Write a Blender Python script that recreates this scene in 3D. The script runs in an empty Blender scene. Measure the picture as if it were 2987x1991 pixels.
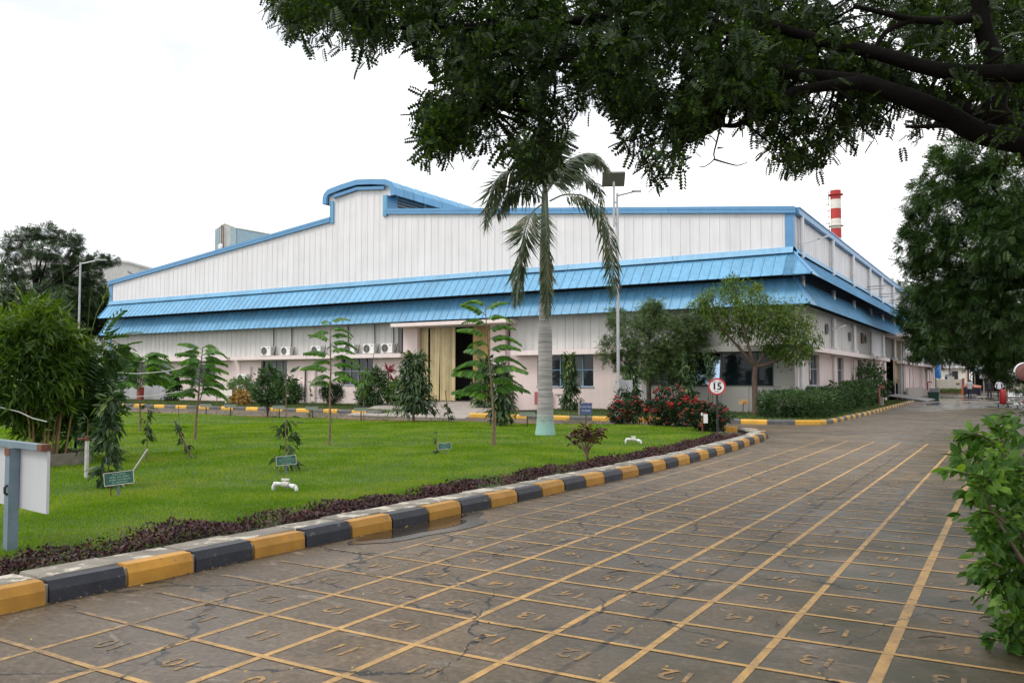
import bpy, math, random
import numpy as np
from mathutils import Vector, Matrix

R = math.radians
rng = np.random.default_rng(7)
random.seed(7)
scene = bpy.context.scene
C = scene.collection

# ------------------------------------------------------------------ camera
EYE = Vector((0.0, 0.0, 1.70))
cam_data = bpy.data.cameras.new('camera')
cam_data.sensor_width = 36.0
cam_data.lens = 29.15
cam_data.clip_start = 0.05
cam_data.clip_end = 3000.0
cam = bpy.data.objects.new('camera', cam_data)
cam.location = EYE
cam.rotation_euler = (R(92.59), 0.0, R(31.3))
C.objects.link(cam)
scene.camera = cam

# ------------------------------------------------------------------ world: bright overcast sky
SUN_EL, SUN_AZ = R(52), R(215)          # azimuth measured from +Y towards +X
world = bpy.data.worlds.new('World')
scene.world = world
world.use_nodes = True
wn, wl = world.node_tree.nodes, world.node_tree.links
wn.clear()
w_out = wn.new('ShaderNodeOutputWorld')
w_bg = wn.new('ShaderNodeBackground')
w_bg.inputs['Strength'].default_value = 0.10
w_sky = wn.new('ShaderNodeTexSky')
w_sky.sky_type = 'NISHITA'
w_sky.sun_disc = False
w_sky.sun_elevation = SUN_EL
w_sky.sun_rotation = SUN_AZ
w_sky.air_density = 1.0
w_sky.dust_density = 3.0
w_tc = wn.new('ShaderNodeTexCoord')
w_map = wn.new('ShaderNodeMapping')
w_map.inputs['Scale'].default_value = (1.6, 1.6, 4.0)
w_noise = wn.new('ShaderNodeTexNoise')
w_noise.inputs['Scale'].default_value = 1.3
w_noise.inputs['Detail'].default_value = 6.0
w_ramp = wn.new('ShaderNodeValToRGB')
w_ramp.color_ramp.elements[0].position = 0.36
w_ramp.color_ramp.elements[0].color = (6.9, 7.2, 7.7, 1)
w_ramp.color_ramp.elements[1].position = 0.55
w_ramp.color_ramp.elements[1].color = (12.8, 12.8, 12.8, 1)
w_mix = wn.new('ShaderNodeMix')
w_mix.data_type = 'RGBA'
w_mix.inputs['Factor'].default_value = 0.93
wl.new(w_tc.outputs['Generated'], w_map.inputs['Vector'])
wl.new(w_map.outputs['Vector'], w_noise.inputs['Vector'])
wl.new(w_noise.outputs['Fac'], w_ramp.inputs['Fac'])
wl.new(w_sky.outputs['Color'], w_mix.inputs['A'])
wl.new(w_ramp.outputs['Color'], w_mix.inputs['B'])
wl.new(w_mix.outputs['Result'], w_bg.inputs['Color'])
wl.new(w_bg.outputs['Background'], w_out.inputs['Surface'])

# ------------------------------------------------------------------ sun (veiled by cloud)
sun_data = bpy.data.lights.new('sun', 'SUN')
sun_data.energy = 1.1
sun_data.angle = R(18)
sun_data.color = (1.0, 0.95, 0.87)
sun = bpy.data.objects.new('sun', sun_data)
_sd = Vector((math.sin(SUN_AZ) * math.cos(SUN_EL), math.cos(SUN_AZ) * math.cos(SUN_EL), math.sin(SUN_EL)))
sun.rotation_euler = _sd.to_track_quat('Z', 'Y').to_euler()
sun.location = (-30, -30, 60)
C.objects.link(sun)

scene.view_settings.view_transform = 'Standard'
scene.view_settings.look = 'None'
scene.view_settings.gamma = 1.0
scene.view_settings.use_curve_mapping = False
scene.view_settings.exposure = 0.52
scene.render.engine = 'CYCLES'
scene.cycles.max_bounces = 6
scene.cycles.transparent_max_bounces = 8

# ------------------------------------------------------------------ measuring helpers (photo point + distance -> place)
_f, _cx, _cy = 2419.0, 1493.5, 995.5
_M = cam.rotation_euler.to_matrix()
_rt, _up, _fw = _M @ Vector((1, 0, 0)), _M @ Vector((0, 1, 0)), _M @ Vector((0, 0, -1))
PX = 2987 / 2352.0
def ray(u, v):
    return _fw + _rt * ((u * PX - _cx) / _f) - _up * ((v * PX - _cy) / _f)
def at(u, v, d):
    return EYE + ray(u, v) * d
def on_ground(u, v, z=0.0):
    r = ray(u, v)
    return EYE + r * ((z - EYE.z) / r.z)

# ------------------------------------------------------------------ materials
def _nt(name):
    m = bpy.data.materials.new(name)
    m.use_nodes = True
    nt = m.node_tree
    b = nt.nodes['Principled BSDF']
    return m, nt, nt.nodes, nt.links, b

def rgba(c, k=1.0):
    return (c[0] * k, c[1] * k, c[2] * k, 1)

def mat(name, col, rough=0.6, metal=0.0, spec=0.5, var=0.12, vscale=2.0, bump=0.0, bscale=30.0, island=0.0, streak=0.0, col2=None, c2scale=4.0, c2cut=0.6, per_object=0.0):
    """painted / plain surface: base colour, soft blotches, optional second colour patches (rust, stains), optional vertical streaks"""
    m, nt, n, l, b = _nt(name)
    b.inputs['Roughness'].default_value = rough
    b.inputs['Metallic'].default_value = metal
    b.inputs['Specular IOR Level'].default_value = spec
    geo = n.new('ShaderNodeNewGeometry')
    no = n.new('ShaderNodeTexNoise')
    no.inputs['Scale'].default_value = vscale
    no.inputs['Detail'].default_value = 5
    l.new(geo.outputs['Position'], no.inputs['Vector'])
    mr = n.new('ShaderNodeMapRange')
    mr.inputs['From Min'].default_value = 0.25
    mr.inputs['From Max'].default_value = 0.75
    mr.inputs['To Min'].default_value = 1 - var
    mr.inputs['To Max'].default_value = 1 + var
    l.new(no.outputs['Fac'], mr.inputs['Value'])
    val = mr.outputs['Result']
    if island:
        r2 = n.new('ShaderNodeMapRange')
        r2.inputs['To Min'].default_value = 1 - island
        r2.inputs['To Max'].default_value = 1 + island
        l.new(geo.outputs['Random Per Island'], r2.inputs['Value'])
        mu = n.new('ShaderNodeMath'); mu.operation = 'MULTIPLY'
        l.new(val, mu.inputs[0]); l.new(r2.outputs['Result'], mu.inputs[1])
        val = mu.outputs[0]
    if per_object:
        oi = n.new('ShaderNodeObjectInfo')
        r2 = n.new('ShaderNodeMapRange')
        r2.inputs['To Min'].default_value = 1 - per_object
        r2.inputs['To Max'].default_value = 1 + per_object
        l.new(oi.outputs['Random'], r2.inputs['Value'])
        mu = n.new('ShaderNodeMath'); mu.operation = 'MULTIPLY'
        l.new(val, mu.inputs[0]); l.new(r2.outputs['Result'], mu.inputs[1])
        val = mu.outputs[0]
    if streak:
        mp = n.new('ShaderNodeMapping')
        mp.inputs['Scale'].default_value = (3.0, 3.0, 0.12)
        l.new(geo.outputs['Position'], mp.inputs['Vector'])
        ns = n.new('ShaderNodeTexNoise'); ns.inputs['Scale'].default_value = 2.2; ns.inputs['Detail'].default_value = 4
        l.new(mp.outputs['Vector'], ns.inputs['Vector'])
        r3 = n.new('ShaderNodeMapRange')
        r3.inputs['From Min'].default_value = 0.35; r3.inputs['From Max'].default_value = 0.75
        r3.inputs['To Min'].default_value = 1.0; r3.inputs['To Max'].default_value = 1 - streak
        l.new(ns.outputs['Fac'], r3.inputs['Value'])
        mu = n.new('ShaderNodeMath'); mu.operation = 'MULTIPLY'
        l.new(val, mu.inputs[0]); l.new(r3.outputs['Result'], mu.inputs[1])
        val = mu.outputs[0]
    mx = n.new('ShaderNodeMix'); mx.data_type = 'RGBA'; mx.blend_type = 'MULTIPLY'
    mx.inputs['Factor'].default_value = 1.0
    mx.inputs['A'].default_value = rgba(col)
    l.new(val, mx.inputs['B'])
    outc = mx.outputs['Result']
    if col2:
        n2 = n.new('ShaderNodeTexNoise'); n2.inputs['Scale'].default_value = c2scale; n2.inputs['Detail'].default_value = 8; n2.inputs['Roughness'].default_value = 0.65
        l.new(geo.outputs['Position'], n2.inputs['Vector'])
        rp = n.new('ShaderNodeMapRange')
        rp.inputs['From Min'].default_value = c2cut; rp.inputs['From Max'].default_value = c2cut + 0.06
        l.new(n2.outputs['Fac'], rp.inputs['Value'])
        m2 = n.new('ShaderNodeMix'); m2.data_type = 'RGBA'
        l.new(rp.outputs['Result'], m2.inputs['Factor'])
        l.new(outc, m2.inputs['A']); m2.inputs['B'].default_value = rgba(col2)
        outc = m2.outputs['Result']
    l.new(outc, b.inputs['Base Color'])
    if bump:
        nb = n.new('ShaderNodeTexNoise'); nb.inputs['Scale'].default_value = bscale; nb.inputs['Detail'].default_value = 6
        l.new(geo.outputs['Position'], nb.inputs['Vector'])
        bu = n.new('ShaderNodeBump'); bu.inputs['Strength'].default_value = bump; bu.inputs['Distance'].default_value = 0.02
        l.new(nb.outputs['Fac'], bu.inputs['Height'])
        l.new(bu.outputs['Normal'], b.inputs['Normal'])
    return m

def leaf_mat(name, dark, light, tip=None, rough=0.45, trans=0.35, patch=0.25, pscale=1.5, gloss=0.35):
    """leaf: colour differs leaf by leaf and clump by clump, part of the light passes through"""
    m = bpy.data.materials.new(name)
    m.use_nodes = True
    n, l = m.node_tree.nodes, m.node_tree.links
    b = n['Principled BSDF']
    out = n['Material Output']
    b.inputs['Roughness'].default_value = rough
    b.inputs['Specular IOR Level'].default_value = gloss
    geo = n.new('ShaderNodeNewGeometry')
    rp = n.new('ShaderNodeValToRGB')
    rp.color_ramp.elements[0].color = rgba(dark)
    rp.color_ramp.elements[1].color = rgba(light)
    if tip:
        rp.color_ramp.elements[1].position = 0.85
        e = rp.color_ramp.elements.new(0.97); e.color = rgba(tip)
    no = n.new('ShaderNodeTexNoise'); no.inputs['Scale'].default_value = pscale; no.inputs['Detail'].default_value = 3
    l.new(geo.outputs['Position'], no.inputs['Vector'])
    mr = n.new('ShaderNodeMapRange'); mr.inputs['From Min'].default_value = 0.3; mr.inputs['From Max'].default_value = 0.7
    mr.inputs['To Min'].default_value = -patch; mr.inputs['To Max'].default_value = patch
    l.new(no.outputs['Fac'], mr.inputs['Value'])
    ad = n.new('ShaderNodeMath'); ad.operation = 'ADD'; ad.use_clamp = True
    oi = n.new('ShaderNodeObjectInfo')
    a2 = n.new('ShaderNodeMath'); a2.operation = 'ADD'
    l.new(geo.outputs['Random Per Island'], a2.inputs[0]); l.new(oi.outputs['Random'], a2.inputs[1])
    fr = n.new('ShaderNodeMath'); fr.operation = 'FRACT'
    l.new(a2.outputs[0], fr.inputs[0])
    l.new(fr.outputs[0], ad.inputs[0]); l.new(mr.outputs['Result'], ad.inputs[1])
    l.new(ad.outputs[0], rp.inputs['Fac'])
    l.new(rp.outputs['Color'], b.inputs['Base Color'])
    tr = n.new('ShaderNodeBsdfTranslucent')
    hs = n.new('ShaderNodeHueSaturation'); hs.inputs['Hue'].default_value = 0.485; hs.inputs['Saturation'].default_value = 1.1; hs.inputs['Value'].default_value = 1.5
    l.new(rp.outputs['Color'], hs.inputs['Color']); l.new(hs.outputs['Color'], tr.inputs['Color'])
    mx = n.new('ShaderNodeMixShader'); mx.inputs['Fac'].default_value = trans
    l.new(b.outputs[0], mx.inputs[1]); l.new(tr.outputs[0], mx.inputs[2])
    l.new(mx.outputs[0], out.inputs['Surface'])
    return m

def concrete_nodes(nt, base, dark, pale):
    """weathered cast concrete of the yard: blotches, worn pale patches, cracks, cast joint; returns colour, crack mask, wetness"""
    n, l = nt.nodes, nt.links
    geo = n.new('ShaderNodeNewGeometry')
    P = geo.outputs['Position']
    def noise(scale, detail=6, rough=0.6, vec=P, dist=0.0):
        t = n.new('ShaderNodeTexNoise'); t.inputs['Scale'].default_value = scale; t.inputs['Detail'].default_value = detail
        t.inputs['Roughness'].default_value = rough; t.inputs['Distortion'].default_value = dist
        l.new(vec, t.inputs['Vector']); return t
    def rng_(sock, a, b, c=0.0, d=1.0):
        t = n.new('ShaderNodeMapRange'); t.inputs['From Min'].default_value = a; t.inputs['From Max'].default_value = b
        t.inputs['To Min'].default_value = c; t.inputs['To Max'].default_value = d
        l.new(sock, t.inputs['Value']); return t.outputs['Result']
    def math_(op, a, b):
        t = n.new('ShaderNodeMath'); t.operation = op
        for i, s in enumerate((a, b)):
            if isinstance(s, (int, float)): t.inputs[i].default_value = s
            else: l.new(s, t.inputs[i])
        return t.outputs[0]
    def mixc(f, a, b):
        t = n.new('ShaderNodeMix'); t.data_type = 'RGBA'
        if isinstance(f, float): t.inputs['Factor'].default_value = f
        else: l.new(f, t.inputs['Factor'])
        for k, s in (('A', a), ('B', b)):
            if isinstance(s, tuple): t.inputs[k].default_value = rgba(s)
            else: l.new(s, t.inputs[k])
        return t.outputs['Result']
    big = noise(0.35, 5, 0.6).outputs['Fac']
    mid = noise(1.7, 7, 0.65, dist=0.6).outputs['Fac']
    fine = noise(22, 5, 0.7).outputs['Fac']
    col = mixc(rng_(big, 0.35, 0.65), base, dark)
    col = mixc(math_('MULTIPLY', rng_(mid, 0.40, 0.64), 0.75), col, dark)
    spots = noise(6.5, 6, 0.7, dist=0.4).outputs['Fac']
    col = mixc(math_('MULTIPLY', rng_(spots, 0.52, 0.70), 0.70), col, dark)
    # pale scuffed patches
    stretch = n.new('ShaderNodeMapping'); stretch.inputs['Scale'].default_value = (1.0, 2.6, 1.0)
    l.new(P, stretch.inputs['Vector'])
    pn = noise(2.6, 8, 0.62, stretch.outputs['Vector'], 1.2).outputs['Fac']
    col = mixc(math_('MULTIPLY', rng_(pn, 0.58, 0.67), 0.62), col, pale)
    fm = n.new('ShaderNodeMix'); fm.data_type = 'RGBA'; fm.blend_type = 'MULTIPLY'; fm.inputs['Factor'].default_value = 1.0
    l.new(col, fm.inputs['A']); l.new(rng_(fine, 0.28, 0.72, 0.50, 1.48), fm.inputs['B'])
    col = fm.outputs['Result']
    # cracks: wandering cell borders, only here and there, of uneven width
    wob = noise(1.1, 6, 0.6)
    vm = n.new('ShaderNodeVectorMath'); vm.operation = 'SCALE'; vm.inputs['Scale'].default_value = 0.85
    l.new(wob.outputs['Color'], vm.inputs[0])
    va = n.new('ShaderNodeVectorMath'); va.operation = 'ADD'
    l.new(P, va.inputs[0]); l.new(vm.outputs[0], va.inputs[1])
    vo = n.new('ShaderNodeTexVoronoi'); vo.feature = 'DISTANCE_TO_EDGE'; vo.inputs['Scale'].default_value = 0.62
    l.new(va.outputs[0], vo.inputs['Vector'])
    width = rng_(noise(3.1, 4).outputs['Fac'], 0.36, 0.75, 0.0025, 0.0150)
    ck = math_('LESS_THAN', vo.outputs['Distance'], width)
    ck = math_('MULTIPLY', ck, rng_(noise(0.42, 3).outputs['Fac'], 0.36, 0.44))
    # fine hair cracks
    vo2 = n.new('ShaderNodeTexVoronoi'); vo2.feature = 'DISTANCE_TO_EDGE'; vo2.inputs['Scale'].default_value = 1.9
    l.new(va.outputs[0], vo2.inputs['Vector'])
    ck2 = math_('MULTIPLY', math_('LESS_THAN', vo2.outputs['Distance'], 0.006), rng_(noise(0.9, 3).outputs['Fac'], 0.50, 0.57))
    ck = math_('MAXIMUM', ck, math_('MULTIPLY', ck2, 0.7))
    # cast joint running with the road
    sx = n.new('ShaderNodeSeparateXYZ'); l.new(P, sx.inputs[0])
    jx = math_('ABSOLUTE', math_('ADD', math_('ADD', sx.outputs['X'], 2.30), rng_(noise(0.8, 4).outputs['Fac'], 0.3, 0.7, -0.03, 0.03)), 0.0)
    jt = math_('MULTIPLY', math_('LESS_THAN', jx, 0.022), rng_(mid, 0.35, 0.55, 0.2, 0.9))
    ck = math_('MAXIMUM', ck, jt)
    return col, ck, geo, sx, noise, rng_, math_, mixc

CON = dict(base=(0.185, 0.134, 0.086), dark=(0.088, 0.066, 0.043), pale=(0.26, 0.225, 0.19))
def road_material():
    m, nt, n, l, b = _nt('wet_concrete_road')
    col, ck, geo, sx, noise, rng_, math_, mixc = concrete_nodes(nt, **CON)
    # moss, with the shade under the right-hand trees painted into its darker tone
    mo = math_('MULTIPLY', rng_(sx.outputs['X'], -3.4, -0.9), rng_(noise(1.3, 6).outputs['Fac'], 0.34, 0.60))
    col = mixc(math_('MULTIPLY', mo, 0.92), col, (0.045, 0.044, 0.022))
    col = mixc(ck, col, (0.022, 0.021, 0.018))
    # standing water further down the road
    st = n.new('ShaderNodeMapping'); st.inputs['Scale'].default_value = (0.30, 0.16, 1.0)
    l.new(geo.outputs['Position'], st.inputs['Vector'])
    wetn = noise(1.0, 4, 0.5, st.outputs['Vector']).outputs['Fac']
    wet = math_('MULTIPLY', rng_(wetn, 0.47, 0.52), rng_(sx.outputs['Y'], 42.0, 66.0))
    damp = rng_(noise(0.5, 5, 0.6).outputs['Fac'], 0.40, 0.62)
    dk = n.new('ShaderNodeMix'); dk.data_type = 'RGBA'; dk.blend_type = 'MULTIPLY'
    l.new(math_('MAXIMUM', wet, math_('MULTIPLY', damp, 0.35)), dk.inputs['Factor']); l.new(col, dk.inputs['A']); dk.inputs['B'].default_value = (0.45, 0.45, 0.45, 1)
    l.new(dk.outputs['Result'], b.inputs['Base Color'])
    ro = math_('SUBTRACT', 0.64, math_('MULTIPLY', damp, 0.26))
    ro2 = n.new('ShaderNodeMix'); ro2.data_type = 'FLOAT'
    l.new(wet, ro2.inputs['Factor']); l.new(ro, ro2.inputs['A']); ro2.inputs['B'].default_value = 0.04
    l.new(ro2.outputs['Result'], b.inputs['Roughness'])
    b.inputs['Specular IOR Level'].default_value = 0.32
    bu = n.new('ShaderNodeBump'); bu.inputs['Strength'].default_value = 0.35; bu.inputs['Distance'].default_value = 0.012
    hgt = math_('SUBTRACT', noise(30, 5, 0.6).outputs['Fac'], math_('MULTIPLY', ck, 1.4))
    l.new(math_('MULTIPLY', hgt, math_('SUBTRACT', 1.0, wet)), bu.inputs['Height'])
    l.new(bu.outputs['Normal'], b.inputs['Normal'])
    return m

def paint_material(name, paint, wear):
    """road paint worn through to the concrete, worse along the kerb and far away from the lane"""
    m, nt, n, l, b = _nt(name)
    col, ck, geo, sx, noise, rng_, math_, mixc = concrete_nodes(nt, **CON)
    w1 = rng_(noise(5.0, 8, 0.7).outputs['Fac'], 0.38, 0.68)
    w2 = rng_(noise(38.0, 4, 0.7).outputs['Fac'], 0.45, 0.75)
    edge = rng_(sx.outputs['X'], -4.2, -5.9, 0.0, 0.55)
    wr = math_('ADD', math_('MULTIPLY', w1, wear), math_('MULTIPLY', w2, wear * 0.7))
    t = n.new('ShaderNodeMath'); t.operation = 'ADD'; t.use_clamp = True
    l.new(wr, t.inputs[0]); l.new(edge, t.inputs[1])
    right_tone = mixc(math_('MULTIPLY', rng_(sx.outputs['X'], -2.0, -0.4), 0.35), paint, tuple(c * 0.55 for c in paint))  # paint colour darkens towards the right side of the yard
    c = mixc(t.outputs[0], right_tone, col)
    c = mixc(math_('MULTIPLY', ck, 0.85), c, (0.03, 0.028, 0.022))
    l.new(c, b.inputs['Base Color'])
    b.inputs['Roughness'].default_value = 0.65
    return m

def lawn_material():
    m, nt, n, l, b = _nt('lawn_turf')
    geo = n.new('ShaderNodeNewGeometry')
    a = n.new('ShaderNodeTexNoise'); a.inputs['Scale'].default_value = 0.45; a.inputs['Detail'].default_value = 5
    f = n.new('ShaderNodeTexNoise'); f.inputs['Scale'].default_value = 14; f.inputs['Detail'].default_value = 6
    l.new(geo.outputs['Position'], a.inputs['Vector']); l.new(geo.outputs['Position'], f.inputs['Vector'])
    rp = n.new('ShaderNodeValToRGB')
    rp.color_ramp.elements[0].position = 0.3; rp.color_ramp.elements[0].color = (0.028, 0.060, 0.005, 1)
    rp.color_ramp.elements[1].position = 0.7; rp.color_ramp.elements[1].color = (0.050, 0.105, 0.008, 1)
    mx = n.new('ShaderNodeMix'); mx.data_type = 'FLOAT'; mx.inputs['Factor'].default_value = 0.5
    l.new(a.outputs['Fac'], mx.inputs['A']); l.new(f.outputs['Fac'], mx.inputs['B'])
    l.new(mx.outputs['Result'], rp.inputs['Fac']); l.new(rp.outputs['Color'], b.inputs['Base Color'])
    b.inputs['Roughness'].default_value = 0.9
    bu = n.new('ShaderNodeBump'); bu.inputs['Strength'].default_value = 0.6; bu.inputs['Distance'].default_value = 0.03
    l.new(f.outputs['Fac'], bu.inputs['Height']); l.new(bu.outputs['Normal'], b.inputs['Normal'])
    return m

def glass_mat(name, col, rough=0.06, spec=0.5, coat=0.0, metal=0.0):
    m, nt, n, l, b = _nt(name)
    b.inputs['Base Color'].default_value = rgba(col)
    b.inputs['Roughness'].default_value = rough
    b.inputs['Specular IOR Level'].default_value = spec
    b.inputs['Metallic'].default_value = metal
    geo = n.new('ShaderNodeNewGeometry')
    nb = n.new('ShaderNodeTexNoise'); nb.inputs['Scale'].default_value = 1.2
    l.new(geo.outputs['Position'], nb.inputs['Vector'])
    bu = n.new('ShaderNodeBump'); bu.inputs['Strength'].default_value = 0.06; bu.inputs['Distance'].default_value = 0.05
    l.new(nb.outputs['Fac'], bu.inputs['Height']); l.new(bu.outputs['Normal'], b.inputs['Normal'])
    return m

def palm_trunk_mat():
    m, nt, n, l, b = _nt('palm_trunk_bark')
    geo = n.new('ShaderNodeNewGeometry')
    sx = n.new('ShaderNodeSeparateXYZ'); l.new(geo.outputs['Position'], sx.inputs[0])
    no = n.new('ShaderNodeTexNoise'); no.inputs['Scale'].default_value = 9.0; no.inputs['Detail'].default_value = 8; no.inputs['Roughness'].default_value = 0.7
    l.new(geo.outputs['Position'], no.inputs['Vector'])
    mp = n.new('ShaderNodeMapping'); mp.inputs['Scale'].default_value = (1.0, 1.0, 14.0)
    l.new(geo.outputs['Position'], mp.inputs['Vector'])
    rn = n.new('ShaderNodeTexNoise'); rn.inputs['Scale'].default_value = 1.0; rn.inputs['Detail'].default_value = 5; rn.inputs['Roughness'].default_value = 0.7
    l.new(mp.outputs['Vector'], rn.inputs['Vector'])
    rp = n.new('ShaderNodeValToRGB')
    rp.color_ramp.elements[0].position = 0.33; rp.color_ramp.elements[0].color = (0.15, 0.145, 0.135, 1)
    rp.color_ramp.elements[1].position = 0.60; rp.color_ramp.elements[1].color = (0.36, 0.34, 0.33, 1)
    l.new(rn.outputs['Fac'], rp.inputs['Fac'])
    # flaking turquoise lime wash on the foot
    ad = n.new('ShaderNodeMath'); ad.operation = 'MULTIPLY_ADD'; ad.inputs[1].default_value = 1.3; ad.inputs[2].default_value = -0.65
    l.new(no.outputs['Fac'], ad.inputs[0])
    zz = n.new('ShaderNodeMath'); zz.operation = 'ADD'
    l.new(sx.outputs['Z'], zz.inputs[0]); l.new(ad.outputs[0], zz.inputs[1])
    st = n.new('ShaderNodeMapRange'); st.inputs['From Min'].default_value = 0.82; st.inputs['From Max'].default_value = 0.60
    l.new(zz.outputs[0], st.inputs['Value'])
    lo = n.new('ShaderNodeMapRange'); lo.inputs['From Min'].default_value = 0.62; lo.inputs['From Max'].default_value = 0.30; lo.inputs['To Min'].default_value = 0.22; lo.inputs['To Max'].default_value = 0.80
    l.new(zz.outputs[0], lo.inputs['Value'])
    mu = n.new('ShaderNodeMath'); mu.operation = 'MULTIPLY'
    l.new(st.outputs['Result'], mu.inputs[0]); l.new(lo.outputs['Result'], mu.inputs[1])
    mx = n.new('ShaderNodeMix'); mx.data_type = 'RGBA'
    l.new(mu.outputs[0], mx.inputs['Factor']); l.new(rp.outputs['Color'], mx.inputs['A']); mx.inputs['B'].default_value = (0.24, 0.47, 0.40, 1)
    l.new(mx.outputs['Result'], b.inputs['Base Color'])
    b.inputs['Roughness'].default_value = 0.85
    return m

M = {}
M['road'] = road_material()
M['line'] = paint_material('yellow_line_paint', (0.54, 0.32, 0.105), 0.62)
M['number'] = paint_material('yellow_number_paint', (0.44, 0.25, 0.075), 1.15)
M['faintline'] = paint_material('faint_line_paint', (0.42, 0.30, 0.16), 0.95)
M['lawn'] = lawn_material()
M['ground'] = mat('bare_ground', (0.12, 0.105, 0.06), 0.95, var=0.3, vscale=0.2)
M['soil'] = mat('bed_soil', (0.085, 0.055, 0.035), 0.95, var=0.4, vscale=6, bump=0.8, bscale=18)
M['kerb_yellow'] = mat('yellow_kerb_paint', (0.42, 0.205, 0.024), 0.55, var=0.22, vscale=5, bump=0.15, bscale=50, per_object=0.10, col2=(0.20, 0.15, 0.09), c2scale=14, c2cut=0.61)
M['kerb_black'] = mat('black_kerb_paint', (0.019, 0.021, 0.030), 0.5, var=0.35, vscale=6, bump=0.2, bscale=50, per_object=0.2, col2=(0.12, 0.11, 0.10), c2scale=14, c2cut=0.61)
M['kerb_yellow_far'] = mat('bright_yellow_kerb_paint', (0.62, 0.34, 0.035), 0.55, var=0.15, vscale=4, per_object=0.1, col2=(0.25, 0.20, 0.13), c2scale=9, c2cut=0.64)
M['kerb_black_far'] = mat('faded_black_kerb_paint', (0.085, 0.085, 0.088), 0.6, var=0.3, vscale=4, per_object=0.2, col2=(0.2, 0.19, 0.17), c2scale=9, c2cut=0.62)
M['slab'] = mat('paving_slab_concrete', (0.20, 0.18, 0.15), 0.75, var=0.3, vscale=5, bump=0.25, bscale=40, per_object=0.18, col2=(0.50, 0.46, 0.38), c2scale=4.5, c2cut=0.52)
M['mortar'] = mat('kerb_mortar', (0.30, 0.28, 0.25), 0.85, var=0.3, vscale=12)
M['edging'] = mat('worn_edging_brick', (0.24, 0.15, 0.10), 0.9, var=0.35, vscale=4, per_object=0.25, col2=(0.42, 0.27, 0.07), c2scale=3, c2cut=0.58)
M['ramp'] = mat('ramp_concrete', (0.30, 0.265, 0.235), 0.85, var=0.25, vscale=2.5, bump=0.2)
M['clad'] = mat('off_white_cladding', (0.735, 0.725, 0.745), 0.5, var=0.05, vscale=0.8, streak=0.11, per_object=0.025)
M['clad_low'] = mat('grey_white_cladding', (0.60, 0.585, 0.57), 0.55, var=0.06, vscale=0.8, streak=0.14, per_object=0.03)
M['blue'] = mat('sky_blue_sheet', (0.130, 0.350, 0.560), 0.45, var=0.11, vscale=0.7, streak=0.24, per_object=0.06)
M['blue_trim'] = mat('blue_trim_sheet', (0.100, 0.280, 0.510), 0.4, var=0.08, vscale=1.5, per_object=0.04)
M['pink'] = mat('pale_pink_plaster', (0.72, 0.595, 0.575), 0.8, var=0.06, vscale=1.2, streak=0.06, bump=0.06, bscale=60)
M['pinkledge'] = mat('pink_white_ledge_plaster', (0.76, 0.66, 0.635), 0.75, var=0.07, vscale=1.5, streak=0.08)
M['acp'] = mat('grey_composite_panel', (0.40, 0.385, 0.365), 0.35, var=0.05, vscale=0.8, per_object=0.05)
M['silver'] = mat('silver_composite_panel', (0.55, 0.55, 0.57), 0.3, var=0.05, per_object=0.05)
M['core'] = mat('joint_metal', (0.22, 0.22, 0.22), 0.8)
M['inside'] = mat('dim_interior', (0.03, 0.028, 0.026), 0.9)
M['curtain'] = mat('yellowed_strip_curtain', (0.56, 0.45, 0.24), 0.4, var=0.2, vscale=1.2, streak=0.35, per_object=0.16)
M['curtain_r'] = mat('amber_strip_curtain', (0.40, 0.25, 0.08), 0.4, var=0.2, vscale=1.2, streak=0.35, per_object=0.16)
M['frame'] = mat('grey_window_frame', (0.30, 0.33, 0.37), 0.45)
M['frame_blue'] = mat('blue_window_frame', (0.20, 0.36, 0.52), 0.45)
M['glass'] = glass_mat('dark_window_glass', (0.022, 0.026, 0.028), 0.05, 0.5)
M['glass_grey'] = glass_mat('frosted_grey_glass', (0.11, 0.125, 0.12), 0.22, 0.4)
M['glass_teal'] = glass_mat('tinted_office_glass', (0.010, 0.017, 0.022), 0.03, 0.4)
M['glass_mirror'] = glass_mat('reflective_sash_glass', (0.52, 0.66, 0.80), 0.03, 0.5, metal=1.0)
M['pipe_white'] = mat('white_plastic_pipe', (0.72, 0.72, 0.73), 0.4, var=0.08)
M['pipe_grey'] = mat('grey_plastic_pipe', (0.50, 0.48, 0.45), 0.45, var=0.15, vscale=12)
M['steel'] = mat('galvanised_steel', (0.42, 0.43, 0.44), 0.45, metal=0.5, var=0.15, vscale=6)
M['post_blue'] = mat('grey_blue_post_paint', (0.15, 0.205, 0.25), 0.5, var=0.15, vscale=5, col2=(0.14, 0.055, 0.03), c2scale=9, c2cut=0.63)
M['rust'] = mat('rusty_iron', (0.13, 0.05, 0.028), 0.8, var=0.4, vscale=10)
M['board_back'] = mat('dull_white_board', (0.50, 0.50, 0.53), 0.5, var=0.06, vscale=2)
M['tile'] = mat('grey_wall_tile', (0.33, 0.33, 0.345), 0.5, var=0.08, per_object=0.06)
M['white_paint'] = mat('white_paint', (0.74, 0.74, 0.76), 0.4, var=0.05, vscale=2)
M['acwhite'] = mat('white_unit_casing', (0.80, 0.79, 0.76), 0.45, var=0.05)
M['acgrille'] = mat('grey_fan_grille', (0.25, 0.25, 0.245), 0.6, island=0.2)
M['acside'] = mat('grey_unit_side', (0.50, 0.50, 0.49), 0.5, var=0.1)
M['black'] = mat('matt_black', (0.02, 0.02, 0.02), 0.6)
M['cable'] = mat('black_cable', (0.03, 0.03, 0.03), 0.7)
M['red'] = mat('red_paint', (0.30, 0.018, 0.018), 0.4, var=0.12, vscale=6)
M['mirrorback'] = mat('dull_red_brown_back', (0.20, 0.085, 0.075), 0.6, var=0.15, vscale=5)
M['redpale'] = mat('faded_red_cabinet_paint', (0.36, 0.10, 0.105), 0.5, var=0.12)
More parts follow.
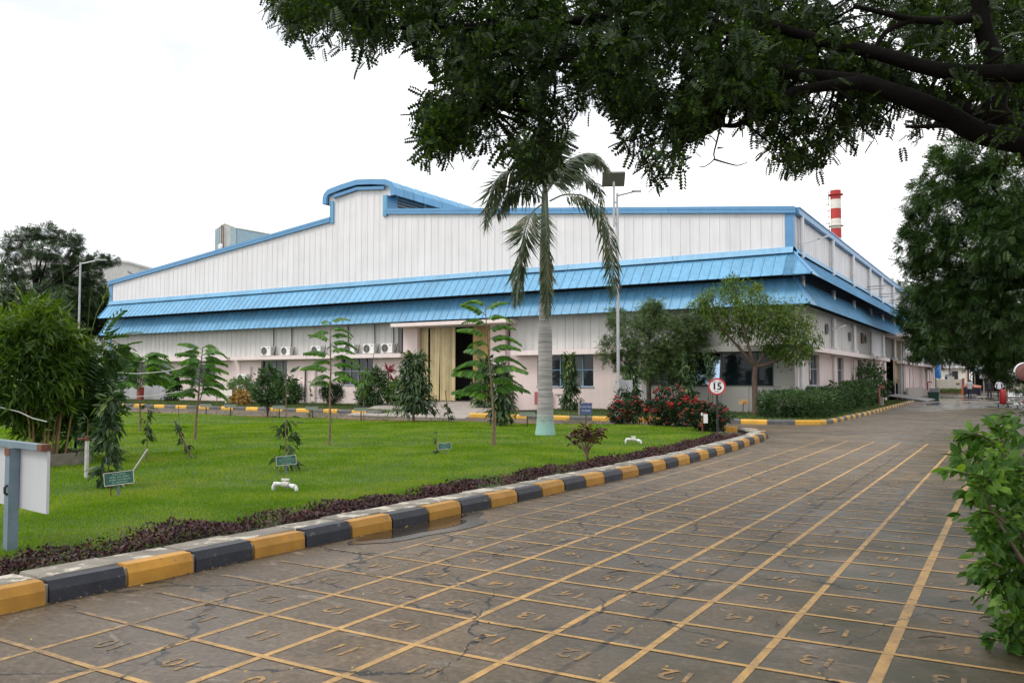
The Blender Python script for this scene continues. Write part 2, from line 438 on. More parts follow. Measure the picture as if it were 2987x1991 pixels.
M['signwhite'] = mat('sign_white_sheet', (0.78, 0.78, 0.79), 0.35, var=0.04)
M['signgreen'] = mat('green_plaque_face', (0.007, 0.075, 0.045), 0.4, var=0.08)
M['signtext'] = mat('pale_green_lettering', (0.22, 0.38, 0.31), 0.5)
M['signblue'] = mat('blue_sign_face', (0.055, 0.085, 0.19), 0.45)
M['plate'] = mat('pale_plaque_back', (0.58, 0.58, 0.60), 0.5, var=0.1)
M['orange_sign'] = mat('faded_orange_sign', (0.62, 0.40, 0.22), 0.6, var=0.15, vscale=8)
M['amber'] = mat('amber_print', (0.50, 0.22, 0.02), 0.6)
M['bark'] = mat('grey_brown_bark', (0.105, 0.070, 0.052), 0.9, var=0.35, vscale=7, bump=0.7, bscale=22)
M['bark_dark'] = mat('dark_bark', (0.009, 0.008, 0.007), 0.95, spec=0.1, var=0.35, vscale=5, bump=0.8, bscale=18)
M['bark_pale'] = mat('pale_sapling_bark', (0.19, 0.13, 0.085), 0.9, var=0.3, vscale=12)
M['twig'] = mat('dead_twig', (0.10, 0.07, 0.055), 0.9, var=0.3, vscale=20)
M['palm_trunk'] = palm_trunk_mat()
M['cane'] = mat('yellow_bamboo_cane', (0.20, 0.125, 0.035), 0.5, var=0.3, vscale=6)
M['rope'] = mat('white_cord', (0.62, 0.60, 0.56), 0.8)
M['tank_blue'] = mat('blue_tank', (0.015, 0.17, 0.52), 0.4)
M['cream'] = mat('cream_wall_paint', (0.82, 0.79, 0.68), 0.7, var=0.08, vscale=0.6, streak=0.1)
M['teal'] = mat('teal_grey_cladding', (0.30, 0.40, 0.43), 0.5)
M['silo'] = mat('pale_grey_cladding', (0.50, 0.50, 0.48), 0.5, streak=0.08)
M['stack_red'] = mat('chimney_red', (0.42, 0.028, 0.022), 0.55, var=0.1, vscale=0.6)
M['stack_white'] = mat('chimney_white', (0.66, 0.63, 0.57), 0.6, var=0.12, vscale=0.6)
M['tarp'] = mat('orange_tarpaulin', (0.75, 0.16, 0.03), 0.5, var=0.3, vscale=2.0)
M['navy'] = mat('navy_cover', (0.018, 0.022, 0.065), 0.6, var=0.2)
M['skipgreen'] = mat('dark_green_bin', (0.012, 0.055, 0.040), 0.6)
M['concrete'] = mat('stained_concrete', (0.34, 0.30, 0.27), 0.85, var=0.18, vscale=1.5, streak=0.15, bump=0.15)
M['ringcon'] = mat('mossy_ring_concrete', (0.17, 0.15, 0.12), 0.9, var=0.3, vscale=6, bump=0.3)
M['water'] = glass_mat('puddle_water', (0.030, 0.022, 0.014), 0.10, 0.4)
M['wetrim'] = mat('damp_concrete_rim', (0.070, 0.056, 0.042), 0.26, var=0.2, vscale=5)
# foliage
M['l_canopy'] = leaf_mat('raintree_leaf', (0.008, 0.019, 0.006), (0.026, 0.052, 0.010), (0.06, 0.12, 0.014), trans=0.30, gloss=0.2)  # rare lightest leaf colour paints in the backlit clumps
M['l_neem'] = leaf_mat('neem_leaf', (0.012, 0.034, 0.007), (0.050, 0.105, 0.018), trans=0.28, patch=0.4, pscale=0.6)
M['l_far'] = leaf_mat('distant_leaf', (0.022, 0.044, 0.018), (0.058, 0.098, 0.036), trans=0.22, patch=0.35, pscale=0.3)
M['l_bamboo'] = leaf_mat('bamboo_leaf', (0.030, 0.070, 0.010), (0.085, 0.165, 0.020), (0.14, 0.22, 0.03), trans=0.35, pscale=1.2, patch=0.35)
M['l_broad'] = leaf_mat('broad_leaf', (0.020, 0.055, 0.014), (0.060, 0.125, 0.022), trans=0.35)
M['l_feather'] = leaf_mat('feathery_leaf', (0.036, 0.105, 0.018), (0.085, 0.205, 0.028), (0.15, 0.29, 0.03), trans=0.35)
M['l_ashoka'] = leaf_mat('drooping_leaf', (0.016, 0.046, 0.014), (0.052, 0.110, 0.028), (0.12, 0.17, 0.03), trans=0.25, gloss=0.6)
M['l_bush'] = leaf_mat('bright_bush_leaf', (0.028, 0.085, 0.012), (0.095, 0.205, 0.026), (0.16, 0.29, 0.04), trans=0.4, patch=0.4, pscale=3.0)
M['l_shrub'] = leaf_mat('shrub_leaf', (0.026, 0.062, 0.020), (0.065, 0.125, 0.034), trans=0.25, patch=0.3)
M['l_lightshrub'] = leaf_mat('light_shrub_leaf', (0.045, 0.110, 0.020), (0.095, 0.190, 0.035), trans=0.3)
M['l_darkshrub'] = leaf_mat('dark_shrub_leaf', (0.010, 0.026, 0.010), (0.034, 0.062, 0.020), trans=0.15, gloss=0.15)
M['l_olive'] = leaf_mat('olive_leaf', (0.042, 0.082, 0.024), (0.112, 0.172, 0.052), trans=0.25, patch=0.35, pscale=0.8)
M['l_acacia'] = leaf_mat('willowy_leaf', (0.045, 0.095, 0.014), (0.125, 0.205, 0.032), (0.17, 0.22, 0.03), trans=0.35, patch=0.3)
M['l_palm'] = leaf_mat('palm_leaf', (0.038, 0.066, 0.030), (0.098, 0.138, 0.070), (0.20, 0.18, 0.10), trans=0.25, gloss=0.5)
M['l_croton'] = leaf_mat('croton_leaf', (0.028, 0.012, 0.008), (0.090, 0.022, 0.014), (0.14, 0.13, 0.02), trans=0.2, gloss=0.6)
M['l_purple'] = leaf_mat('purple_leaf', (0.016, 0.006, 0.008), (0.060, 0.017, 0.020), (0.17, 0.07, 0.06), trans=0.15, pscale=3)
M['l_cordyline'] = leaf_mat('magenta_leaf', (0.09, 0.012, 0.02), (0.30, 0.020, 0.055), trans=0.3)
M['l_yellow'] = leaf_mat('yellow_croton_leaf', (0.22, 0.15, 0.03), (0.42, 0.24, 0.07), trans=0.2)
M['l_grass'] = leaf_mat('grass_blade', (0.092, 0.192, 0.008), (0.190, 0.335, 0.018), (0.30, 0.34, 0.06), trans=0.3, pscale=0.8, patch=0.48, gloss=0.08, rough=0.8)
M['l_verge'] = leaf_mat('rough_grass_blade', (0.040, 0.075, 0.016), (0.090, 0.135, 0.030), (0.18, 0.15, 0.07), trans=0.25, pscale=0.7)
M['l_litter'] = leaf_mat('fallen_leaf', (0.10, 0.06, 0.025), (0.38, 0.27, 0.07), (0.50, 0.40, 0.10), trans=0.1)
M['l_red'] = mat('red_flower_head', (0.33, 0.018, 0.012), 0.6, island=0.4)
M['l_weed'] = leaf_mat('weed_leaf', (0.05, 0.09, 0.02), (0.13, 0.18, 0.05), (0.25, 0.20, 0.07), trans=0.3)

# ------------------------------------------------------------------ object helpers
def link(o):
    C.objects.link(o)
    return o

def tag(o, label=None, cat=None, group=None, kind=None):
    if label: o['label'] = label
    if cat: o['category'] = cat
    if group: o['group'] = group
    if kind: o['kind'] = kind
    return o

def thing(name, label, cat, loc=(0, 0, 0), rz=0.0, group=None):
    o = bpy.data.objects.new(name, None)
    o.empty_display_size = 0.2
    o.location = loc
    o.rotation_euler = (0, 0, rz)
    link(o)
    return tag(o, label, cat, group)

KIDS = {}
def attach(o, parent, world=False):
    """world: the vertices are in world coordinates although the parent stands at its own base"""
    o.parent = parent
    KIDS.setdefault(parent.name, []).append(o)
    if world:
        off = Vector((0, 0, 0)); p = parent
        while p is not None:
            if p.type == 'EMPTY' and p.parent is None: off = p.location.copy()
            p = p.parent
        if parent.parent is None:
            o.matrix_parent_inverse = Matrix.Translation(-off)
    return o

def obj(name, mesh, parent=None, world=False, m=None, loc=None, rz=None):
    if m is not None and not mesh.materials: mesh.materials.append(m)
    o = bpy.data.objects.new(name, mesh)
    link(o)
    if parent is not None: attach(o, parent, world)
    if loc is not None: o.location = loc
    if rz is not None: o.rotation_euler = (0, 0, rz)
    return o

def copy_tree(o, loc=None, rz=None, label=None, group=None, scale=None):
    c = o.copy(); link(c)
    if loc is not None: c.location = loc
    if rz is not None: c.rotation_euler = (0, 0, rz)
    if scale is not None: c.scale = (scale,) * 3
    if label: c['label'] = label
    if group: c['group'] = group
    for ch in KIDS.get(o.name, []):
        d = ch.copy(); link(d); d.parent = c
        for g in KIDS.get(ch.name, []):
            e = g.copy(); link(e); e.parent = d
    return c

def np_mesh(name, V, F, m=None, smooth=False):
    V = np.asarray(V, dtype=np.float32); F = np.asarray(F, dtype=np.int32)
    k = F.shape[1]
    me = bpy.data.meshes.new(name)
    me.vertices.add(len(V)); me.vertices.foreach_set('co', V.ravel())
    me.loops.add(F.size); me.loops.foreach_set('vertex_index', F.ravel())
    me.polygons.add(len(F)); me.polygons.foreach_set('loop_start', np.arange(0, F.size, k, dtype=np.int32))
    if smooth: me.polygons.foreach_set('use_smooth', np.ones(len(F), dtype=bool))
    me.update(calc_edges=True)
    if m: me.materials.append(m)
    return me

class MB:
    """collects shapes and links them as one mesh"""
    def __init__(s):
        s.v, s.f = [], []
    def add(s, v, f):
        b = len(s.v)
        s.v += [tuple(p) for p in v]
        s.f += [tuple(i + b for i in q) for q in f]
        return s
    def box(s, x0, x1, y0, y1, z0, z1):
        return s.add([(x0, y0, z0), (x1, y0, z0), (x1, y1, z0), (x0, y1, z0), (x0, y0, z1), (x1, y0, z1), (x1, y1, z1), (x0, y1, z1)],
                     [(0, 3, 2, 1), (4, 5, 6, 7), (0, 1, 5, 4), (1, 2, 6, 5), (2, 3, 7, 6), (3, 0, 4, 7)])
    def poly(s, pts):
        return s.add(pts, [tuple(range(len(pts)))])
    def prism(s, pts, d):
        """pts: planar 3-D outline, d: extrusion vector"""
        n = len(pts); q = [Vector(p) + Vector(d) for p in pts]
        return s.add(list(pts) + q, [tuple(range(n))[::-1], tuple(range(n, 2 * n))] + [(i, (i + 1) % n, n + (i + 1) % n, n + i) for i in range(n)])
    def tube(s, pts, rad, n=8, cap=True):
        pts = [Vector(p) for p in pts]
        if not hasattr(rad, '__len__'): rad = [rad] * len(pts)
        rings, prev = [], None
        for i, p in enumerate(pts):
            t = (pts[min(i + 1, len(pts) - 1)] - pts[max(i - 1, 0)]).normalized()
            if prev is None:
                a = Vector((0, 0, 1)) if abs(t.z) < 0.9 else Vector((1, 0, 0))
                u = t.cross(a).normalized()
            else:
                u = (prev - t * prev.dot(t)).normalized()
            w = t.cross(u); prev = u
            rings.append([p + (u * math.cos(2 * math.pi * k / n) + w * math.sin(2 * math.pi * k / n)) * rad[i] for k in range(n)])
        v = [p for r in rings for p in r]
        f = [(i * n + k, i * n + (k + 1) % n, (i + 1) * n + (k + 1) % n, (i + 1) * n + k) for i in range(len(pts) - 1) for k in range(n)]
        if cap: f += [tuple(range(n))[::-1], tuple(range((len(pts) - 1) * n, len(pts) * n))]
        return s.add(v, f)
    def bar(s, a, b, w, h=None):
        """rectangular bar from a to b"""
        a, b = Vector(a), Vector(b); h = h or w
        t = (b - a).normalized()
        up = Vector((0, 0, 1)) if abs(t.z) < 0.95 else Vector((0, 1, 0))
        u = t.cross(up).normalized() * (w / 2); k = u.cross(t).normalized() * (h / 2)
        c = [-u - k, u - k, u + k, -u + k]
        return s.add([a + x for x in c] + [b + x for x in c], [(0, 1, 2, 3), (7, 6, 5, 4)] + [(i, 4 + i, 4 + (i + 1) % 4, (i + 1) % 4) for i in range(4)])
    def lathe(s, prof, c=(0, 0, 0), n=16, axis='z'):
        v = []
        for r, z in prof:
            for k in range(n):
                a = 2 * math.pi * k / n
                p = (r * math.cos(a), r * math.sin(a), z)
                if axis == 'y': p = (p[0], p[2], p[1])
                if axis == 'x': p = (p[2], p[0], p[1])
                v.append((p[0] + c[0], p[1] + c[1], p[2] + c[2]))
        f = [(i * n + k, i * n + (k + 1) % n, (i + 1) * n + (k + 1) % n, (i + 1) * n + k) for i in range(len(prof) - 1) for k in range(n)]
        return s.add(v, f)
    def disc(s, c, r, n=20, axis='z'):
        pts = []
        for k in range(n):
            a = 2 * math.pi * k / n
            p = (r * math.cos(a), r * math.sin(a), 0)
            if axis == 'y': p = (p[0], 0, p[1])
            if axis == 'x': p = (0, p[0], p[1])
            pts.append((p[0] + c[0], p[1] + c[1], p[2] + c[2]))
        return s.poly(pts)
    def blob(s, c, r, n=10, m=6):
        prof = [(r[0] * math.sin(math.pi * i / m), -r[2] * math.cos(math.pi * i / m)) for i in range(m + 1)]
        return s.lathe([(max(a, 0.0005), z) for a, z in prof], c, n)
    def mesh(s, name, m=None, smooth=False):
        me = bpy.data.meshes.new(name)
        me.from_pydata(s.v, [], s.f)
        if smooth: me.polygons.foreach_set('use_smooth', np.ones(len(me.polygons), dtype=bool))
        me.update()
        if m: me.materials.append(m)
        return me
    def build(s, name, m, parent=None, world=False, smooth=False, loc=None, rz=None):
        return obj(name, s.mesh(name, m, smooth), parent, world, loc=loc, rz=rz)

_txt = {}
def text_mesh(t, size, m, depth=0.0):
    """lettering as a flat mesh, centred, lying in XY"""
    key = (t, size, m.name)
    if key in _txt: return _txt[key]
    cu = bpy.data.curves.new('lettering', 'FONT')
    cu.body = t; cu.size = size; cu.align_x = 'CENTER'; cu.align_y = 'CENTER'; cu.resolution_u = 2; cu.offset = size * 0.012
    o = bpy.data.objects.new('lettering', cu)
    me = bpy.data.meshes.new_from_object(o)
    me.name = 'lettering'
    me.materials.clear(); me.materials.append(m)
    bpy.data.objects.remove(o)
    _txt[key] = me
    return me

# ------------------------------------------------------------------ leaves
def unit(a):
    return a / np.maximum(np.linalg.norm(a, axis=-1, keepdims=True), 1e-9)
def frames(D, N):
    D = unit(D); S = unit(np.cross(N, D)); N = np.cross(D, S)
    return D, S, N
# a template is (verts: along, across, out of plane; faces)
T_OVAL = (np.array([(0, 0, 0), (.28, .20, .02), (.68, .19, .02), (1, 0, -.06), (.68, -.19, .02), (.28, -.20, .02)]), [(0, 1, 2, 3), (0, 3, 4, 5)])
T_DIAMOND = (np.array([(0, 0, 0), (.45, .20, .03), (1, 0, -.05), (.45, -.20, .03)]), [(0, 3, 2, 1)])
T_LANCE = (np.array([(0, 0, 0), (.35, .085, .01), (1, 0, -.12), (.35, -.085, .01)]), [(0, 3, 2, 1)])
T_WAVY = (np.array([(0, 0, 0), (.3, .10, .03), (.7, .085, -.08), (1, 0, -.24), (.7, -.085, -.08), (.3, -.10, .03)]), [(0, 1, 2, 3), (0, 3, 4, 5)])
T_BLADE = (np.array([(0, -.5, 0), (0, .5, 0), (1, 0, 0)]), [(0, 1, 2)])
T_ROUND = (np.array([(0, 0, 0), (.22, .26, .03), (.6, .30, .03), (1, 0, -.08), (.6, -.30, .03), (.22, -.26, .03)]), [(0, 1, 2, 3), (0, 3, 4, 5)])
def pinnate(pairs, leaflet, width, droop=0.25, sweep=0.35, base=0.12, oval=False):
    """one compound leaf: leaflets in pairs along a drooping rib"""
    v, f = [], []
    for i in range(pairs):
        t = base + (1 - base) * (i + .5) / pairs
        x, z = t * (1 - .15 * droop * t), -droop * t * t
        ll = leaflet * (0.75 + .5 * math.sin(math.pi * min(1, t * .9)))
        for s in (1, -1):
            b = len(v)
            dx, dy = sweep * ll, s * ll
            dz = -.25 * ll
            nx, ny = -dy, dx
            k = width / max(1e-6, math.hypot(nx, ny)) * .5
            nx, ny = nx * k, ny * k
            if oval:
                v += [(x, 0, z), (x + dx * .3 + nx, dy * .3 + ny, z + dz * .2), (x + dx * .75 + nx * .9, dy * .75 + ny * .9, z + dz * .6), (x + dx, dy, z + dz), (x + dx * .75 - nx * .9, dy * .75 - ny * .9, z + dz * .6), (x + dx * .3 - nx, dy * .3 - ny, z + dz * .2)]
                f += [(b, b + 1, b + 2, b + 3), (b, b + 3, b + 4, b + 5)]
            else:
                v += [(x, 0, z), (x + dx * .5 + nx, dy * .5 + ny, z + dz * .4), (x + dx, dy, z + dz), (x + dx * .5 - nx, dy * .5 - ny, z + dz * .4)]
                f += [(b, b + 1, b + 2, b + 3)]
    return np.array(v), f
T_RAIN = pinnate(6, .25, .17, .22, .30, oval=False)
T_NEEM = pinnate(6, .30, .10, .30, .45)

def leaf_mesh(name, P, D, N, L, T, m, W=None):
    V0, F0 = T
    V0 = np.asarray(V0, float); F0 = np.asarray(F0)
    D, S, N = frames(D, N)
    L = np.asarray(L).reshape(-1, 1, 1)
    Wd = L if W is None else np.asarray(W).reshape(-1, 1, 1)
    V = P[:, None, :] + V0[None, :, 0:1] * D[:, None, :] * L + V0[None, :, 1:2] * S[:, None, :] * Wd + V0[None, :, 2:3] * N[:, None, :] * L
    n, k = len(P), len(V0)
    F = (np.arange(n)[:, None, None] * k + F0[None]).reshape(-1, F0.shape[1])
    return np_mesh(name, V.reshape(-1, 3), F, m)

def leaf_parts(parent, name, P, D, N, L, T, m, count, rest='foliage', variants=3):
    """the `count` leaves that show most become parts of their own (shared meshes); the rest are joined"""
    dist = np.linalg.norm(P + np.array(parent.location) - np.array(EYE), axis=1)
    order = np.argsort(dist)
    first, others = order[:count], order[count:]
    D1, S1, N1 = frames(D, N)
    vs = []
    for k in range(variants):
        v = T[0].copy(); v[:, 2] += (k - 1) * .10 * v[:, 0] ** 2; v[:, 1] *= (1, .9, 1.12)[k % 3]
        me = bpy.data.meshes.new(name); me.from_pydata(v.tolist(), [], [tuple(q) for q in T[1]]); me.update(); me.materials.append(m)
        vs.append(me)
    for i in first:
        o = bpy.data.objects.new(name, vs[int(i) % variants]); link(o); attach(o, parent)
        l = float(L[i])
        mt = Matrix.Identity(4)
        for r in range(3):
            mt[r][0] = D1[i][r] * l; mt[r][1] = S1[i][r] * l; mt[r][2] = N1[i][r] * l; mt[r][3] = P[i][r]
        o.matrix_basis = mt
    if len(others):
        o = obj(rest, leaf_mesh(rest, P[others], D[others], N[others], L[others], T, m), parent)
        o['kind'] = 'stuff'

def clump_points(blobs, nclump, per, rc=0.3, shell=0.55, gr=rng):
    """blobs: (x, y, z, rx, ry, rz[, weight]); leaves gather in small clumps towards the skin of each blob"""
    w = np.array([(b[6] if len(b) > 6 else 1) * (b[3] * b[4] * b[5]) ** (2 / 3) for b in blobs]); w = w / w.sum()
    P, O, CEN = [], [], []
    for b, k in zip(blobs, np.maximum(1, np.round(w * nclump).astype(int))):
        c, r = np.array(b[:3]), np.array(b[3:6])
        d = unit(gr.normal(size=(k, 3)))
        rad = (shell + (1 - shell) * gr.random((k, 1))) ** .8 * (0.85 + .3 * gr.random((k, 1)))
        cen = d * rad
        s = rc * (0.55 + .9 * gr.random((k, 1, 1)))
        q = cen[:, None, :] + gr.normal(size=(k, per, 3)) * s * .55
        P.append((c + q * r).reshape(-1, 3)); O.append(unit((q * r).reshape(-1, 3) + 1e-6)); CEN.append(c + cen * r)
    return np.concatenate(P), np.concatenate(O), np.concatenate(CEN)

def crown(parent, name, blobs, nclump, per, L, T, m, rc=.3, shell=.55, droop=.35, spread=.8, flat=.6, count=0, part='leaf_spray', jitter=.3):
    P, O, CEN = clump_points(blobs, nclump, per, rc, shell)
    n = len(P)
    D = O * .8 + rng.normal(size=(n, 3)) * spread * .6 + np.array((0, 0, -droop))
    N = np.array((0, 0, 1.0)) * flat + O * .5 + rng.normal(size=(n, 3)) * .45
    Ls = L * (1 - jitter + 2 * jitter * rng.random(n))
    if count:
        leaf_parts(parent, part, P, D, N, Ls, T, m, count, name)
    else:
        o = obj(name, leaf_mesh(name, P, D, N, Ls, T, m), parent)
    return CEN

def limbs(mb, start, CEN, r0, n=5, count=12, sag=.15, tip=.012, sides=6):
    """branches from a fork to clump centres"""
    idx = rng.choice(len(CEN), min(count, len(CEN)), replace=False)
    s = np.array(start)
    for i in idx:
        e = CEN[i]
        mid = s + (e - s) * .5 + rng.normal(size=3) * np.linalg.norm(e - s) * .10 + np.array((0, 0, sag * np.linalg.norm(e - s)))
        pts = [(1 - t) ** 2 * s + 2 * t * (1 - t) * mid + t * t * e for t in np.linspace(0, 1, n)]
        mb.tube(pts, [r0 + (tip - r0) * t ** .8 for t in np.linspace(0, 1, n)], sides, cap=False)

# ================================================================== SETTING
# ---- ground, road, verge
MB().box(-900, 900, -300, 1200, -1.2, -0.06).build('ground', M['ground'])['kind'] = 'structure'
road = MB().box(-75, 0.55, -14, 131, -0.05, 0.0).build('road', M['road'])
tag(road, kind='structure')
verge = MB().box(0.58, 14, -14, 131, -0.05, 0.05).build('verge', M['soil'])
tag(verge, kind='structure')

# painted bay grid: each line and each number a piece of the road
PIT = 0.655
for k in range(8):
    x = -0.72 - PIT * k
    w = 0.070 if k == 0 else 0.050
    y0, y1 = (1.0, 24.35)
    if k >= 7: y0, y1 = 2.2, 19.5
    n = 10
    mb = MB()
    xs = [(x + random.uniform(-.006, .006), w * random.uniform(.92, 1.08), y0 + (y1 - y0) * i / n) for i in range(n + 1)]
    mb.add([(a - c / 2, y, 0.0025) for a, c, y in xs] + [(a + c / 2, y, 0.0025) for a, c, y in xs], [(i, n + 1 + i, n + 2 + i, i + 1) for i in range(n)])
    mb.build('marking_line', M['line'], road)
for j in range(36):
    y = 1.665 + PIT * j
    if y > 24.4: break
    xl, xr = -5.92, 0.34
    if j < 3: xl = -6.0
    if 6.6 < y < 8.4: xl = -5.25
    n = 9
    sk = 0.035
    xs = [(xl + (xr - xl) * i / n, y + sk * ((xl + (xr - xl) * i / n) + 3.0) * (1 if (xl + (xr - xl) * i / n) > -3 else .15) + random.uniform(-.005, .005), .040 * random.uniform(.9, 1.1)) for i in range(n + 1)]
    MB().add([(a, b - c / 2, 0.004) for a, b, c in xs] + [(a, b + c / 2, 0.004) for a, b, c in xs], [(i, i + 1, n + 2 + i, n + 1 + i) for i in range(n)]).build('marking_line', M['line'], road)
for y, x0, x1 in ((26.3, -4.6, 0.2), (29.2, -5.2, 0.0), (32.3, -4.9, 0.2), (37.8, -4.0, -1.0)):
    MB().add([(x0, y, .004), (x1, y + .05, .004), (x1, y + .19, .004), (x0, y + .12, .004)], [(0, 1, 2, 3)]).build('marking_line', M['faintline'], road)
for j in range(2, 23):
    num = 8 + j
    for k in range(-1, 7):
        x = -0.72 - PIT * k - PIT / 2 + (.02 if k < 0 else 0)
        y = 1.665 + PIT * j + PIT / 2 + .035 * (x + 3 if x > -3 else 0) + random.uniform(-.03, .03)
        o = obj('bay_number', text_mesh(str(num), 0.24, M['number']), road, loc=(x + random.uniform(-.03, .03), y, 0.003))
        o.rotation_euler = (0, 0, math.pi + random.uniform(-.08, .08))

# ---- paths for kerbs
def resample(pts, step):
    pts = [Vector((p[0], p[1], 0)) for p in pts]
    out = []
    segs = [(pts[i], pts[i + 1], (pts[i + 1] - pts[i]).length) for i in range(len(pts) - 1)]
    tot = sum(s[2] for s in segs)
    step = tot / max(1, round(tot / step))
    d = 0.0
    while d <= tot + 1e-4:
        r = d
        for a, b, ln in segs:
            if r <= ln + 1e-3: out.append(a + (b - a) * (r / ln)); break
            r -= ln
        d += step
    return out
def smooth_path(pts, it=2):
    for _ in range(it):
        q = [pts[0]]
        for a, b in zip(pts[:-1], pts[1:]):
            q += [(a[0] * .75 + b[0] * .25, a[1] * .75 + b[1] * .25), (a[0] * .25 + b[0] * .75, a[1] * .25 + b[1] * .75)]
        pts = q + [pts[-1]]
    return pts

def kerb_run(name, pts, step, height, ma, mb_, depth=.17, start=0, slab=None):
    root = bpy.data.objects.new(name, None); link(root); tag(root, kind='structure')
    ps = resample(pts, step)
    L = step - .035
    h = height
    prof = [(0, 0), (.004, h * .62), (.045, h), (depth, h), (depth, 0)]
    v = [(0.0, y, z) for y, z in prof] + [(L, y, z) for y, z in prof]
    f = [(0, 1, 2, 3, 4), (9, 8, 7, 6, 5)] + [(i, 5 + i, 5 + (i + 1) % 5, (i + 1) % 5) for i in range(5)]
    me = []
    for m in (ma, mb_):
        q = MB().add(v, f).mesh('kerb_block', m); me.append(q)
    joint = MB().box(-.036, .001, .035, depth - .01, 0, h * .86).mesh('mortar_joint', M['mortar'])
    for i in range(len(ps) - 1):
        a = math.atan2(ps[i + 1].y - ps[i].y, ps[i + 1].x - ps[i].x)
        o = obj('kerb_block', me[(i + start) % 2], root)
        o.location = (ps[i].x, ps[i].y, random.uniform(-.012, .004)); o.rotation_euler = (0, random.uniform(-.006, .006), a + random.uniform(-.012, .012))
        q = obj('mortar_joint', joint, o)
    return root, ps

NEAR = [(-6.36, -4.0), (-6.32, 3.1), (-6.20, 5.5), (-6.05, 8.0), (-5.88, 11.0), (-5.72, 14.0), (-5.67, 16.6), (-5.78, 20.0), (-5.98, 23.2), (-6.25, 24.8), (-6.75, 25.8), (-7.55, 26.6), (-8.6, 27.05), (-10.0, 27.1)]
kerb, near_ps = kerb_run('kerb', NEAR, 0.64, .175, M['kerb_yellow'], M['kerb_black'], start=1)
# paving slabs behind the near kerb
slabs = bpy.data.objects.new('paving', None); link(slabs); tag(slabs, kind='structure')
sm = []
for k in range(3):
    e = .012
    sm.append(MB().add([(0, .172, 0), (.63, .172, 0), (.63, .52, 0), (0, .52, 0), (e, .172 + e, .052), (.63 - e, .172 + e, .052), (.63 - e, .52 - e, .05), (e, .52 - e, .05)],
                       [(4, 5, 6, 7), (0, 1, 5, 4), (1, 2, 6, 5), (2, 3, 7, 6), (3, 0, 4, 7)]).mesh('paving_slab', M['slab']))
for i in range(len(near_ps) - 6):
    a = math.atan2(near_ps[i + 1].y - near_ps[i].y, near_ps[i + 1].x - near_ps[i].x)
    o = obj('paving_slab', sm[i % 3], slabs)
    o.location = (near_ps[i].x, near_ps[i].y, .118 + random.uniform(-.008, .008)); o.rotation_euler = (random.uniform(-.015, .015), random.uniform(-.01, .01), a + random.uniform(-.02, .02))
# kerb in front of the building, left of the door ramp and right of it, then round the corner and along the side road
kerb_run('kerb', [(-66, 31.2), (-50, 31.3), (-35, 31.2), (-26.0, 30.75)], 1.0, .19, M['kerb_yellow_far'], M['kerb_black_far'])
kerb_run('kerb', smooth_path([(-20.9, 30.7), (-13, 30.9), (-9.0, 31.6), (-6.9, 31.75), (-6.25, 32.4)], 2), 1.0, .19, M['kerb_yellow_far'], M['kerb_black_far'])
kerb_run('kerb', [(-6.25, 32.45), (-6.05, 34.0), (-6.02, 44), (-6.2, 55), (-6.4, 67)], .72, .17, M['kerb_yellow_far'], M['kerb_black_far'])
# worn edging along the far side of the lawn
edge_root = bpy.data.objects.new('lawn_edging', None); link(edge_root); tag(edge_root, kind='structure')
ep = resample([(-10.0, 27.12), (-12.5, 26.5), (-17, 25.5), (-22, 25.1), (-40, 24.8), (-64, 24.8)], .95)
em = MB().box(0, .92, 0, .13, 0, .13).mesh('edging_block', M['edging'])
for i in range(len(ep) - 1):
    o = obj('edging_block', em, edge_root, loc=(ep[i].x, ep[i].y, random.uniform(-.02, .01)), rz=math.atan2(ep[i + 1].y - ep[i].y, ep[i + 1].x - ep[i].x))

# ---- lawn
def inner(p, q, d):
    t = (q - p).normalized(); return p + Vector((-t.y, t.x, 0)) * d
lawn_edge = [inner(near_ps[i], near_ps[i + 1], .56) for i in range(0, len(near_ps) - 8)]
back = [(-8.9, 26.55), (-10.0, 26.95), (-12.5, 26.35), (-17, 25.35), (-22, 24.95), (-40, 24.65), (-64, 24.65), (-64, -4)]
LAWN = [(p.x, p.y) for p in lawn_edge] + back
def inside(x, y, poly):
    x = np.asarray(x); y = np.asarray(y); r = np.zeros(x.shape, bool)
    n = len(poly)
    for i in range(n):
        (x0, y0), (x1, y1) = poly[i], poly[(i + 1) % n]
        c = ((y0 > y) != (y1 > y)) & (x < (x1 - x0) * (y - y0) / ((y1 - y0) + 1e-12) + x0)
        r ^= c
    return r
def lawn_z(x, y):
    return .10 + .025 * np.sin(x * .35 + 1) * np.cos(y * .3) + .02 * np.sin(x * .9 + y * .7)
gx, gy = np.meshgrid(np.arange(-64, -5.5, .5), np.arange(-4, 27.5, .5), indexing='ij')
ins = inside(gx, gy, LAWN)
idx = -np.ones(gx.shape, int); V, F = [], []
# grid cells fully inside, plus a rim strip polygon below them
for i in range(gx.shape[0] - 1):
    for j in range(gx.shape[1] - 1):
        if ins[i, j] and ins[i + 1, j] and ins[i, j + 1] and ins[i + 1, j + 1]:
            q = []
            for a, b in ((i, j), (i + 1, j), (i + 1, j + 1), (i, j + 1)):
                if idx[a, b] < 0:
                    idx[a, b] = len(V); V.append((gx[a, b], gy[a, b], float(lawn_z(gx[a, b], gy[a, b]))))
                q.append(idx[a, b])
            F.append(q)
tag(obj('lawn', np_mesh('lawn', V, F, M['lawn'], True)), kind='structure')
bed = MB().prism([(p[0], p[1], -.03) for p in LAWN], (0, 0, .065)).build('lawn_bed', M['soil'])
tag(bed, kind='structure')

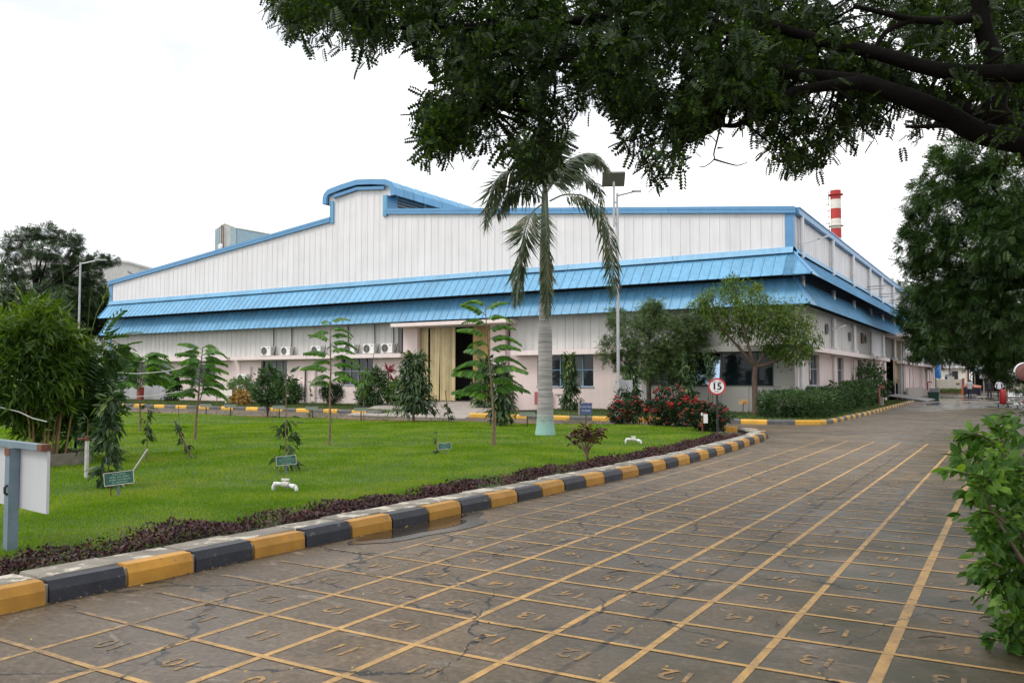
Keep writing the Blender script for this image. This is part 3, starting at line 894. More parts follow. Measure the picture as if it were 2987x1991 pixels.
def blades(name, poly, box, n, h, w, m, zf, keep=None, lean=.5):
    x = rng.uniform(box[0], box[1], n); y = rng.uniform(box[2], box[3], n)
    k = inside(x, y, poly)
    if keep is not None: k &= keep(x, y)
    x, y = x[k], y[k]; n = len(x)
    P = np.stack([x, y, zf(x, y) - .005], 1)
    D = np.stack([rng.normal(size=n) * lean, rng.normal(size=n) * lean, np.ones(n)], 1)
    N = np.stack([rng.normal(size=n), rng.normal(size=n), .2 * np.ones(n)], 1)
    dist = np.linalg.norm(P - np.array(EYE), axis=1)
    hh = h * (.6 + .8 * rng.random(n))
    return P, D, N, hh, np.maximum(w, w * dist / 9.0) * (.7 + .6 * rng.random(n))
parts = []
def lawn_keep(d0, d1):
    def k(x, y):
        d = np.hypot(x, y); ang = np.degrees(np.arctan2(-x, y))
        return (d >= d0) & (d < d1) & (ang > -2) & (ang < 66)
    return k
inner_poly = [(p.x - .55, p.y) for p in lawn_edge] + [(b[0], b[1] - .1) for b in back]
inner_poly = [(inner(near_ps[i], near_ps[i + 1], 1.0).x, inner(near_ps[i], near_ps[i + 1], 1.0).y) for i in range(0, len(near_ps) - 10)] + back
for d0, d1, box, n, h in ((6, 13, (-14, -6, 2, 13), 330000, .040), (13, 20, (-20, -6, 4, 20), 300000, .046), (20, 32, (-32, -6, 6, 27), 330000, .052), (32, 60, (-56, -10, 10, 27), 150000, .055)):
    parts.append(blades('grass', inner_poly, box, n, h, .006, None, lawn_z, lawn_keep(d0, d1)))
P, D, N, H_, W_ = [np.concatenate([p[i] for p in parts]) for i in range(5)]
tuft = .92 + .18 * np.clip(np.sin(P[:, 0] * 2.1) * np.sin(P[:, 1] * 1.7 + P[:, 0] * .6), -1, 1)
grass = obj('grass', leaf_mesh('grass', P, D, N, H_ * tuft, T_BLADE, M['l_grass'], W_))
tag(grass, 'short bright green lawn grass', 'grass', kind='stuff')

# purple ground cover between lawn and slabs
def strip_points(n, d0, d1, i0, i1):
    i = rng.integers(i0, i1, n); t = rng.random(n); d = rng.uniform(d0, d1, n)
    out = np.zeros((n, 2)); 
    A = np.array([(p.x, p.y) for p in near_ps])
    T = unit(A[i + 1] - A[i]); Nn = np.stack([-T[:, 1], T[:, 0]], 1)
    s = i + t
    return A[i] + T * (t * .64)[:, None] + Nn * d[:, None], s
XY, s = strip_points(64000, .54, 1.20, 0, len(near_ps) - 12)
hump = .06 + .05 * np.abs(np.sin(s * .8)) + .10 * np.exp(-((s - 14.6) / .55) ** 2) + .06 * np.exp(-((s - 11.2) / .5) ** 2) + .05 * np.abs(np.sin(s * 2.3 + 1))
keep = rng.random(len(s)) < (.40 + .6 * (np.sin(s * 1.7 + XY[:, 0] * 6) > -.5))
XY, s, hump = XY[keep], s[keep], hump[keep]
n = len(s)
P = np.stack([XY[:, 0], XY[:, 1], .07 + hump * rng.random(n) ** .6], 1)
D = np.stack([rng.normal(size=n), rng.normal(size=n), .4 + .6 * rng.random(n)], 1)
N = rng.normal(size=(n, 3)) * .6 + np.array((0, 0, 1))
pg = obj('purple_groundcover', leaf_mesh('purple_groundcover', P, D, N, .036 * (.6 + .9 * rng.random(n)), T_OVAL, M['l_purple']))
tag(pg, 'low dark purple foliage strip between lawn and paving slabs', 'ground cover', kind='stuff')

# planted strip between the facade kerb and the wall
bank = MB()
bank.prism([(-64, 31.40, -.03), (-50, 31.46, -.03), (-35, 31.36, -.03), (-26.0, 30.92, -.03), (-26.6, 39.5, -.03), (-64, 39.5, -.03)], (0, 0, .15))
bank.prism([(x, y, -.03) for x, y in ((-20.9, 30.9), (-13, 31.1), (-9.2, 31.78), (-7.3, 32.05), (-6.55, 32.7), (-6.25, 34), (-6.2, 44), (-6.4, 55), (-6.62, 66), (-8.8, 66), (-8.8, 39.5), (-20.9, 39.5))], (0, 0, .15))
tag(bank.build('planting_strip', M['lawn']), kind='structure')
bp = [(-64, 31.6), (-35, 31.6), (-26.4, 31.2), (-26.2, 39.5), (-64, 39.5)]
bp2 = [(-20.8, 31.2), (-13, 31.2), (-9, 31.9), (-6.8, 32.3), (-6.3, 34), (-6.25, 45), (-6.7, 66), (-8.7, 66), (-8.7, 39.5), (-20.8, 39.5)]
pts = [blades('g', bp, (-60, -26, 31, 39.5), 60000, .09, .007, None, lambda x, y: .11 + 0 * x), blades('g', bp2, (-21, -6, 31, 66), 70000, .10, .007, None, lambda x, y: .11 + 0 * x)]
P, D, N, H_, W_ = [np.concatenate([p[i] for p in pts]) for i in range(5)]
tag(obj('rough_grass', leaf_mesh('rough_grass', P, D, N, H_, T_BLADE, M['l_verge'], W_)), 'rough grass on the strip along the factory wall', 'grass', kind='stuff')

# concrete ramp up to the factory door
MB().add([(-27.2, 29.6, .003), (-20.4, 29.6, .003), (-24.3, 38.0, .38), (-31.6, 38.0, .38), (-24.3, 39.7, .40), (-31.6, 39.7, .40), (-27.2, 29.6, -.03), (-20.4, 29.6, -.03), (-24.3, 39.7, -.03), (-31.6, 39.7, -.03)],
         [(0, 1, 2, 3), (3, 2, 4, 5), (1, 7, 8, 4, 2), (0, 3, 5, 9, 6), (0, 6, 7, 1)]).build('door_ramp', M['ramp'])['kind'] = 'structure'

# puddle by the near kerb
def wavy(cx, cy, a, b, rot, n=36, z=.005, k=.12):
    out = []
    for i in range(n):
        t = 2 * math.pi * i / n
        r = 1 + k * math.sin(3 * t + 1) + k * .6 * math.sin(5 * t)
        x, y = a * r * math.cos(t), b * r * math.sin(t)
        out.append((cx + x * math.cos(rot) - y * math.sin(rot), cy + x * math.sin(rot) + y * math.cos(rot), z))
    return out
MB().poly(wavy(-5.80, 7.75, .36, 1.15, .03, z=.006, k=.16)).build('puddle_rim', M['wetrim'])['kind'] = 'structure'
MB().poly(wavy(-5.88, 7.72, .24, .92, .03, z=.009, k=.20)).build('puddle', M['water'])['kind'] = 'structure'

# ================================================================== FACTORY
XL, XR, YF, YB = -61.5, -8.75, 39.6, 115.0
fac = thing('factory_building', 'long off white factory hall with two tiers of sky blue canopy above pink walls', 'factory', (XR, YF, 0))
def part(mb, name, m, smooth=False):
    return mb.build(name, m, fac, True, smooth)
def fpart(mesh, name, offset=(0, 0, 0), parent=fac):
    """a repeated piece: mesh in coordinates of its own, placed by offset"""
    o = obj(name, mesh, parent)
    o.location = Vector(offset) - fac.location
    return o
def roof_z(x):
    if x < -37.8: return 9.46 + (x + 61.6) * .1140
    if x > -33.2: return 9.70 + (-8.6 - x) * .1020
    return 12.17
def pf(X, Z, Y):
    k = Y / YF
    return X * k, 1.7 + (Z - 1.7) * k

# ---- cores and roof (dark, behind the sheets)
mb = MB()
xs = [XL + .05, -37.75, -37.75, -33.25, -33.25, XR - .05]
gable = [(XL + .08, 3.0), (XR - .08, 3.0), (XR - .08, roof_z(XR) - .2), (-33.3, roof_z(-33.2) - .2), (-33.3, 13.5), (-35.4, 13.7), (-37.6, 13.5), (-37.6, roof_z(-37.81) - .2), (XL + .08, roof_z(XL) - .2)]
def gable_wall(y, t):
    q = MB()
    n = len(gable)
    # convex pieces
    q.prism([(XL + .08, y, 5.2), (-37.6, y, 5.2), (-37.6, y, roof_z(-37.81) - .2), (XL + .08, y, roof_z(XL) - .2)], (0, t, 0))
    q.prism([(-37.6, y, 5.2), (-33.3, y, 5.2), (-33.3, y, 13.5), (-35.4, y, 13.7), (-37.6, y, 13.5)], (0, t, 0))
    q.prism([(-33.3, y, 5.2), (XR - .08, y, 5.2), (XR - .08, y, roof_z(XR) - .2), (-33.3, y, roof_z(-33.2) - .2)], (0, t, 0))
    return q
q = gable_wall(YF + .06, .15); q.add(*[(g_.v, g_.f) for g_ in (gable_wall(YB - .2, .15),)][0])
q.box(XR - .22, XR - .06, YF + .22, YB, 3.3, roof_z(XR) - .2)
q.box(XL + .06, XL + .22, YF + .22, YB, 0, roof_z(XL) - .2)
q.box(XL + .08, -32.0, YF + .06, YF + .2, 3.3, 5.2)
q.box(-24.2, XR - .08, YF + .06, YF + .2, 3.3, 5.2)
part(q, 'wall_core', M['core'])
part(MB().box(XL + .06, XR - .04, YF + .03, YF + .058, 5.31, 7.83).box(XR - .058, XR - .03, YF + .06, YB, 5.31, 7.83), 'dark_gap', M['black'])  # black strip for the dark opening between the canopy tiers
rf = MB()
for x0, x1 in ((XL - .1, -37.8), (-33.2, XR + .1)):
    rf.prism([(x0, YF, roof_z(x0) - .16), (x1, YF, roof_z(x1) - .16), (x1, YF, roof_z(x1) - .10), (x0, YF, roof_z(x0) - .10)], (0, YB - YF + .1, 0))
part(rf, 'roof', M['blue'])

# ---- cladding sheets
def sheet_profile(w, rib=.024):
    return [(0.0, 0), (w - .070, 0), (w - .058, -rib), (w - .024, -rib), (w - .012, 0), (w - .0, .003)]
def front_sheet(x0, w, z0, zt, m, name):
    pr = sheet_profile(w)
    v = [(x0 + a, YF + b, z0) for a, b in pr] + [(x0 + a, YF + b, zt(x0 + a)) for a, b in pr]
    n = len(pr)
    me = MB().add(v, [(i, i + 1, n + i + 1, n + i) for i in range(n - 1)])
    return part(me, name, m)
def mon_top(x):
    return 13.72 if x < -35.5 else 13.80 - (x + 35.5) * .04
W = .5
x = XL + .3
nsheet = 0
while x < XR - .36:
    w = min(W, XR - .34 - x)
    if x < -37.85 and x + W > -37.55 or x < -33.45 and x + W > -33.3: pass
    zt = (lambda X: mon_top(X)) if -37.78 < x < -33.3 else (lambda X: roof_z(X) - .22)
    front_sheet(x, w, 7.84, zt, M['clad'], 'wall_sheet'); nsheet += 1
    x += W
# strip between the two canopies and under the lower one
lowm = MB()
pr = sheet_profile(W)
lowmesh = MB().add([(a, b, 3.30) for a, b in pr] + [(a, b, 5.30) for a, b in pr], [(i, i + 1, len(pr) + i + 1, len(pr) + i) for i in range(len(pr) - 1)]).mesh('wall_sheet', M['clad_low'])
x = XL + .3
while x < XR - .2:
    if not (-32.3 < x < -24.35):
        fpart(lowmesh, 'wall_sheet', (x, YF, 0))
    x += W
hi = MB()
for i in range(12):
    pass
# right-hand wall: the first sheets are pieces, the far ones one joined part
prr = [(-b, a) for a, b in sheet_profile(W)]
def side_mesh(z0, z1, m):
    return MB().add([(a, b, z0) for a, b in prr] + [(a, b, z1) for a, b in prr], [(i, i + 1, len(prr) + i + 1, len(prr) + i) for i in range(len(prr) - 1)]).mesh('wall_sheet', m)
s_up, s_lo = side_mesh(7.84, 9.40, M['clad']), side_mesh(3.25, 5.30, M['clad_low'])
y, far = YF + .02, MB()
k = 0
while y < YB - .4:
    hole = 70.6 < y < 78.8
    if k < 46:
        fpart(s_up, 'wall_sheet', (XR, y, 0)); 
        if not hole: fpart(s_lo, 'wall_sheet', (XR, y, 0))
    else:
        far.add([(XR + a, y + b, 7.84) for a, b in prr] + [(XR + a, y + b, 9.4) for a, b in prr], [(i, i + 1, len(prr) + i + 1, len(prr) + i) for i in range(len(prr) - 1)])
        if not hole: far.add([(XR + a, y + b, 3.25) for a, b in prr] + [(XR + a, y + b, 5.3) for a, b in prr], [(i, i + 1, len(prr) + i + 1, len(prr) + i) for i in range(len(prr) - 1)])
    y += W; k += 1
part(far, 'wall_sheets', M['clad'])['kind'] = 'stuff'

# ---- blue corner strips
cs = MB().box(XR - .36, XR + .04, YF - .05, YF + .05, 7.84, roof_z(XR) - .28).mesh('corner_strip', M['blue_trim'])
part(MB().box(XR - .34, XR + .05, YF - .052, YF + .28, 7.85, roof_z(XR) - .26), 'corner_strip', M['blue_trim'])
part(MB().box(XL - .05, XL + .30, YF - .052, YF + .28, 7.85, roof_z(XL) - .26), 'corner_strip', M['blue_trim'])
part(MB().box(XL - .04, XL + .26, YF - .03, YF + .2, 3.30, 5.2), 'corner_strip', M['blue_trim'])

# ---- gable trim: two stepped bands in lengths
def trim_run(x0, x1, zf, step=5.9):
    n = max(1, round(abs(x1 - x0) / step))
    for i in range(n):
        a, b = x0 + (x1 - x0) * i / n + .006, x0 + (x1 - x0) * (i + 1) / n - .006
        q = MB()
        q.prism([(a, YF - .17, zf(a) - .155), (b, YF - .17, zf(b) - .155), (b, YF - .17, zf(b)), (a, YF - .17, zf(a))], (0, .42, 0))
        q.prism([(a, YF - .145, zf(a) - .175), (b, YF - .145, zf(b) - .175), (b, YF - .145, zf(b) - .155), (a, YF - .145, zf(a) - .155)], (0, .3, 0))
        q.prism([(a, YF - .165, zf(a) - .325), (b, YF - .165, zf(b) - .325), (b, YF - .165, zf(b) - .175), (a, YF - .165, zf(a) - .175)], (0, .3, 0))
        part(q, 'gable_trim', M['blue_trim'])
trim_run(XL - .18, -37.82, lambda X: roof_z(X) + .02)
trim_run(-33.18, XR + .12, lambda X: roof_z(X) + .02)
# gutter along the side wall
n = 13
for i in range(n):
    a, b = YF + .26 + (YB - YF - .26) * i / n + .006, YF + .26 + (YB - YF - .26) * (i + 1) / n - .006
    q = MB().box(XR - .05, XR + .24, a, b, roof_z(XR) - .30, roof_z(XR) + .03)
    q.box(XR + .24, XR + .28, a, b, roof_z(XR) - .03, roof_z(XR) + .035)
    part(q, 'gutter', M['blue_trim'])

# ---- ridge monitor
prof = [(-38.30, 13.04), (-38.30, 13.42), (-38.20, 13.70), (-37.90, 13.93), (-36.8, 14.12), (-35.45, 14.27), (-34.2, 14.16), (-33.05, 13.99), (-32.62, 13.80), (-32.38, 13.46), (-32.34, 12.98)]
def outward(pts, d):
    out = []
    for i, (a, b) in enumerate(pts):
        p, q = pts[max(i - 1, 0)], pts[min(i + 1, len(pts) - 1)]
        t = Vector((q[0] - p[0], q[1] - p[1])).normalized()
        out.append((a - t.y * d, b + t.x * d))
    return out
def extr(pr, y0, y1, inner=None):
    q = MB(); n = len(pr)
    q.add([(a, y0, b) for a, b in pr] + [(a, y1, b) for a, b in pr], [(i, i + 1, n + i + 1, n + i) for i in range(n - 1)])
    return q
hi_p, lo_p = outward(prof, .035), outward(prof, -.03)
q = MB(); n = len(prof)
def ring(pr, y): return [(a, y, b) for a, b in pr]
v = ring(prof, 0) + ring(prof, .90) + ring(hi_p, .92) + ring(hi_p, .97) + ring(prof, .99) + ring(lo_p, 0) + ring(lo_p, .99)
f = []
for s_ in range(4): f += [(s_ * n + i, s_ * n + i + 1, (s_ + 1) * n + i + 1, (s_ + 1) * n + i) for i in range(n - 1)]
f += [(5 * n + i, 6 * n + i, 6 * n + i + 1, 5 * n + i + 1) for i in range(n - 1)]
rs = MB().add(v, f).mesh('roof_sheet', M['blue'])
for k in range(74):
    fpart(rs, 'roof_sheet', (0, YF - .25 + k, 0))
# front bands of the monitor
q = MB()
in_p = outward(prof, -.30)
n = len(prof)
q.add([(a, YF - .30, b) for a, b in outward(prof, .04)] + [(a, YF - .30, b) for a, b in in_p] + [(a, YF - .1, b) for a, b in outward(prof, .04)] + [(a, YF - .1, b) for a, b in in_p],
      [(i, i + 1, n + i + 1, n + i) for i in range(n - 1)] + [(2 * n + i, 2 * n + i + 1, i + 1, i) for i in range(n - 1)] + [(n + i, n + i + 1, 3 * n + i + 1, 3 * n + i) for i in range(n - 1)])
part(q, 'monitor_trim', M['blue_trim'])
q = MB()
sub = [(-37.50, 13.55), (-35.5, 13.84), (-33.25, 13.62)]
for (a, b), (c, d) in zip(sub[:-1], sub[1:]):
    q.prism([(a, YF - .22, b - .17), (c, YF - .22, d - .17), (c, YF - .22, d + .02), (a, YF - .22, b + .02)], (0, .2, 0))
part(q, 'monitor_trim', M['blue_trim'])
q = MB()
q.box(-38.0, -37.5, YF - .02, YF + .1, 13.05, 13.6); q.box(-33.4, -32.62, YF - .02, YF + .1, 13.05, 13.75)
part(q, 'monitor_cheek', M['clad'])
part(MB().box(-37.86, -37.56, YF - .12, YF + .3, 11.78, 13.22), 'monitor_post', M['blue'])
part(MB().box(-33.40, -33.08, YF - .12, YF + .1, 11.78, 13.10), 'monitor_post', M['blue'])
part(MB().box(-33.30, -33.10, YF + .1, YF + .9, 11.9, 13.05), 'monitor_post', M['blue'])
q = MB().box(-33.5, -33.42, YF + .2, YB - 1, 11.9, 13.6); q.box(-37.5, -37.42, YF + .2, YB - 1, 11.9, 13.6)
part(q, 'monitor_wall', M['core'])
lou = MB().prism([(0, 0, 0), (.13, 0, -.07), (.14, 0, -.05), (.01, 0, .02)], (0, 2.9, 0)).mesh('louvre', M['clad'])
for k in range(12):
    for z in (12.32, 12.52, 12.72, 12.92, 13.12):
        fpart(lou, 'louvre', (-33.34, YF + 1.0 + k * 3.0, z))
pm = MB().box(-.05, .06, 0, .07, 0, 1.35).mesh('louvre_post', M['white_paint'])
for k in range(12): fpart(pm, 'louvre_post', (-33.22, YF + .92 + k * 3.0, 11.95))

# ---- canopies
def canopy(ztop, zbot, flash, PJ):
    wy, wz = YF - .03, ztop
    dy, dz = -PJ + .03, zbot - ztop
    ln = math.hypot(dy, dz)
    nrm = Vector((0, dz / ln, -dy / ln)); nrm = nrm if nrm.z > 0 else -nrm
    e = nrm * .04; t = nrm * -.015
    pr = [(0.001, 0), (W - .056, 0), (W - .045, .8), (W - .015, .8), (W - .001, 0)]
    v, n = [], len(pr)
    for s_ in (0, 1):
        for a, b in pr:
            v.append((a, wy - YF + dy * s_ + e.y * b, wz + dz * s_ + e.z * b))
    for s_ in (0, 1):
        for a in (0.004, W - .004):
            v.append((a, wy - YF + dy * s_ + t.y, wz + dz * s_ + t.z))
    f = [(i, n + i, n + i + 1, i + 1) for i in range(n - 1)] + [(2 * n, 2 * n + 1, 2 * n + 3, 2 * n + 2)] + [(n, 2 * n + 2, 2 * n + 3, 2 * n - 1, n + 3, n + 2, n + 1)]
    me = MB().add(v, f).mesh('canopy_sheet', M['blue'])
    x = XL
    while x < XR - .01:
        fpart(me, 'canopy_sheet', (x, YF, 0)); x += W
    # hip pieces at the right corner
    q = MB().add([(XR - .25, wy, wz), (XR + .02, wy, wz), (XR + PJ, YF - PJ, zbot), (XR - .25, YF - PJ, zbot)], [(0, 3, 2, 1)])
    q.add([(p[0], p[1] + .004, p[2] - .03) for p in q.v], [(0, 1, 2, 3)])
    part(q, 'canopy_hip', M['blue'])
    q = MB().add([(XR + .03, wy, wz), (XR + .03, wy + .5, wz), (XR + PJ, wy + .5, zbot), (XR + PJ, YF - PJ, zbot)], [(0, 3, 2, 1)])
    q.add([(p[0] - .004, p[1], p[2] - .03) for p in q.v], [(0, 1, 2, 3)])
    part(q, 'canopy_hip', M['blue'])
    part(MB().tube([(XR + .02, YF - .03, wz + .03), (XR + PJ + .01, YF - PJ - .01, zbot + .03)], .055, 6), 'hip_cap', M['blue_trim'])
    # side canopy
    vs = [(-(p[1]) + 0.0, p[0], p[2]) for p in v]
    ms = MB().add(vs, [q_[::-1] for q_ in f]).mesh('canopy_sheet', M['blue'])
    y, far = YF + .46, MB(); k = 0
    while y < YB - .5:
        if k < 44: fpart(ms, 'canopy_sheet', (XR, y, 0))
        else: far.add([(XR + p[0], y + p[1], p[2]) for p in vs], [q_[::-1] for q_ in f])
        y += W; k += 1
    part(far, 'canopy_sheets', M['blue'])['kind'] = 'stuff'
    if flash:
        n = 9
        for i in range(n):
            a, b = XL - .05 + (XR - XL + .08) * i / n + .008, XL - .05 + (XR - XL + .08) * (i + 1) / n - .008
            part(MB().add([(a, YF - .07, ztop + .25), (b, YF - .07, ztop + .25), (b, YF - .22, ztop - .04), (a, YF - .22, ztop - .04), (a, YF + .02, ztop + .26), (b, YF + .02, ztop + .26)], [(0, 3, 2, 1), (4, 0, 1, 5)]), 'flashing', M['blue'])
        n = 12
        for i in range(n):
            a, b = YF - .05 + (YB - YF) * i / n + .008, YF - .05 + (YB - YF) * (i + 1) / n - .008
            part(MB().add([(XR + .07, a, ztop + .25), (XR + .07, b, ztop + .25), (XR + .22, b, ztop - .04), (XR + .22, a, ztop - .04), (XR - .02, a, ztop + .26), (XR - .02, b, ztop + .26)], [(0, 3, 2, 1), (4, 0, 1, 5)]), 'flashing', M['blue'])
    # gable end of the canopy on the left
    part(MB().bar((XL - .02, YF, wz + .02), (XL - .02, YF - PJ, zbot + .02), .05, .12), 'canopy_end', M['blue_trim'])
canopy(7.60, 6.45, True, 1.0)
canopy(6.40, 5.12, False, .86)
# dark soffit boards closing the canopies from behind
# (the sheet wall behind stays visible between the tiers)

# ---- lower walls of plaster
def wall_with_holes(plane, a0, a1, z0, z1, holes, t, m, name, out):
    """vertical wall strip with rectangular holes; plane 'y' or 'x'"""
    q = MB()
    def bx(a, b, c, d):
        if b - a < .01 or d - c < .01: return
        if plane == 'y': q.box(a, b, out, out + t, c, d)
        else: q.box(out - t, out, a, b, c, d)
    cur = a0
    for h0, h1, c0, c1 in sorted(holes):
        bx(cur, h0, z0, z1)
        bx(h0, h1, z0, c0); bx(h0, h1, c1, z1)
        cur = h1
    bx(cur, a1, z0, z1)
    return part(q, name, m)
HF = [(-61.0, -55.0, 1.35, 3.0), (-51.5, -48.85, 1.33, 2.88), (-44.2, -41.7, 1.35, 2.95), (-36.85, -34.2, 1.34, 2.99), (-22.45, -19.06, 1.31, 3.0)]
wall_with_holes('y', XL, -31.6, 0, 3.3, HF[:4], .3, M['pink'], 'plaster_wall', YF)
wall_with_holes('y', -24.4, -17.05, 0, 3.3, HF[4:], .3, M['pink'], 'plaster_wall', YF)
HS = [(42.55, 45.15, 1.37, 2.95), (49.9, 52.25, 1.38, 2.95), (56.7, 58.9, 1.37, 2.95), (63.5, 65.5, 1.37, 2.95), (70.6, 78.6, 0.3, 5.0),
      (84.6, 85.6, .2, 2.7), (87.2, 88.2, .2, 2.7), (91.2, 93.0, 1.2, 2.8), (98.0, 99.6, 1.2, 2.8), (105.2, 106.6, 1.2, 2.8), (110.2, 111.4, 1.2, 2.8)]
wall_with_holes('x', YF + .02, YB, 0, 3.25, [h for h in HS if h[3] < 4] + [(70.6, 78.6, .3, 3.25)], .3, M['pink'], 'plaster_wall', XR)
q = MB()
for x in (-46.45, -39.3, -17.3): part(MB().box(x - .2, x + .2, YF - .06, YF, 0, 3.02), 'pilaster', M['pink'])
for y in (48.95, 55.95, 62.6, 69.4, 83.4, 90.3, 96.7, 104.0, 108.6, 113.5): part(MB().box(XR, XR + .16, y - .42, y + .42, 0, 3.02), 'pilaster', M['pink'])
# projecting ledges
def ledge(x0, x1, y0=38.98):
    a, _ = pf(x0, 0, y0); b, _ = pf(x1, 0, y0)
    _, z0 = pf(0, 3.02, y0); _, z1 = pf(0, 3.27, y0)
    return part(MB().box(a, b, y0, YF - .06, z0, z1), 'ledge', M['pinkledge'])
for a, b in ((-61.6, -47.7), (-47.3, -39.9), (-39.86, -34.2), (-34.12, -32.0), (-24.15, -17.6)): ledge(a, b)
for a, b in ((40.4, 49.0), (49.02, 55.9), (55.92, 62.3), (62.32, 67.8), (76.3, 84.5), (84.52, 97), (97.02, 109.5)):
    part(MB().box(XR + .17, XR + .68, a, b, 3.0, 3.23), 'ledge', M['pinkledge'])

# ---- windows
def window_y(x0, x1, z0, z1, nx, nz, panes, fm, sill=True, d=.16, bars=()):
    w = x1 - x0
    fr = MB()
    t = .05
    y0, y1 = YF + d - .03, YF + d + .03
    for i in range(nx + 1):
        xx = x0 + w * i / nx; fr.box(max(x0, xx - t / 2), min(x1, xx + t / 2), y0, y1, z0, z1)
    for k in range(nz + 1):
        zz = z0 + (z1 - z0) * (k / nz if nz != 2 or k != 1 else .52)
        for i in range(nx):
            fr.box(x0 + w * i / nx + t / 2, x0 + w * (i + 1) / nx - t / 2, y0 + .002, y1 - .002, max(z0, zz - t / 2), min(z1, zz + t / 2))
    for bx_ in bars: fr.box(bx_ - .012, bx_ + .012, y0 - .03, y0 - .01, z0, z1)
    f_ = part(fr, 'window', fm)
    for i in range(nx):
        g = MB().box(x0 + w * i / nx, x0 + w * (i + 1) / nx, YF + d + .032, YF + d + .04, z0, z1).build('pane', M[panes[i % len(panes)]], f_)
    if sill:
        s_ = MB().box(x0 - .05, x1 + .05, YF - .05, YF + .12, z0 - .06, z0 - .002).build('sill', M['frame'], f_)
    return f_
for k in range(6): part(MB().box(-61.3 + k * 1.25, -61.3 + k * 1.25 + 1.23, YF - .05, YF - .002, .05, 1.27), 'wall_tile', M['tile'])
part(MB().box(-54.98, -53.85, YF - .05, YF - .002, 1.29, 3.0), 'wall_tile', M['tile'])
window_y(-61.0, -55.0, 1.35, 3.0, 4, 1, ['glass', 'glass', 'glass_grey', 'glass'], M['frame'])
window_y(-51.5, -48.85, 1.33, 2.88, 3, 1, ['glass_grey', 'glass', 'glass_grey'], M['frame'])
window_y(-44.2, -41.7, 1.35, 2.95, 4, 1, ['glass', 'glass_grey', 'glass_grey', 'glass_grey'], M['frame'])
window_y(-36.85, -34.2, 1.34, 2.99, 4, 2, ['glass', 'glass', 'glass', 'glass'], M['frame'])
window_y(-22.45, -19.06, 1.31, 3.0, 5, 2, ['glass', 'glass', 'glass_grey', 'glass_grey', 'glass'], M['frame_blue'])
for y0, y1, z0, z1 in HS:
    if z1 > 4: continue
    fr = MB(); t = .05
    xx = XR - .16
    for i in range(4):
        yy = y0 + (y1 - y0) * i / 3; fr.box(xx - .03, xx + .03, max(y0, yy - t / 2), min(y1, yy + t / 2), z0, z1)
    for zz in (z0 + t / 2, z0 + (z1 - z0) * .53, z1 - t / 2):
        for i in range(3): fr.box(xx - .028, xx + .028, y0 + (y1 - y0) * i / 3 + t / 2, y0 + (y1 - y0) * (i + 1) / 3 - t / 2, zz - t / 2, zz + t / 2)
    f_ = part(fr, 'window', M['frame'])
    for i in range(3):
        g = MB().box(xx - .04, xx - .032, y0 + (y1 - y0) * i / 3, y0 + (y1 - y0) * (i + 1) / 3, z0, z1).build('pane', M['glass'], f_)
    g = MB().box(XR - .13, XR + .04, y0 - .05, y1 + .05, z0 - .07, z0 - .003).build('sill', M['frame'], f_)

# ---- main door with strip curtains
part(MB().box(-31.62, -30.55, YF - .25, YF + .3, .0, 4.92), 'door_pier', M['pink'])
part(MB().box(-25.36, -24.38, YF - .25, YF + .3, .0, 4.92), 'door_pier', M['pink'])
a, _ = pf(-32.83, 0, 38.2); b, _ = pf(-24.49, 0, 38.2)
_, z0 = pf(0, 4.89, 38.2); _, z1 = pf(0, 5.12, 38.2)
part(MB().box(a, b, 38.2, YF + .2, z0, z1 - .02), 'door_canopy', M['pinkledge'])
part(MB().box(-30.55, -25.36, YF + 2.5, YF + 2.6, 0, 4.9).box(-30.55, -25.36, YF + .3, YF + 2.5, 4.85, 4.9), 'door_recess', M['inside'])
part(MB().box(-31.6, -24.4, YF + .0, YF + 3.0, .30, .395), 'door_floor', M['ramp'])
x = -30.52
while x < -25.4:
    w = .19 * random.uniform(.9, 1.1)
    gap = (-28.05 < x < -26.85) or abs(x + 29.95) < .07
    if not gap:
        sw = random.uniform(-.10, .10) if abs(x + 29.7) < .5 or abs(x + 28.3) < .25 else random.uniform(-.02, .02)
        zb = .42 + random.uniform(0, .05); yy = YF + .05 + random.uniform(-.015, .015)
        me = MB().add([(x, yy, 4.75), (x + w * .5, yy - .02, 4.75), (x + w, yy + .012, 4.75), (x + sw * .6, yy, 2.4), (x + w * .5 + sw * .6, yy - .03, 2.4), (x + w + sw * .6, yy + .012, 2.4), (x + sw, yy, zb), (x + w * .5 + sw, yy - .02, zb), (x + w + sw, yy + .012, zb)],
                      [(0, 3, 4, 1), (1, 4, 5, 2), (3, 6, 7, 4), (4, 7, 8, 5)])
        part(me, 'curtain_strip', M['curtain_r' if x > -27 and random.random() < .75 else 'curtain'])
    x += w * .93
part(MB().box(-30.55, -25.36, YF - .02, YF + .2, 4.72, 4.92), 'curtain_rail', M['frame'])

# ---- office front at the right-hand end: composite panels and tinted glass
YO = YF - .12
def opanel(x0, x1, z0, z1, m='acp', y=YO, d=.08):
    return part(MB().box(x0 + .008, x1 - .008, y, y + d, z0 + .008, z1 - .008), 'facade_panel', M[m])
xsx = [-17.05, -16.25, -14.92, -13.55, -12.19, -10.87, -9.69, -8.75]
for a, b in zip(xsx[:-1], xsx[1:]): opanel(a, b, .04, 1.34, 'silver' if a < -16.5 else 'acp')
opanel(-17.05, -16.25, 1.34, 2.98, 'silver'); opanel(-9.69, -8.75, 1.34, 2.98)
part(MB().box(-16.25, -16.0, YO - .09, YO + .02, .04, 2.98), 'office_post', M['acp'])
a0 = -17.05
for b0 in (-15.0, -12.9, -10.8, -7.75):
    part(MB().box(a0 + .008, b0 - .008, YF - .95, YF - .11, 2.99, 3.26), 'soffit_panel', M['acp']); a0 = b0
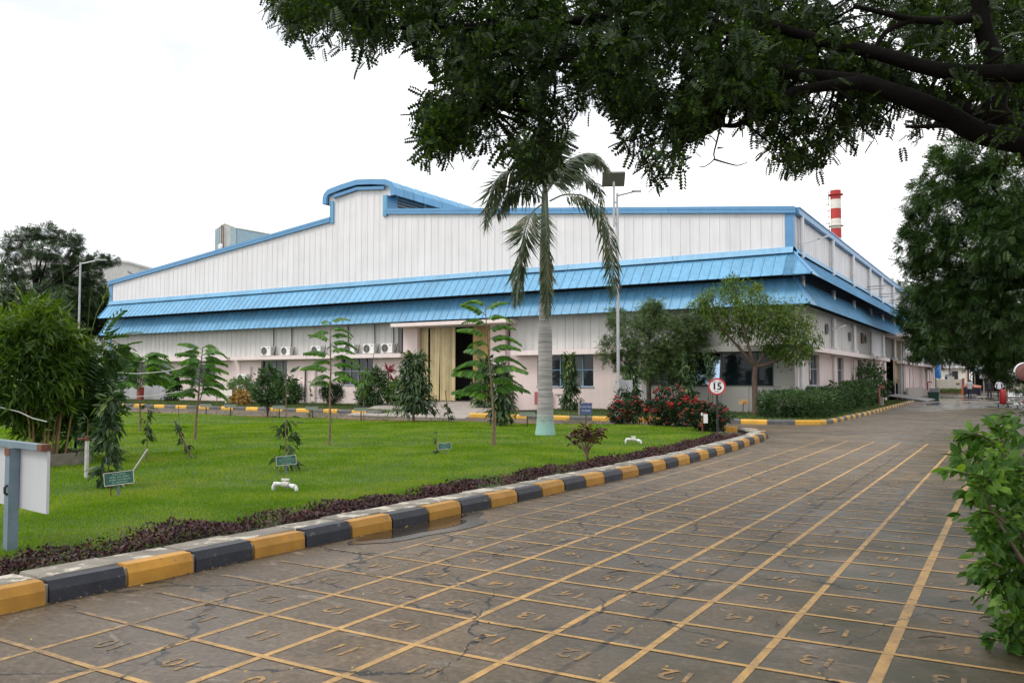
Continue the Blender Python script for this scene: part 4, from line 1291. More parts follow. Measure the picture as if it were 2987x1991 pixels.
part(MB().box(-17.05, -8.8, YF - .02, YF + .3, 0, 1.30).box(-17.05, -8.8, YF + .0, YF + .3, 2.97, 3.3), 'office_backing', M['core'])
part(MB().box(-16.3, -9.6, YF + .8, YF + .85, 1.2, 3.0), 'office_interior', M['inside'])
def owin(x0, x1, mm, tilt=0.0):
    f_ = part(MB().box(x0, x0 + .04, YO - .01, YO + .07, 1.35, 2.97).box(x1 - .04, x1, YO - .01, YO + .07, 1.35, 2.97).box(x0 + .04, x1 - .04, YO - .01, YO + .07, 1.35, 1.39).box(x0 + .04, x1 - .04, YO - .01, YO + .07, 2.93, 2.97), 'window', M['core'])
    z1 = 2.93 if not tilt else 2.78
    g = MB().prism([(x0 + .03, YO + .03 - math.sin(tilt) * 1.45, z1 - math.cos(tilt) * (z1 - 1.39)), (x1 - .03, YO + .03 - math.sin(tilt) * 1.45, z1 - math.cos(tilt) * (z1 - 1.39)), (x1 - .03, YO + .03, z1), (x0 + .03, YO + .03, z1)], (0, .015, .003)).build('pane', M[mm], f_)
owin(-16.0, -14.92, 'glass_teal'); owin(-14.92, -13.55, 'glass_teal'); owin(-13.55, -12.19, 'glass_mirror', R(11)); owin(-12.19, -9.69, 'glass_teal')

# ---- side: down pipes, round openings, door canopy, dock
def pipe_at(y):
    q = MB()
    q.tube([(XR + .16, y, 9.42), (XR + .16, y, 7.45)], .11, 8)
    q.tube([(XR + .16, y, 6.6), (XR + .16, y, 5.95)], .11, 8)
    q.tube([(XR + .16, y, 5.05), (XR + .16, y, 3.45)], .11, 8).box(XR + .0, XR + .34, y - .18, y + .18, 3.24, 3.46)
    part(q, 'downpipe', M['pipe_white'])
    q = MB().tube([(XR + .2, y - .45, 5.0), (XR + .2, y - .45, 3.3)], .035, 6).tube([(XR + .2, y - .45, 3.8), (XR + .2, y - .1, 3.8)], .03, 6).tube([(XR + .2, y - .55, 2.98), (XR + .2, y - .55, .1)], .04, 6).tube([(XR + .06, y - .3, 9.3), (XR + .06, y - .3, 7.7)], .025, 6).tube([(XR + .06, y - .3, 8.1), (XR + .12, y, 8.1)], .025, 6)
    part(q, 'drain_pipe', M['pipe_grey'])
for y in (40.75, 48.55, 55.3, 62.2, 68.2, 75.2, 82.8, 90, 97, 104, 110): pipe_at(y)
part(MB().tube([(XR + .14, YF - .1, 2.98), (XR + .14, YF - .1, .1)], .06, 8), 'downpipe', M['pipe_white'])
part(MB().tube([(XR + .19, YF + .5, 2.98), (XR + .19, YF + .5, .1)], .11, 8), 'downpipe', M['pipe_white'])
for y, z in ((47.0, 4.4), (54.2, 4.3), (60.3, 4.4)):
    part(MB().lathe([(.30, 0), (.30, .05), (.25, .05), (.24, -.02), (.001, -.03)], (XR + .06, y, z), 16, 'x'), 'round_vent', M['core'])
part(MB().box(XR + .01, XR + .09, 58.6, 59.3, 4.05, 4.75), 'wall_hatch', M['rust'])
q = MB().box(XR, XR + 1.7, 70.4, 84, 5.0, 5.28)
part(q, 'door_canopy', M['pinkledge'])
part(MB().box(XR - 3.0, XR - 2.9, 70, 79, 0, 5).box(XR - 2.9, XR, 70.5, 70.6, 0, 5).box(XR - 2.9, XR, 78.6, 78.7, 0, 5), 'door_recess', M['inside'])
for k in range(14):
    y = 75.6 + k * .21
    part(MB().box(XR - .02, XR + .0, y, y + .19, 1.2 + (k * .37) % .8, 4.9), 'curtain_strip', M['curtain_r' if k % 3 else 'curtain'])
part(MB().box(XR, XR + .3, 78.3, 78.9, 0, 4.99), 'door_post', M['steel'])
part(MB().box(XR + .31, XR + .4, 78.9, 79.2, 0, 4.99), 'door_post', M['core'])
q = MB().prism([(-8.0, 78.9, 0), (-8.0, 78.9, .93), (-8.0, 91, .93), (-8.0, 104, .06), (-8.0, 104, 0)], (-.2, 0, 0))
part(q, 'dock_parapet', M['concrete'])
part(MB().box(-8.74, -8.21, 79.2, 91, 0, .6), 'dock_floor', M['concrete'])
part(MB().add([(-8.7, 70.8, .45), (-8.7, 78.2, .45), (-5.9, 78.2, .02), (-5.9, 70.8, .02), (-8.7, 70.8, .38), (-8.7, 78.2, .38), (-5.9, 78.2, -.02), (-5.9, 70.8, -.02)], [(0, 3, 2, 1), (4, 0, 3, 7)][:1] + [(0, 4, 7, 3), (2, 6, 5, 1), (3, 7, 6, 2)]), 'dock_plate', M['core'])
# flood lights on the side wall
def arm_light(y0, z0, y1, z1, out=1.1):
    q = MB().bar((XR + .2, y0, z0), (XR + out, y1, z1 - .08), .04)
    q.add(*[(b_.v, b_.f) for b_ in (MB().bar((XR + out - .12, y1 - .1, z1 - .1), (XR + out + .28, y1 + .35, z1 + .10), .16, .07),)][0])
    part(q, 'wall_lamp', M['steel'])
arm_light(40.2, 8.0, 41.0, 8.42, 1.0); arm_light(47.5, 4.4, 47.9, 4.55, .5)
for y in (60.5, 66.5, 72.0, 84.0): part(MB().bar((XR + .2, y, 7.95), (XR + 1.6, y + .4, 8.02), .05).bar((XR + .2, y - .6, 7.7), (XR + 1.3, y - .4, 7.75), .04), 'lamp_bracket', M['core'])
# tiny lit tubes behind the right window are left dark; office downpipe stain strip
part(MB().tube([(-26.0 + 1.8, YF - .05, 5.0), (-24.2, YF - .05, 3.3)], .02, 5), 'rust_pipe', M['rust'])
part(MB().tube([(-24.25, YF - .06, 3.0), (-24.25, YF - .06, .2)], .025, 5), 'rust_pipe', M['rust'])
for x, z0, z1 in ((-42.9, 3.4, 5.1), (-41.2, 3.4, 5.1), (-36.2, 3.4, 5.1), (-34.0, 3.05, 5.1), (-32.5, 3.3, 5.0)):
    part(MB().tube([(x, YF - .1, z1), (x + .03, YF - .1, (z0 + z1) / 2), (x - .02, YF - .1, z0)], .035, 5), 'cable', M['cable'])
for x, z0, z1 in ((-45.1, 1.8, 2.55), (-39.9, .2, 2.45), (-39.0, .1, 2.9)):
    part(MB().tube([(x, YF - .09, z1), (x - .04, YF - .09, z0)], .05, 5), 'cable_duct', M['cable' if x > -40 and x < -39.5 else 'pipe_grey'])

# ---- air conditioner units on the ledge and on the wall
def ac_unit():
    t = thing('air_conditioner', 'unit', 'air conditioner', (0, 0, 0), 0, 'air conditioner units on the factory wall')
    MB().box(-.43, .43, -.15, .16, .04, .62).build('casing', M['acwhite'], t)
    g = MB()
    g.lathe([(.245, 0), (.255, -.02), (.235, -.025)], (-.14, -.152, .33), 20, 'y')
    for r in (.05, .10, .15, .20): g.lathe([(r, 0), (r + .012, -.01), (r + .02, 0)], (-.14, -.158, .33), 18, 'y')
    for k in range(8):
        a = math.pi * k / 8
        g.bar((-.14 - .23 * math.cos(a), -.165, .33 - .23 * math.sin(a)), (-.14 + .23 * math.cos(a), -.165, .33 + .23 * math.sin(a)), .008)
    g.build('fan_grille', M['acgrille'], t)
    d = MB().disc((-.14, -.153, .33), .24, 20, 'y').build('fan_opening', M['black'], t)
    MB().box(.4305, .436, -.13, .14, .08, .58).build('side_panel', M['acside'], t)
    for x in (-.33, .33): MB().box(x - .04, x + .04, -.17, .18, 0, .04).build('foot', M['core'], t)
    MB().box(.20, .34, -.1545, -.151, .48, .53).build('badge', M['signblue'], t)
    MB().tube([(.44, .02, .14), (.55, .03, .12), (.58, .12, .3), (.56, .2, .62)], .022, 6).build('hose', M['cable'], t)
    return t
ac0 = ac_unit()
zt = pf(0, 3.27, 38.98)[1]
spots = [(-43.2, 39.25, zt, 'air conditioner unit with a black fan opening at the left end of the ledge', 1.05), (-41.35, 39.25, zt, 'air conditioner unit on the ledge, second from the left, above the left window', .95),
         (-38.6, 39.25, zt, 'air conditioner unit on the ledge half behind the feathery sapling, left of its stem', .95), (-35.75, 39.25, zt, 'air conditioner unit on the ledge right behind the feathery sapling leaves', 1.0), (-34.15, 39.25, zt, 'air conditioner unit on the ledge, second from the door', 1.0), (-32.7, 39.25, zt, 'air conditioner unit on the ledge, next to the factory door', 1.0),
         (-45.6, 39.3, 1.42, 'air conditioner unit on the wall under the ledge, above the round bush', 1.0), (-44.45, 39.3, 1.0, 'small air conditioner unit low on the wall behind the conical tree', .85), (-40.5, 39.3, .62, 'air conditioner unit low on the wall between the two windows', 1.1)]
for i, (x, y, z, lab, sc) in enumerate(spots):
    o = ac0 if i == 0 else copy_tree(ac0)
    o.location = (x, y, z); o['label'] = lab; o.scale = (sc,) * 3
    if z < 2:
        br = MB()
        for dx in (-.3, .3): br.bar((x + dx, YF - .01, z - .03), (x + dx, y - .25, z - .03), .04).bar((x + dx, YF - .02, z - .4), (x + dx, y - .2, z - .04), .03)
        part(br, 'wall_bracket', M['steel'])
# fire hose cabinets
def cabinet(x, y, z, w, h, lab, mm='redpale', rz=0):
    t = thing('fire_hose_cabinet', lab, 'fire hose cabinet', (x, y, z), rz, 'red fire hose cabinets')
    MB().box(-w / 2, w / 2, -.12, .12, 0, h).build('cabinet_box', M[mm], t)
    MB().box(-w / 2 + .05, w / 2 - .05, -.135, -.121, .05, h - .05).build('cabinet_door', M['red' if mm == 'red' else 'redpale'], t)
    MB().box(w / 2 - .14, w / 2 - .10, -.155, -.136, h * .45, h * .6).build('handle', M['steel'], t)
cabinet(-22.0, YF - .13, .32, .98, .68, 'faded red fire hose cabinet on the pink wall behind the palm trunk')
cabinet(-24.35, YF - .40, .35, .5, .95, 'dark red cabinet beside the right pier of the factory door', 'red')
cabinet(-56.4, YF - .7, .15, .55, .95, 'red cabinet by the left office window behind saplings', 'red')

# ================================================================== OTHER BUILDINGS
def shift(mb, name, m, root, smooth=False):
    return mb.build(name, m, root, True, smooth)
silo = thing('silo_building', 'tall pale gabled tower with teal corner strips rising behind the factory roof', 'tower', (-73, 60, 0))
q = MB()
q.prism([(-74.1, 59.8, 0), (-71.75, 60.6, 0), (-71.75, 60.6, 17.95), (-73.05, 60.15, 18.5), (-74.1, 59.8, 17.85)], (1.2, 24, 0))
shift(q, 'wall', M['silo'], silo)
shift(MB().prism([(-74.2, 59.7, 17.80), (-73.05, 60.1, 18.50), (-71.65, 60.55, 17.93), (-71.6, 60.55, 18.02), (-73.05, 60.1, 18.62), (-74.25, 59.7, 17.9)], (1.2, 24.3, 0)), 'roof', M['cream'], silo)
shift(MB().prism([(-74.12, 59.77, 10), (-73.62, 59.95, 10), (-73.62, 59.95, 18.15), (-74.12, 59.77, 17.85)], (0, -.03, 0)), 'corner_strip', M['teal'], silo)
shift(MB().prism([(-72.35, 60.37, 10), (-71.72, 60.58, 10), (-71.72, 60.58, 17.9), (-72.35, 60.37, 18.15)], (0, -.03, 0)), 'corner_strip', M['teal'], silo)
shift(MB().prism([(-71.70, 60.65, 10), (-71.52, 64.2, 10), (-71.52, 64.2, 17.85), (-71.70, 60.65, 17.9)], (.03, 0, 0)), 'corner_strip', M['teal'], silo)
shift(MB().tube([(-73.3, 59.95, 12), (-73.3, 59.95, 18.4)], .05, 5).tube([(-73.05, 60.0, 12), (-73.05, 60.0, 18.2)], .04, 5), 'ladder', M['rust'], silo)
shift(MB().lathe([(.36, 0), (.3, -.1), (.01, -.14)], (-73.35, 59.85, 16.0), 14, 'y'), 'dish', M['white_paint'], silo)

chim = thing('chimney_stack', 'tall red and white banded factory chimney behind the roof edge', 'chimney', (-23.6, 136.5, 0))
r = .80
levels = [0, 11, 13, 15, 17, 19, 21, 22.3, 23.65, 25.2, 26.7, 28.3, 29.75, 31.2]
for i, (a, b) in enumerate(zip(levels[:-1], levels[1:])):
    shift(MB().lathe([(r, a), (r, b)], (-23.6, 136.5, 0), 20), 'band', M['stack_red'] if (len(levels) - 2 - i) % 2 == 0 else M['stack_white'], chim, True)
for z in (25.55, 30.45): shift(MB().lathe([(r, z), (r + .35, z), (r + .35, z + .12), (r, z + .12)], (-23.6, 136.5, 0), 20).lathe([(r + .33, z + .6), (r + .36, z + .6), (r + .36, z + .65), (r + .33, z + .65)], (-23.6, 136.5, 0), 16), 'platform', M['stack_red'] if z > 28 else M['stack_white'], chim)
lad = MB()
for dx in (-.12, .12): lad.tube([(-24.55, 136.1 + dx, 14), (-24.55, 136.1 + dx, 31)], .03, 4)
for k in range(40): lad.bar((-24.55, 135.98, 14.2 + k * .42), (-24.55, 136.22, 14.2 + k * .42), .03)
for k in range(16): lad.lathe([(.32, 15 + k), (.34, 15 + k), (.34, 15.06 + k), (.32, 15.06 + k)], (-24.75, 136.1, 0), 8)
shift(lad, 'ladder', M['rust'], chim)
shift(MB().disc((-23.6, 136.5, 31.15), r, 20), 'flue', M['black'], chim)

lw = thing('storage_building', 'white gabled industrial building hidden behind the trees at the left', 'building', (-86, 62, 0))
shift(MB().prism([(-98, 52, 0), (-76.5, 66, 0), (-76.5, 66, 11.4), (-88, 59, 15.2), (-98, 52, 16.2)], (-10, 16, 0)), 'wall', M['silo'], lw)
shift(MB().prism([(-98.2, 51.8, 16.15), (-88, 58.8, 15.15), (-76.0, 66.2, 11.25), (-76.0, 66.2, 11.5), (-88, 58.8, 15.4), (-98.2, 51.8, 16.4)], (-10, 16, 0)), 'roof', M['silo'], lw)
shift(MB().box(-.9, .9, -.1, .1, 0, 2.2).box(-.7, .5, -.1, .1, 2.2, 3.3), 'panel', M['tank_blue'], lw).location = Vector((-81.2, 62.6, 9.2)) - Vector((0, 0, 0))

# ---- the yard at the end of the side road
end = thing('office_block', 'low cream flat roofed building at the far end of the side road', 'building', (-7, 125, 0))
shift(MB().box(-9.2, -5.6, 125, 132, 0, 3.15), 'wall', M['cream'], end)
shift(MB().box(-9.4, -5.1, 124.6, 132.4, 3.16, 3.66), 'roof', M['white_paint'], end)
shift(MB().box(-7.75, -6.65, 124.9, 124.99, 1.3, 2.75), 'window', M['black'], end)
shift(MB().box(-5.55, -5.35, 124.7, 124.9, 0, 3.15), 'post', M['rust'], end)
wall = thing('boundary_wall', 'cream boundary wall in front of the low cream building', 'wall', (-8, 116, 0))
shift(MB().box(-9.9, -8.75, 116, 116.2, 0, 1.68).box(-8.55, -5.75, 116, 116.2, 0, 1.66).box(-7.35, -6.6, 116.01, 116.19, 1.66, 2.0), 'wall', M['cream'], wall)
shift(MB().box(-8.74, -8.56, 115.9, 116.3, 0, 1.9), 'pillar', M['concrete'], wall)
shift(MB().box(-5.74, -5.5, 115.9, 116.3, 0, 1.8), 'pillar', M['redpale'], wall)
for x in (-9.35, -6.2):
    p_ = shift(MB().box(x - .2, x + .2, 115.96, 115.99, 1.02, 1.28), 'painted_panel', M['orange_sign'], wall)
    shift(MB().box(x - .17, x + .17, 115.95, 115.958, 1.02, 1.12), 'painted_band', M['navy'], wall)
tank = thing('water_tank', 'upright blue cylindrical tank at the end of the factory side wall', 'tank', (-8.8, 119, 0))
MB().lathe([(.01, 1.75), (.5, 1.8), (.55, 1.95), (.55, 3.7), (.4, 3.9), (.01, 3.95)], (0, 0, 0), 18).build('body', M['tank_blue'], tank, smooth=True)
MB().tube([(-.35, -.3, 0), (-.35, -.3, 1.8)], .05, 6).tube([(.35, -.3, 0), (.35, -.3, 1.8)], .05, 6).tube([(.35, .3, 0), (.35, .3, 1.8)], .05, 6).build('stand', M['steel'], tank)
pr = thing('pipe_rack', 'white and red pipework beside the blue tank', 'pipework', (-7.9, 119, 0))
MB().tube([(-.6, 0, .2), (-.6, 0, 3.9)], .05, 6).tube([(-.35, 0, .2), (-.35, 0, 3.9)], .05, 6).build('white_pipe', M['pipe_white'], pr)
MB().tube([(-.5, -.1, 2.1), (.9, -.1, 2.1), (.9, -.1, 2.55), (-.5, -.1, 2.55)], .05, 6).tube([(-.4, -.1, 2.3), (.7, -.1, 2.3)], .04, 6).build('white_pipe', M['pipe_white'], pr)
MB().tube([(.65, 0, 1.8), (.65, 0, 4.0)], .09, 8).tube([(-.2, .1, 2.9), (-.2, .1, 4.2), (.4, .1, 4.2)], .13, 8).build('red_pipe', M['rust'], pr)
MB().lathe([(.2, 1.6), (.22, 1.7), (.22, 2.2), (.1, 2.3)], (.3, .1, 0), 10).build('drum', M['signblue'], pr)
shed = thing('open_shed', 'open shed with a sky blue eave strip and dark interior', 'shed', (-3.3, 126, 0))
shift(MB().box(-5.3, -1.2, 126, 134, 2.95, 3.05), 'roof', M['silo'], shed)
shift(MB().box(-5.3, -1.0, 125.9, 126.0, 2.72, 2.94), 'eave_strip', M['blue'], shed)
shift(MB().box(-5.3, -1.2, 133, 133.1, 0, 2.95).box(-1.2, -1.1, 126, 134, 0, 2.95), 'wall', M['inside'], shed)
for x in (-5.2, -4.75, -1.3): shift(MB().box(x - .06, x + .06, 126, 126.12, 0, 2.72), 'post', M['concrete'], shed)
tb = thing('transformer_box', 'grey transformer cabinet on a pole in front of the shed', 'transformer', (-3.55, 120, 0))
MB().box(-.42, .42, -.3, .3, 1.75, 2.65).build('cabinet', M['steel'], tb)
MB().box(-.08, .08, -.08, .08, 0, 1.75).build('post', M['core'], tb)
cart = thing('covered_cart', 'low cart draped in an orange tarpaulin over a navy cover', 'cart', (-4.1, 100, 0))
MB().box(-.75, .85, -.6, .6, .1, .86).build('body', M['navy'], cart)
MB().add([(-.95, -.68, .05), (-.70, -.68, .10), (-.72, -.66, .92), (.9, -.66, .80), (.9, .6, 1.0), (-.6, .6, 1.22), (-.9, -.4, .7), (.9, -.68, .72)], [(0, 1, 2, 6), (2, 7, 3), (2, 3, 4, 5), (6, 2, 5)]).build('tarpaulin', M['tarp'], cart)
for sx in (-.6, .65): MB().lathe([(.01, -.62), (.15, -.62), (.16, -.55), (.01, -.55)], (sx, 0, .16), 12, 'y').build('wheel', M['black'], cart)
bin_ = thing('rubbish_skip', 'dark green rubbish skip at the foot of the dock wall', 'skip', (-6.25, 82, 0))
MB().add([(-.42, -.4, 0), (.35, -.4, 0), (.35, .4, 0), (-.42, .4, 0), (-.5, -.45, .55), (.42, -.45, .55), (.42, .45, .55), (-.5, .45, .55)], [(0, 3, 2, 1), (0, 1, 5, 4), (1, 2, 6, 5), (2, 3, 7, 6), (3, 0, 4, 7)]).build('body', M['skipgreen'], bin_)
MB().box(-.30, .42, -.42, .42, .56, .95).build('load', M['core'], bin_)
MB().prism([(-.25, -.43, .85), (.1, -.43, .86), (.1, -.1, .96), (-.25, -.1, .95)], (0, 0, .03)).build('sack', M['white_paint'], bin_)
P_, D_, N_ = [], [], []
n = 2600
x = rng.uniform(-9.6, -5.4, n); y = rng.uniform(106, 115.5, n)
wd = obj('weeds', leaf_mesh('weeds', np.stack([x, y, rng.random(n) * .45], 1), rng.normal(size=(n, 3)) + np.array((0, 0, .8)), rng.normal(size=(n, 3)) + np.array((0, 0, .5)), .22 * (.6 + .8 * rng.random(n)), T_DIAMOND, M['l_weed']))
tag(wd, 'weeds growing in front of the boundary wall', 'weeds', kind='stuff')
tag(MB().box(-8.7, -5.35, 105.6, 105.9, 0, .14).box(-8.7, -6.3, 82.9, 83.1, 0, .1).build('side_kerb', M['edging']), kind='structure')

# ================================================================== STREET FURNITURE AND SIGNS
def gl(u, v, z=.10):
    p = on_ground(u, v, z); return (p.x, p.y, p.z)
def facing(p, extra=0.0):
    return math.atan2(p[0] * -1, -p[1] * -1) * 1.0 + extra if False else math.atan2(-p[0], p[1]) + extra
# solar street lamp
lp = thing('solar_street_lamp', 'tall grey street lamp with a solar panel beside the palm', 'street lamp', (-13.09, 29.4, 0), R(27))
MB().tube([(0, 0, 0), (0, 0, 4.5), (0, 0, 8.9)], [.065, .058, .05], 10).build('pole', M['steel'], lp)
MB().lathe([(.42, 0), (.42, .10), (.30, .13), (.01, .13)], (0, 0, 0), 12).build('base', M['ringcon'], lp)
MB().tube([(0, 0, 8.80), (.75, -.05, 8.97)], .035, 6).build('arm', M['steel'], lp)
MB().box(.55, .93, -.13, .03, 8.93, 9.0).build('lamp_head', M['steel'], lp)
MB().tube([(-.13, 0, 7.6), (-.13, 0, 9.36)], .045, 8).box(-.14, 0, -.03, .03, 7.7, 7.78).box(-.14, 0, -.03, .03, 8.5, 8.58).build('panel_mast', M['steel'], lp)
q = MB().prism([(-.58, -.35, 9.62), (.30, -.35, 9.62), (.30, .38, 9.25), (-.58, .38, 9.25)], (0, .02, .04))
q.build('solar_panel', M['core'], lp)
q = MB().prism([(-.56, -.335, 9.665), (.28, -.335, 9.665), (.28, .36, 9.305), (-.56, .36, 9.305)], (0, .005, .006)); q.build('solar_cells', M['navy'], lp)
MB().box(-.10, .55, .12, .32, 1.20, 1.66).build('battery_box', M['steel'], lp)
MB().box(-.22, .02, -.26, -.10, 1.22, 1.52).build('meter_box', M['pipe_grey'], lp)
MB().tube([(-.1, -.13, 1.2), (-.12, -.12, .2)], .03, 6).tube([(-.06, -.13, 1.2), (-.05, -.12, .1)], .025, 6).build('conduit', M['pipe_white'], lp)
# far street lamp
l2 = thing('street_lamp', 'white street lamp post between the bamboo and the factory corner', 'street lamp', (-52.1, 31.4, 0), R(40))
MB().tube([(0, 0, 0), (0, 0, 9.3)], [.085, .06], 8).build('pole', M['steel'], l2)
MB().tube([(0, 0, 9.2), (1.2, 0, 9.5)], .04, 6).build('arm', M['steel'], l2)
MB().box(.9, 1.6, -.12, .12, 9.46, 9.53).build('lamp_head', M['steel'], l2)
# speed limit sign
def lettering(parent, t, size, m, x, y, z, sx=1.0, rx=R(90)):
    o = obj('lettering', text_mesh(t, size, m), parent)
    o.location = (x, y, z); o.rotation_euler = (rx, 0, 0); o.scale = (sx, 1, 1)
    return o
M['ink'] = mat('black_print', (0.012, 0.013, 0.02), 0.5)
M['inkgrey'] = mat('grey_print', (0.25, 0.22, 0.24), 0.5)
M['signred'] = mat('red_sign_rim', (0.50, 0.035, 0.045), 0.4)
M['whiteink'] = mat('white_print', (0.60, 0.62, 0.66), 0.5)
sp = thing('speed_limit_sign', 'round red rimmed speed limit sign reading 15 on a black post', 'sign', gl(1648, 1005, .05), R(17.3))
MB().tube([(0, 0, 0), (0, 0, 1.34)], .028, 8).build('post', M['black'], sp)
MB().lathe([(.001, -.012), (.235, -.012), (.238, 0), (.235, .01), (.001, .01)], (0, -.03, 1.44), 36, 'y').build('sign_disc', M['signwhite'], sp)
MB().lathe([(.195, -.014), (.195, -.018), (.238, -.018), (.241, .0)], (0, -.03, 1.44), 36, 'y').build('rim', M['signred'], sp)
lettering(sp, '15', .27, M['ink'], 0, -.047, 1.435, 1.0).scale = (1.02, 1.0, 1)
for dx in (-.004, .004, 0.008): lettering(sp, '15', .27, M['ink'], dx, -.0475 - abs(dx) * .01, 1.435, 1.02)
lettering(sp, 'SPEED LIMIT', .052, M['inkgrey'], 0, -.047, 1.570)
lettering(sp, 'KM/Hr', .055, M['inkgrey'], 0, -.047, 1.298)
# white stub sign in front of the ixora
st = thing('marker_post', 'short rusty post with a small white plate by the red flower bush', 'marker', gl(1618, 998, .08), R(14))
MB().bar((-.05, 0, 0), (-.06, 0, .62), .035).build('post', M['rust'], st)
MB().box(-.02, .10, -.02, 0, .34, .60).build('plate', M['white_paint'], st)
MB().box(-.09, -.04, -.025, .01, .56, .64).build('cap', M['white_paint'], st)
# do-not-walk sign
dn = thing('lawn_sign', 'small blue sign reading do not walk behind the dark red croton', 'sign', (-13.3, 27.0, .1), R(20))
MB().box(-.02, .02, 0, .03, 0, .75).build('post', M['rust'], dn)
MB().box(-.225, .225, -.02, 0, .32, .74).build('board', M['signblue'], dn)
MB().box(-.27, -.226, -.015, .02, .30, .76).build('frame', M['concrete'], dn)
lettering(dn, 'DO NOT WALK', .066, M['whiteink'], 0, -.024, .60, .92); lettering(dn, 'ON GRASS', .066, M['whiteink'], 0, -.024, .46)
# green planting plaques
def plaque(p, rz, roll, lines, lab, s=1.0, w=.40, h=.185, zc=.30):
    t = thing('planting_plaque', lab, 'plaque', p, rz, 'green planting plaques on the lawn'); t.scale = (s, s, s)
    b = thing_part('board', t, (0, 0, zc), (R(-16), roll, 0))
    def sub(mb, name, m): return mb.build(name, m, b)
    e = .009
    sub(MB().box(-w / 2 - e, w / 2 + e, -.008, .006, h / 2, h / 2 + e).box(-w / 2 - e, w / 2 + e, -.008, .006, -h / 2 - e, -h / 2).box(-w / 2 - e, -w / 2, -.008, .006, -h / 2, h / 2).box(w / 2, w / 2 + e, -.008, .006, -h / 2, h / 2), 'frame', M['pipe_grey'])
    for i, (tx, sz) in enumerate(lines):
        o = obj('lettering', text_mesh(tx, sz, M['signtext']), b)
        o.location = (.01, -.004, h * (.34 - .225 * i)); o.rotation_euler = (R(90), 0, 0)
    MB().box(-.02, .02, .012, .04, 0, zc).build('post', M['post_blue'], t)
    MB().box(-.115, -.10, .012, .03, 0, zc).build('stake', M['rust'], t)
    return t
def thing_part(name, parent, loc, rot):
    me = MB().box(-.20, .20, 0, .010, -.0925, .0925).mesh(name, M['signgreen'])
    o = obj(name, me, parent); o.location = loc; o.rotation_euler = rot
    return o
plaque(gl(272, 1143), R(56), R(-5), [('PLANTED BY', .034), ('SHRI. A.K. BASU', .038), ('ACMM, COUNSELOR', .032), ('Dt. 04.07.2015', .036)], 'green planting plaque at the foot of the largest drooping leaved sapling', .88)
plaque(gl(657, 1089), R(47), R(-5), [('PLANTED BY', .034), ('SHRI N. LAKSHMANA RAO', .028), ('ACCOUNTS OFFICER FINANCE', .022), ('Dt. 04.07.2015', .034)], 'green planting plaque in the middle of the lawn left of the tall feathery sapling', .78)
plaque(gl(1021, 1046), R(36), R(-4), [('PLANTED BY', .034), ('SHRI SATISH BHAGYAM', .029), ('SUPERINTENDENT  LTTD', .024), ('Dt. 04.07.2015', .034)], 'green planting plaque right of the smallest twiggy plant', .66)
# small plates along the far edge of the lawn, seen from behind
def back_plate(p, rz, lab):
    t = thing('plant_label', lab, 'plant label', p, rz, 'small plant labels along the far lawn edge')
    MB().box(-.018, .018, 0, .03, 0, .50).build('post', M['black'], t)
    MB().prism([(-.26, -.02, .36), (.26, -.02, .36), (.26, -.12, .52), (-.26, -.12, .52)], (0, .008, .008)).build('plate', M['plate'], t)
    MB().box(-.30, .30, -.16, -.10, .52, .56).build('hood', M['black'], t)
    return t
for (u, v, lab) in ((589, 970, 'plant label with a black hood left of the round bush kerb'), (703.5, 973, 'plant label at the lawn edge in front of the small white notice board'), (554, 974, 'plant label at the lawn edge left of the conical tree')):
    pass
for x, y, lab in ((-30.74, 24.45, 'plant label at the left end of the far lawn edge'), (-29.26, 24.55, 'plant label second from the left along the far lawn edge'), (-26.06, 24.35, 'plant label right of the conical tree on the far lawn edge'), (-24.24, 24.4, 'plant label beside the thin creeper stake'), (-21.66, 24.4, 'plant label at the foot of the thin young tree'), (-14.0, 24.0, 'plant label right of the drooping plant near the palm')):
    back_plate((x, y, .1), R(28), lab)
# white notice board by the wall
nb = thing('notice_board', 'small white notice board on a thin white post by the round bush', 'notice board', (-39.3, 32.6, .1), R(35))
MB().tube([(.02, 0, 0), (.02, 0, 1.05)], .04, 6).build('post', M['pipe_white'], nb)
MB().box(-.42, .42, -.03, 0, .58, 1.02).build('board', M['rust'], nb); MB().box(-.38, .38, -.04, -.031, .62, .98).build('face', M['cream'], nb)
# faded orange notice in front of the office
og = thing('garden_notice', 'faded orange rectangular notice on a thin stake before the office panels', 'sign', (-10.75, 38.1, .1), R(15))
MB().tube([(-.02, 0, 0), (.02, 0, .62)], .018, 5).build('stake', M['rust'], og)
MB().box(-.20, .24, -.02, 0, .45, .66).build('board', M['orange_sign'], og)
MB().box(-.03, .15, -.026, -.0205, .45, .56).build('printed_patch', M['amber'], og)
MB().box(-.16, -.11, -.026, -.0205, .58, .62).build('printed_patch', M['amber'], og)
# white board seen from behind, lower left corner
wb = thing('sign_board', 'back of a white sign board on a rusty grey post in the near corner', 'sign board', (-8.04, 4.25, .06), R(-7.4))
MB().box(-.05, .05, -.06, .03, 0, 1.0).build('post', M['post_blue'], wb)
MB().box(-.70, .63, .035, .06, .44, .995).build('panel', M['board_back'], wb)
MB().box(-.70, .64, -.02, .055, 1.0, 1.055).build('top_rail', M['post_blue'], wb)
MB().box(.55, .645, -.024, .058, .998, 1.058).build('rusty_corner', M['rust'], wb)
MB().box(-.055, .055, -.066, -.061, .93, .998).build('rusty_joint', M['rust'], wb)
MB().tube([(.03, -.065, .66), (.03, -.085, .64), (.03, -.085, .59), (.03, -.065, .57)], .012, 6).build('hook', M['black'], wb)
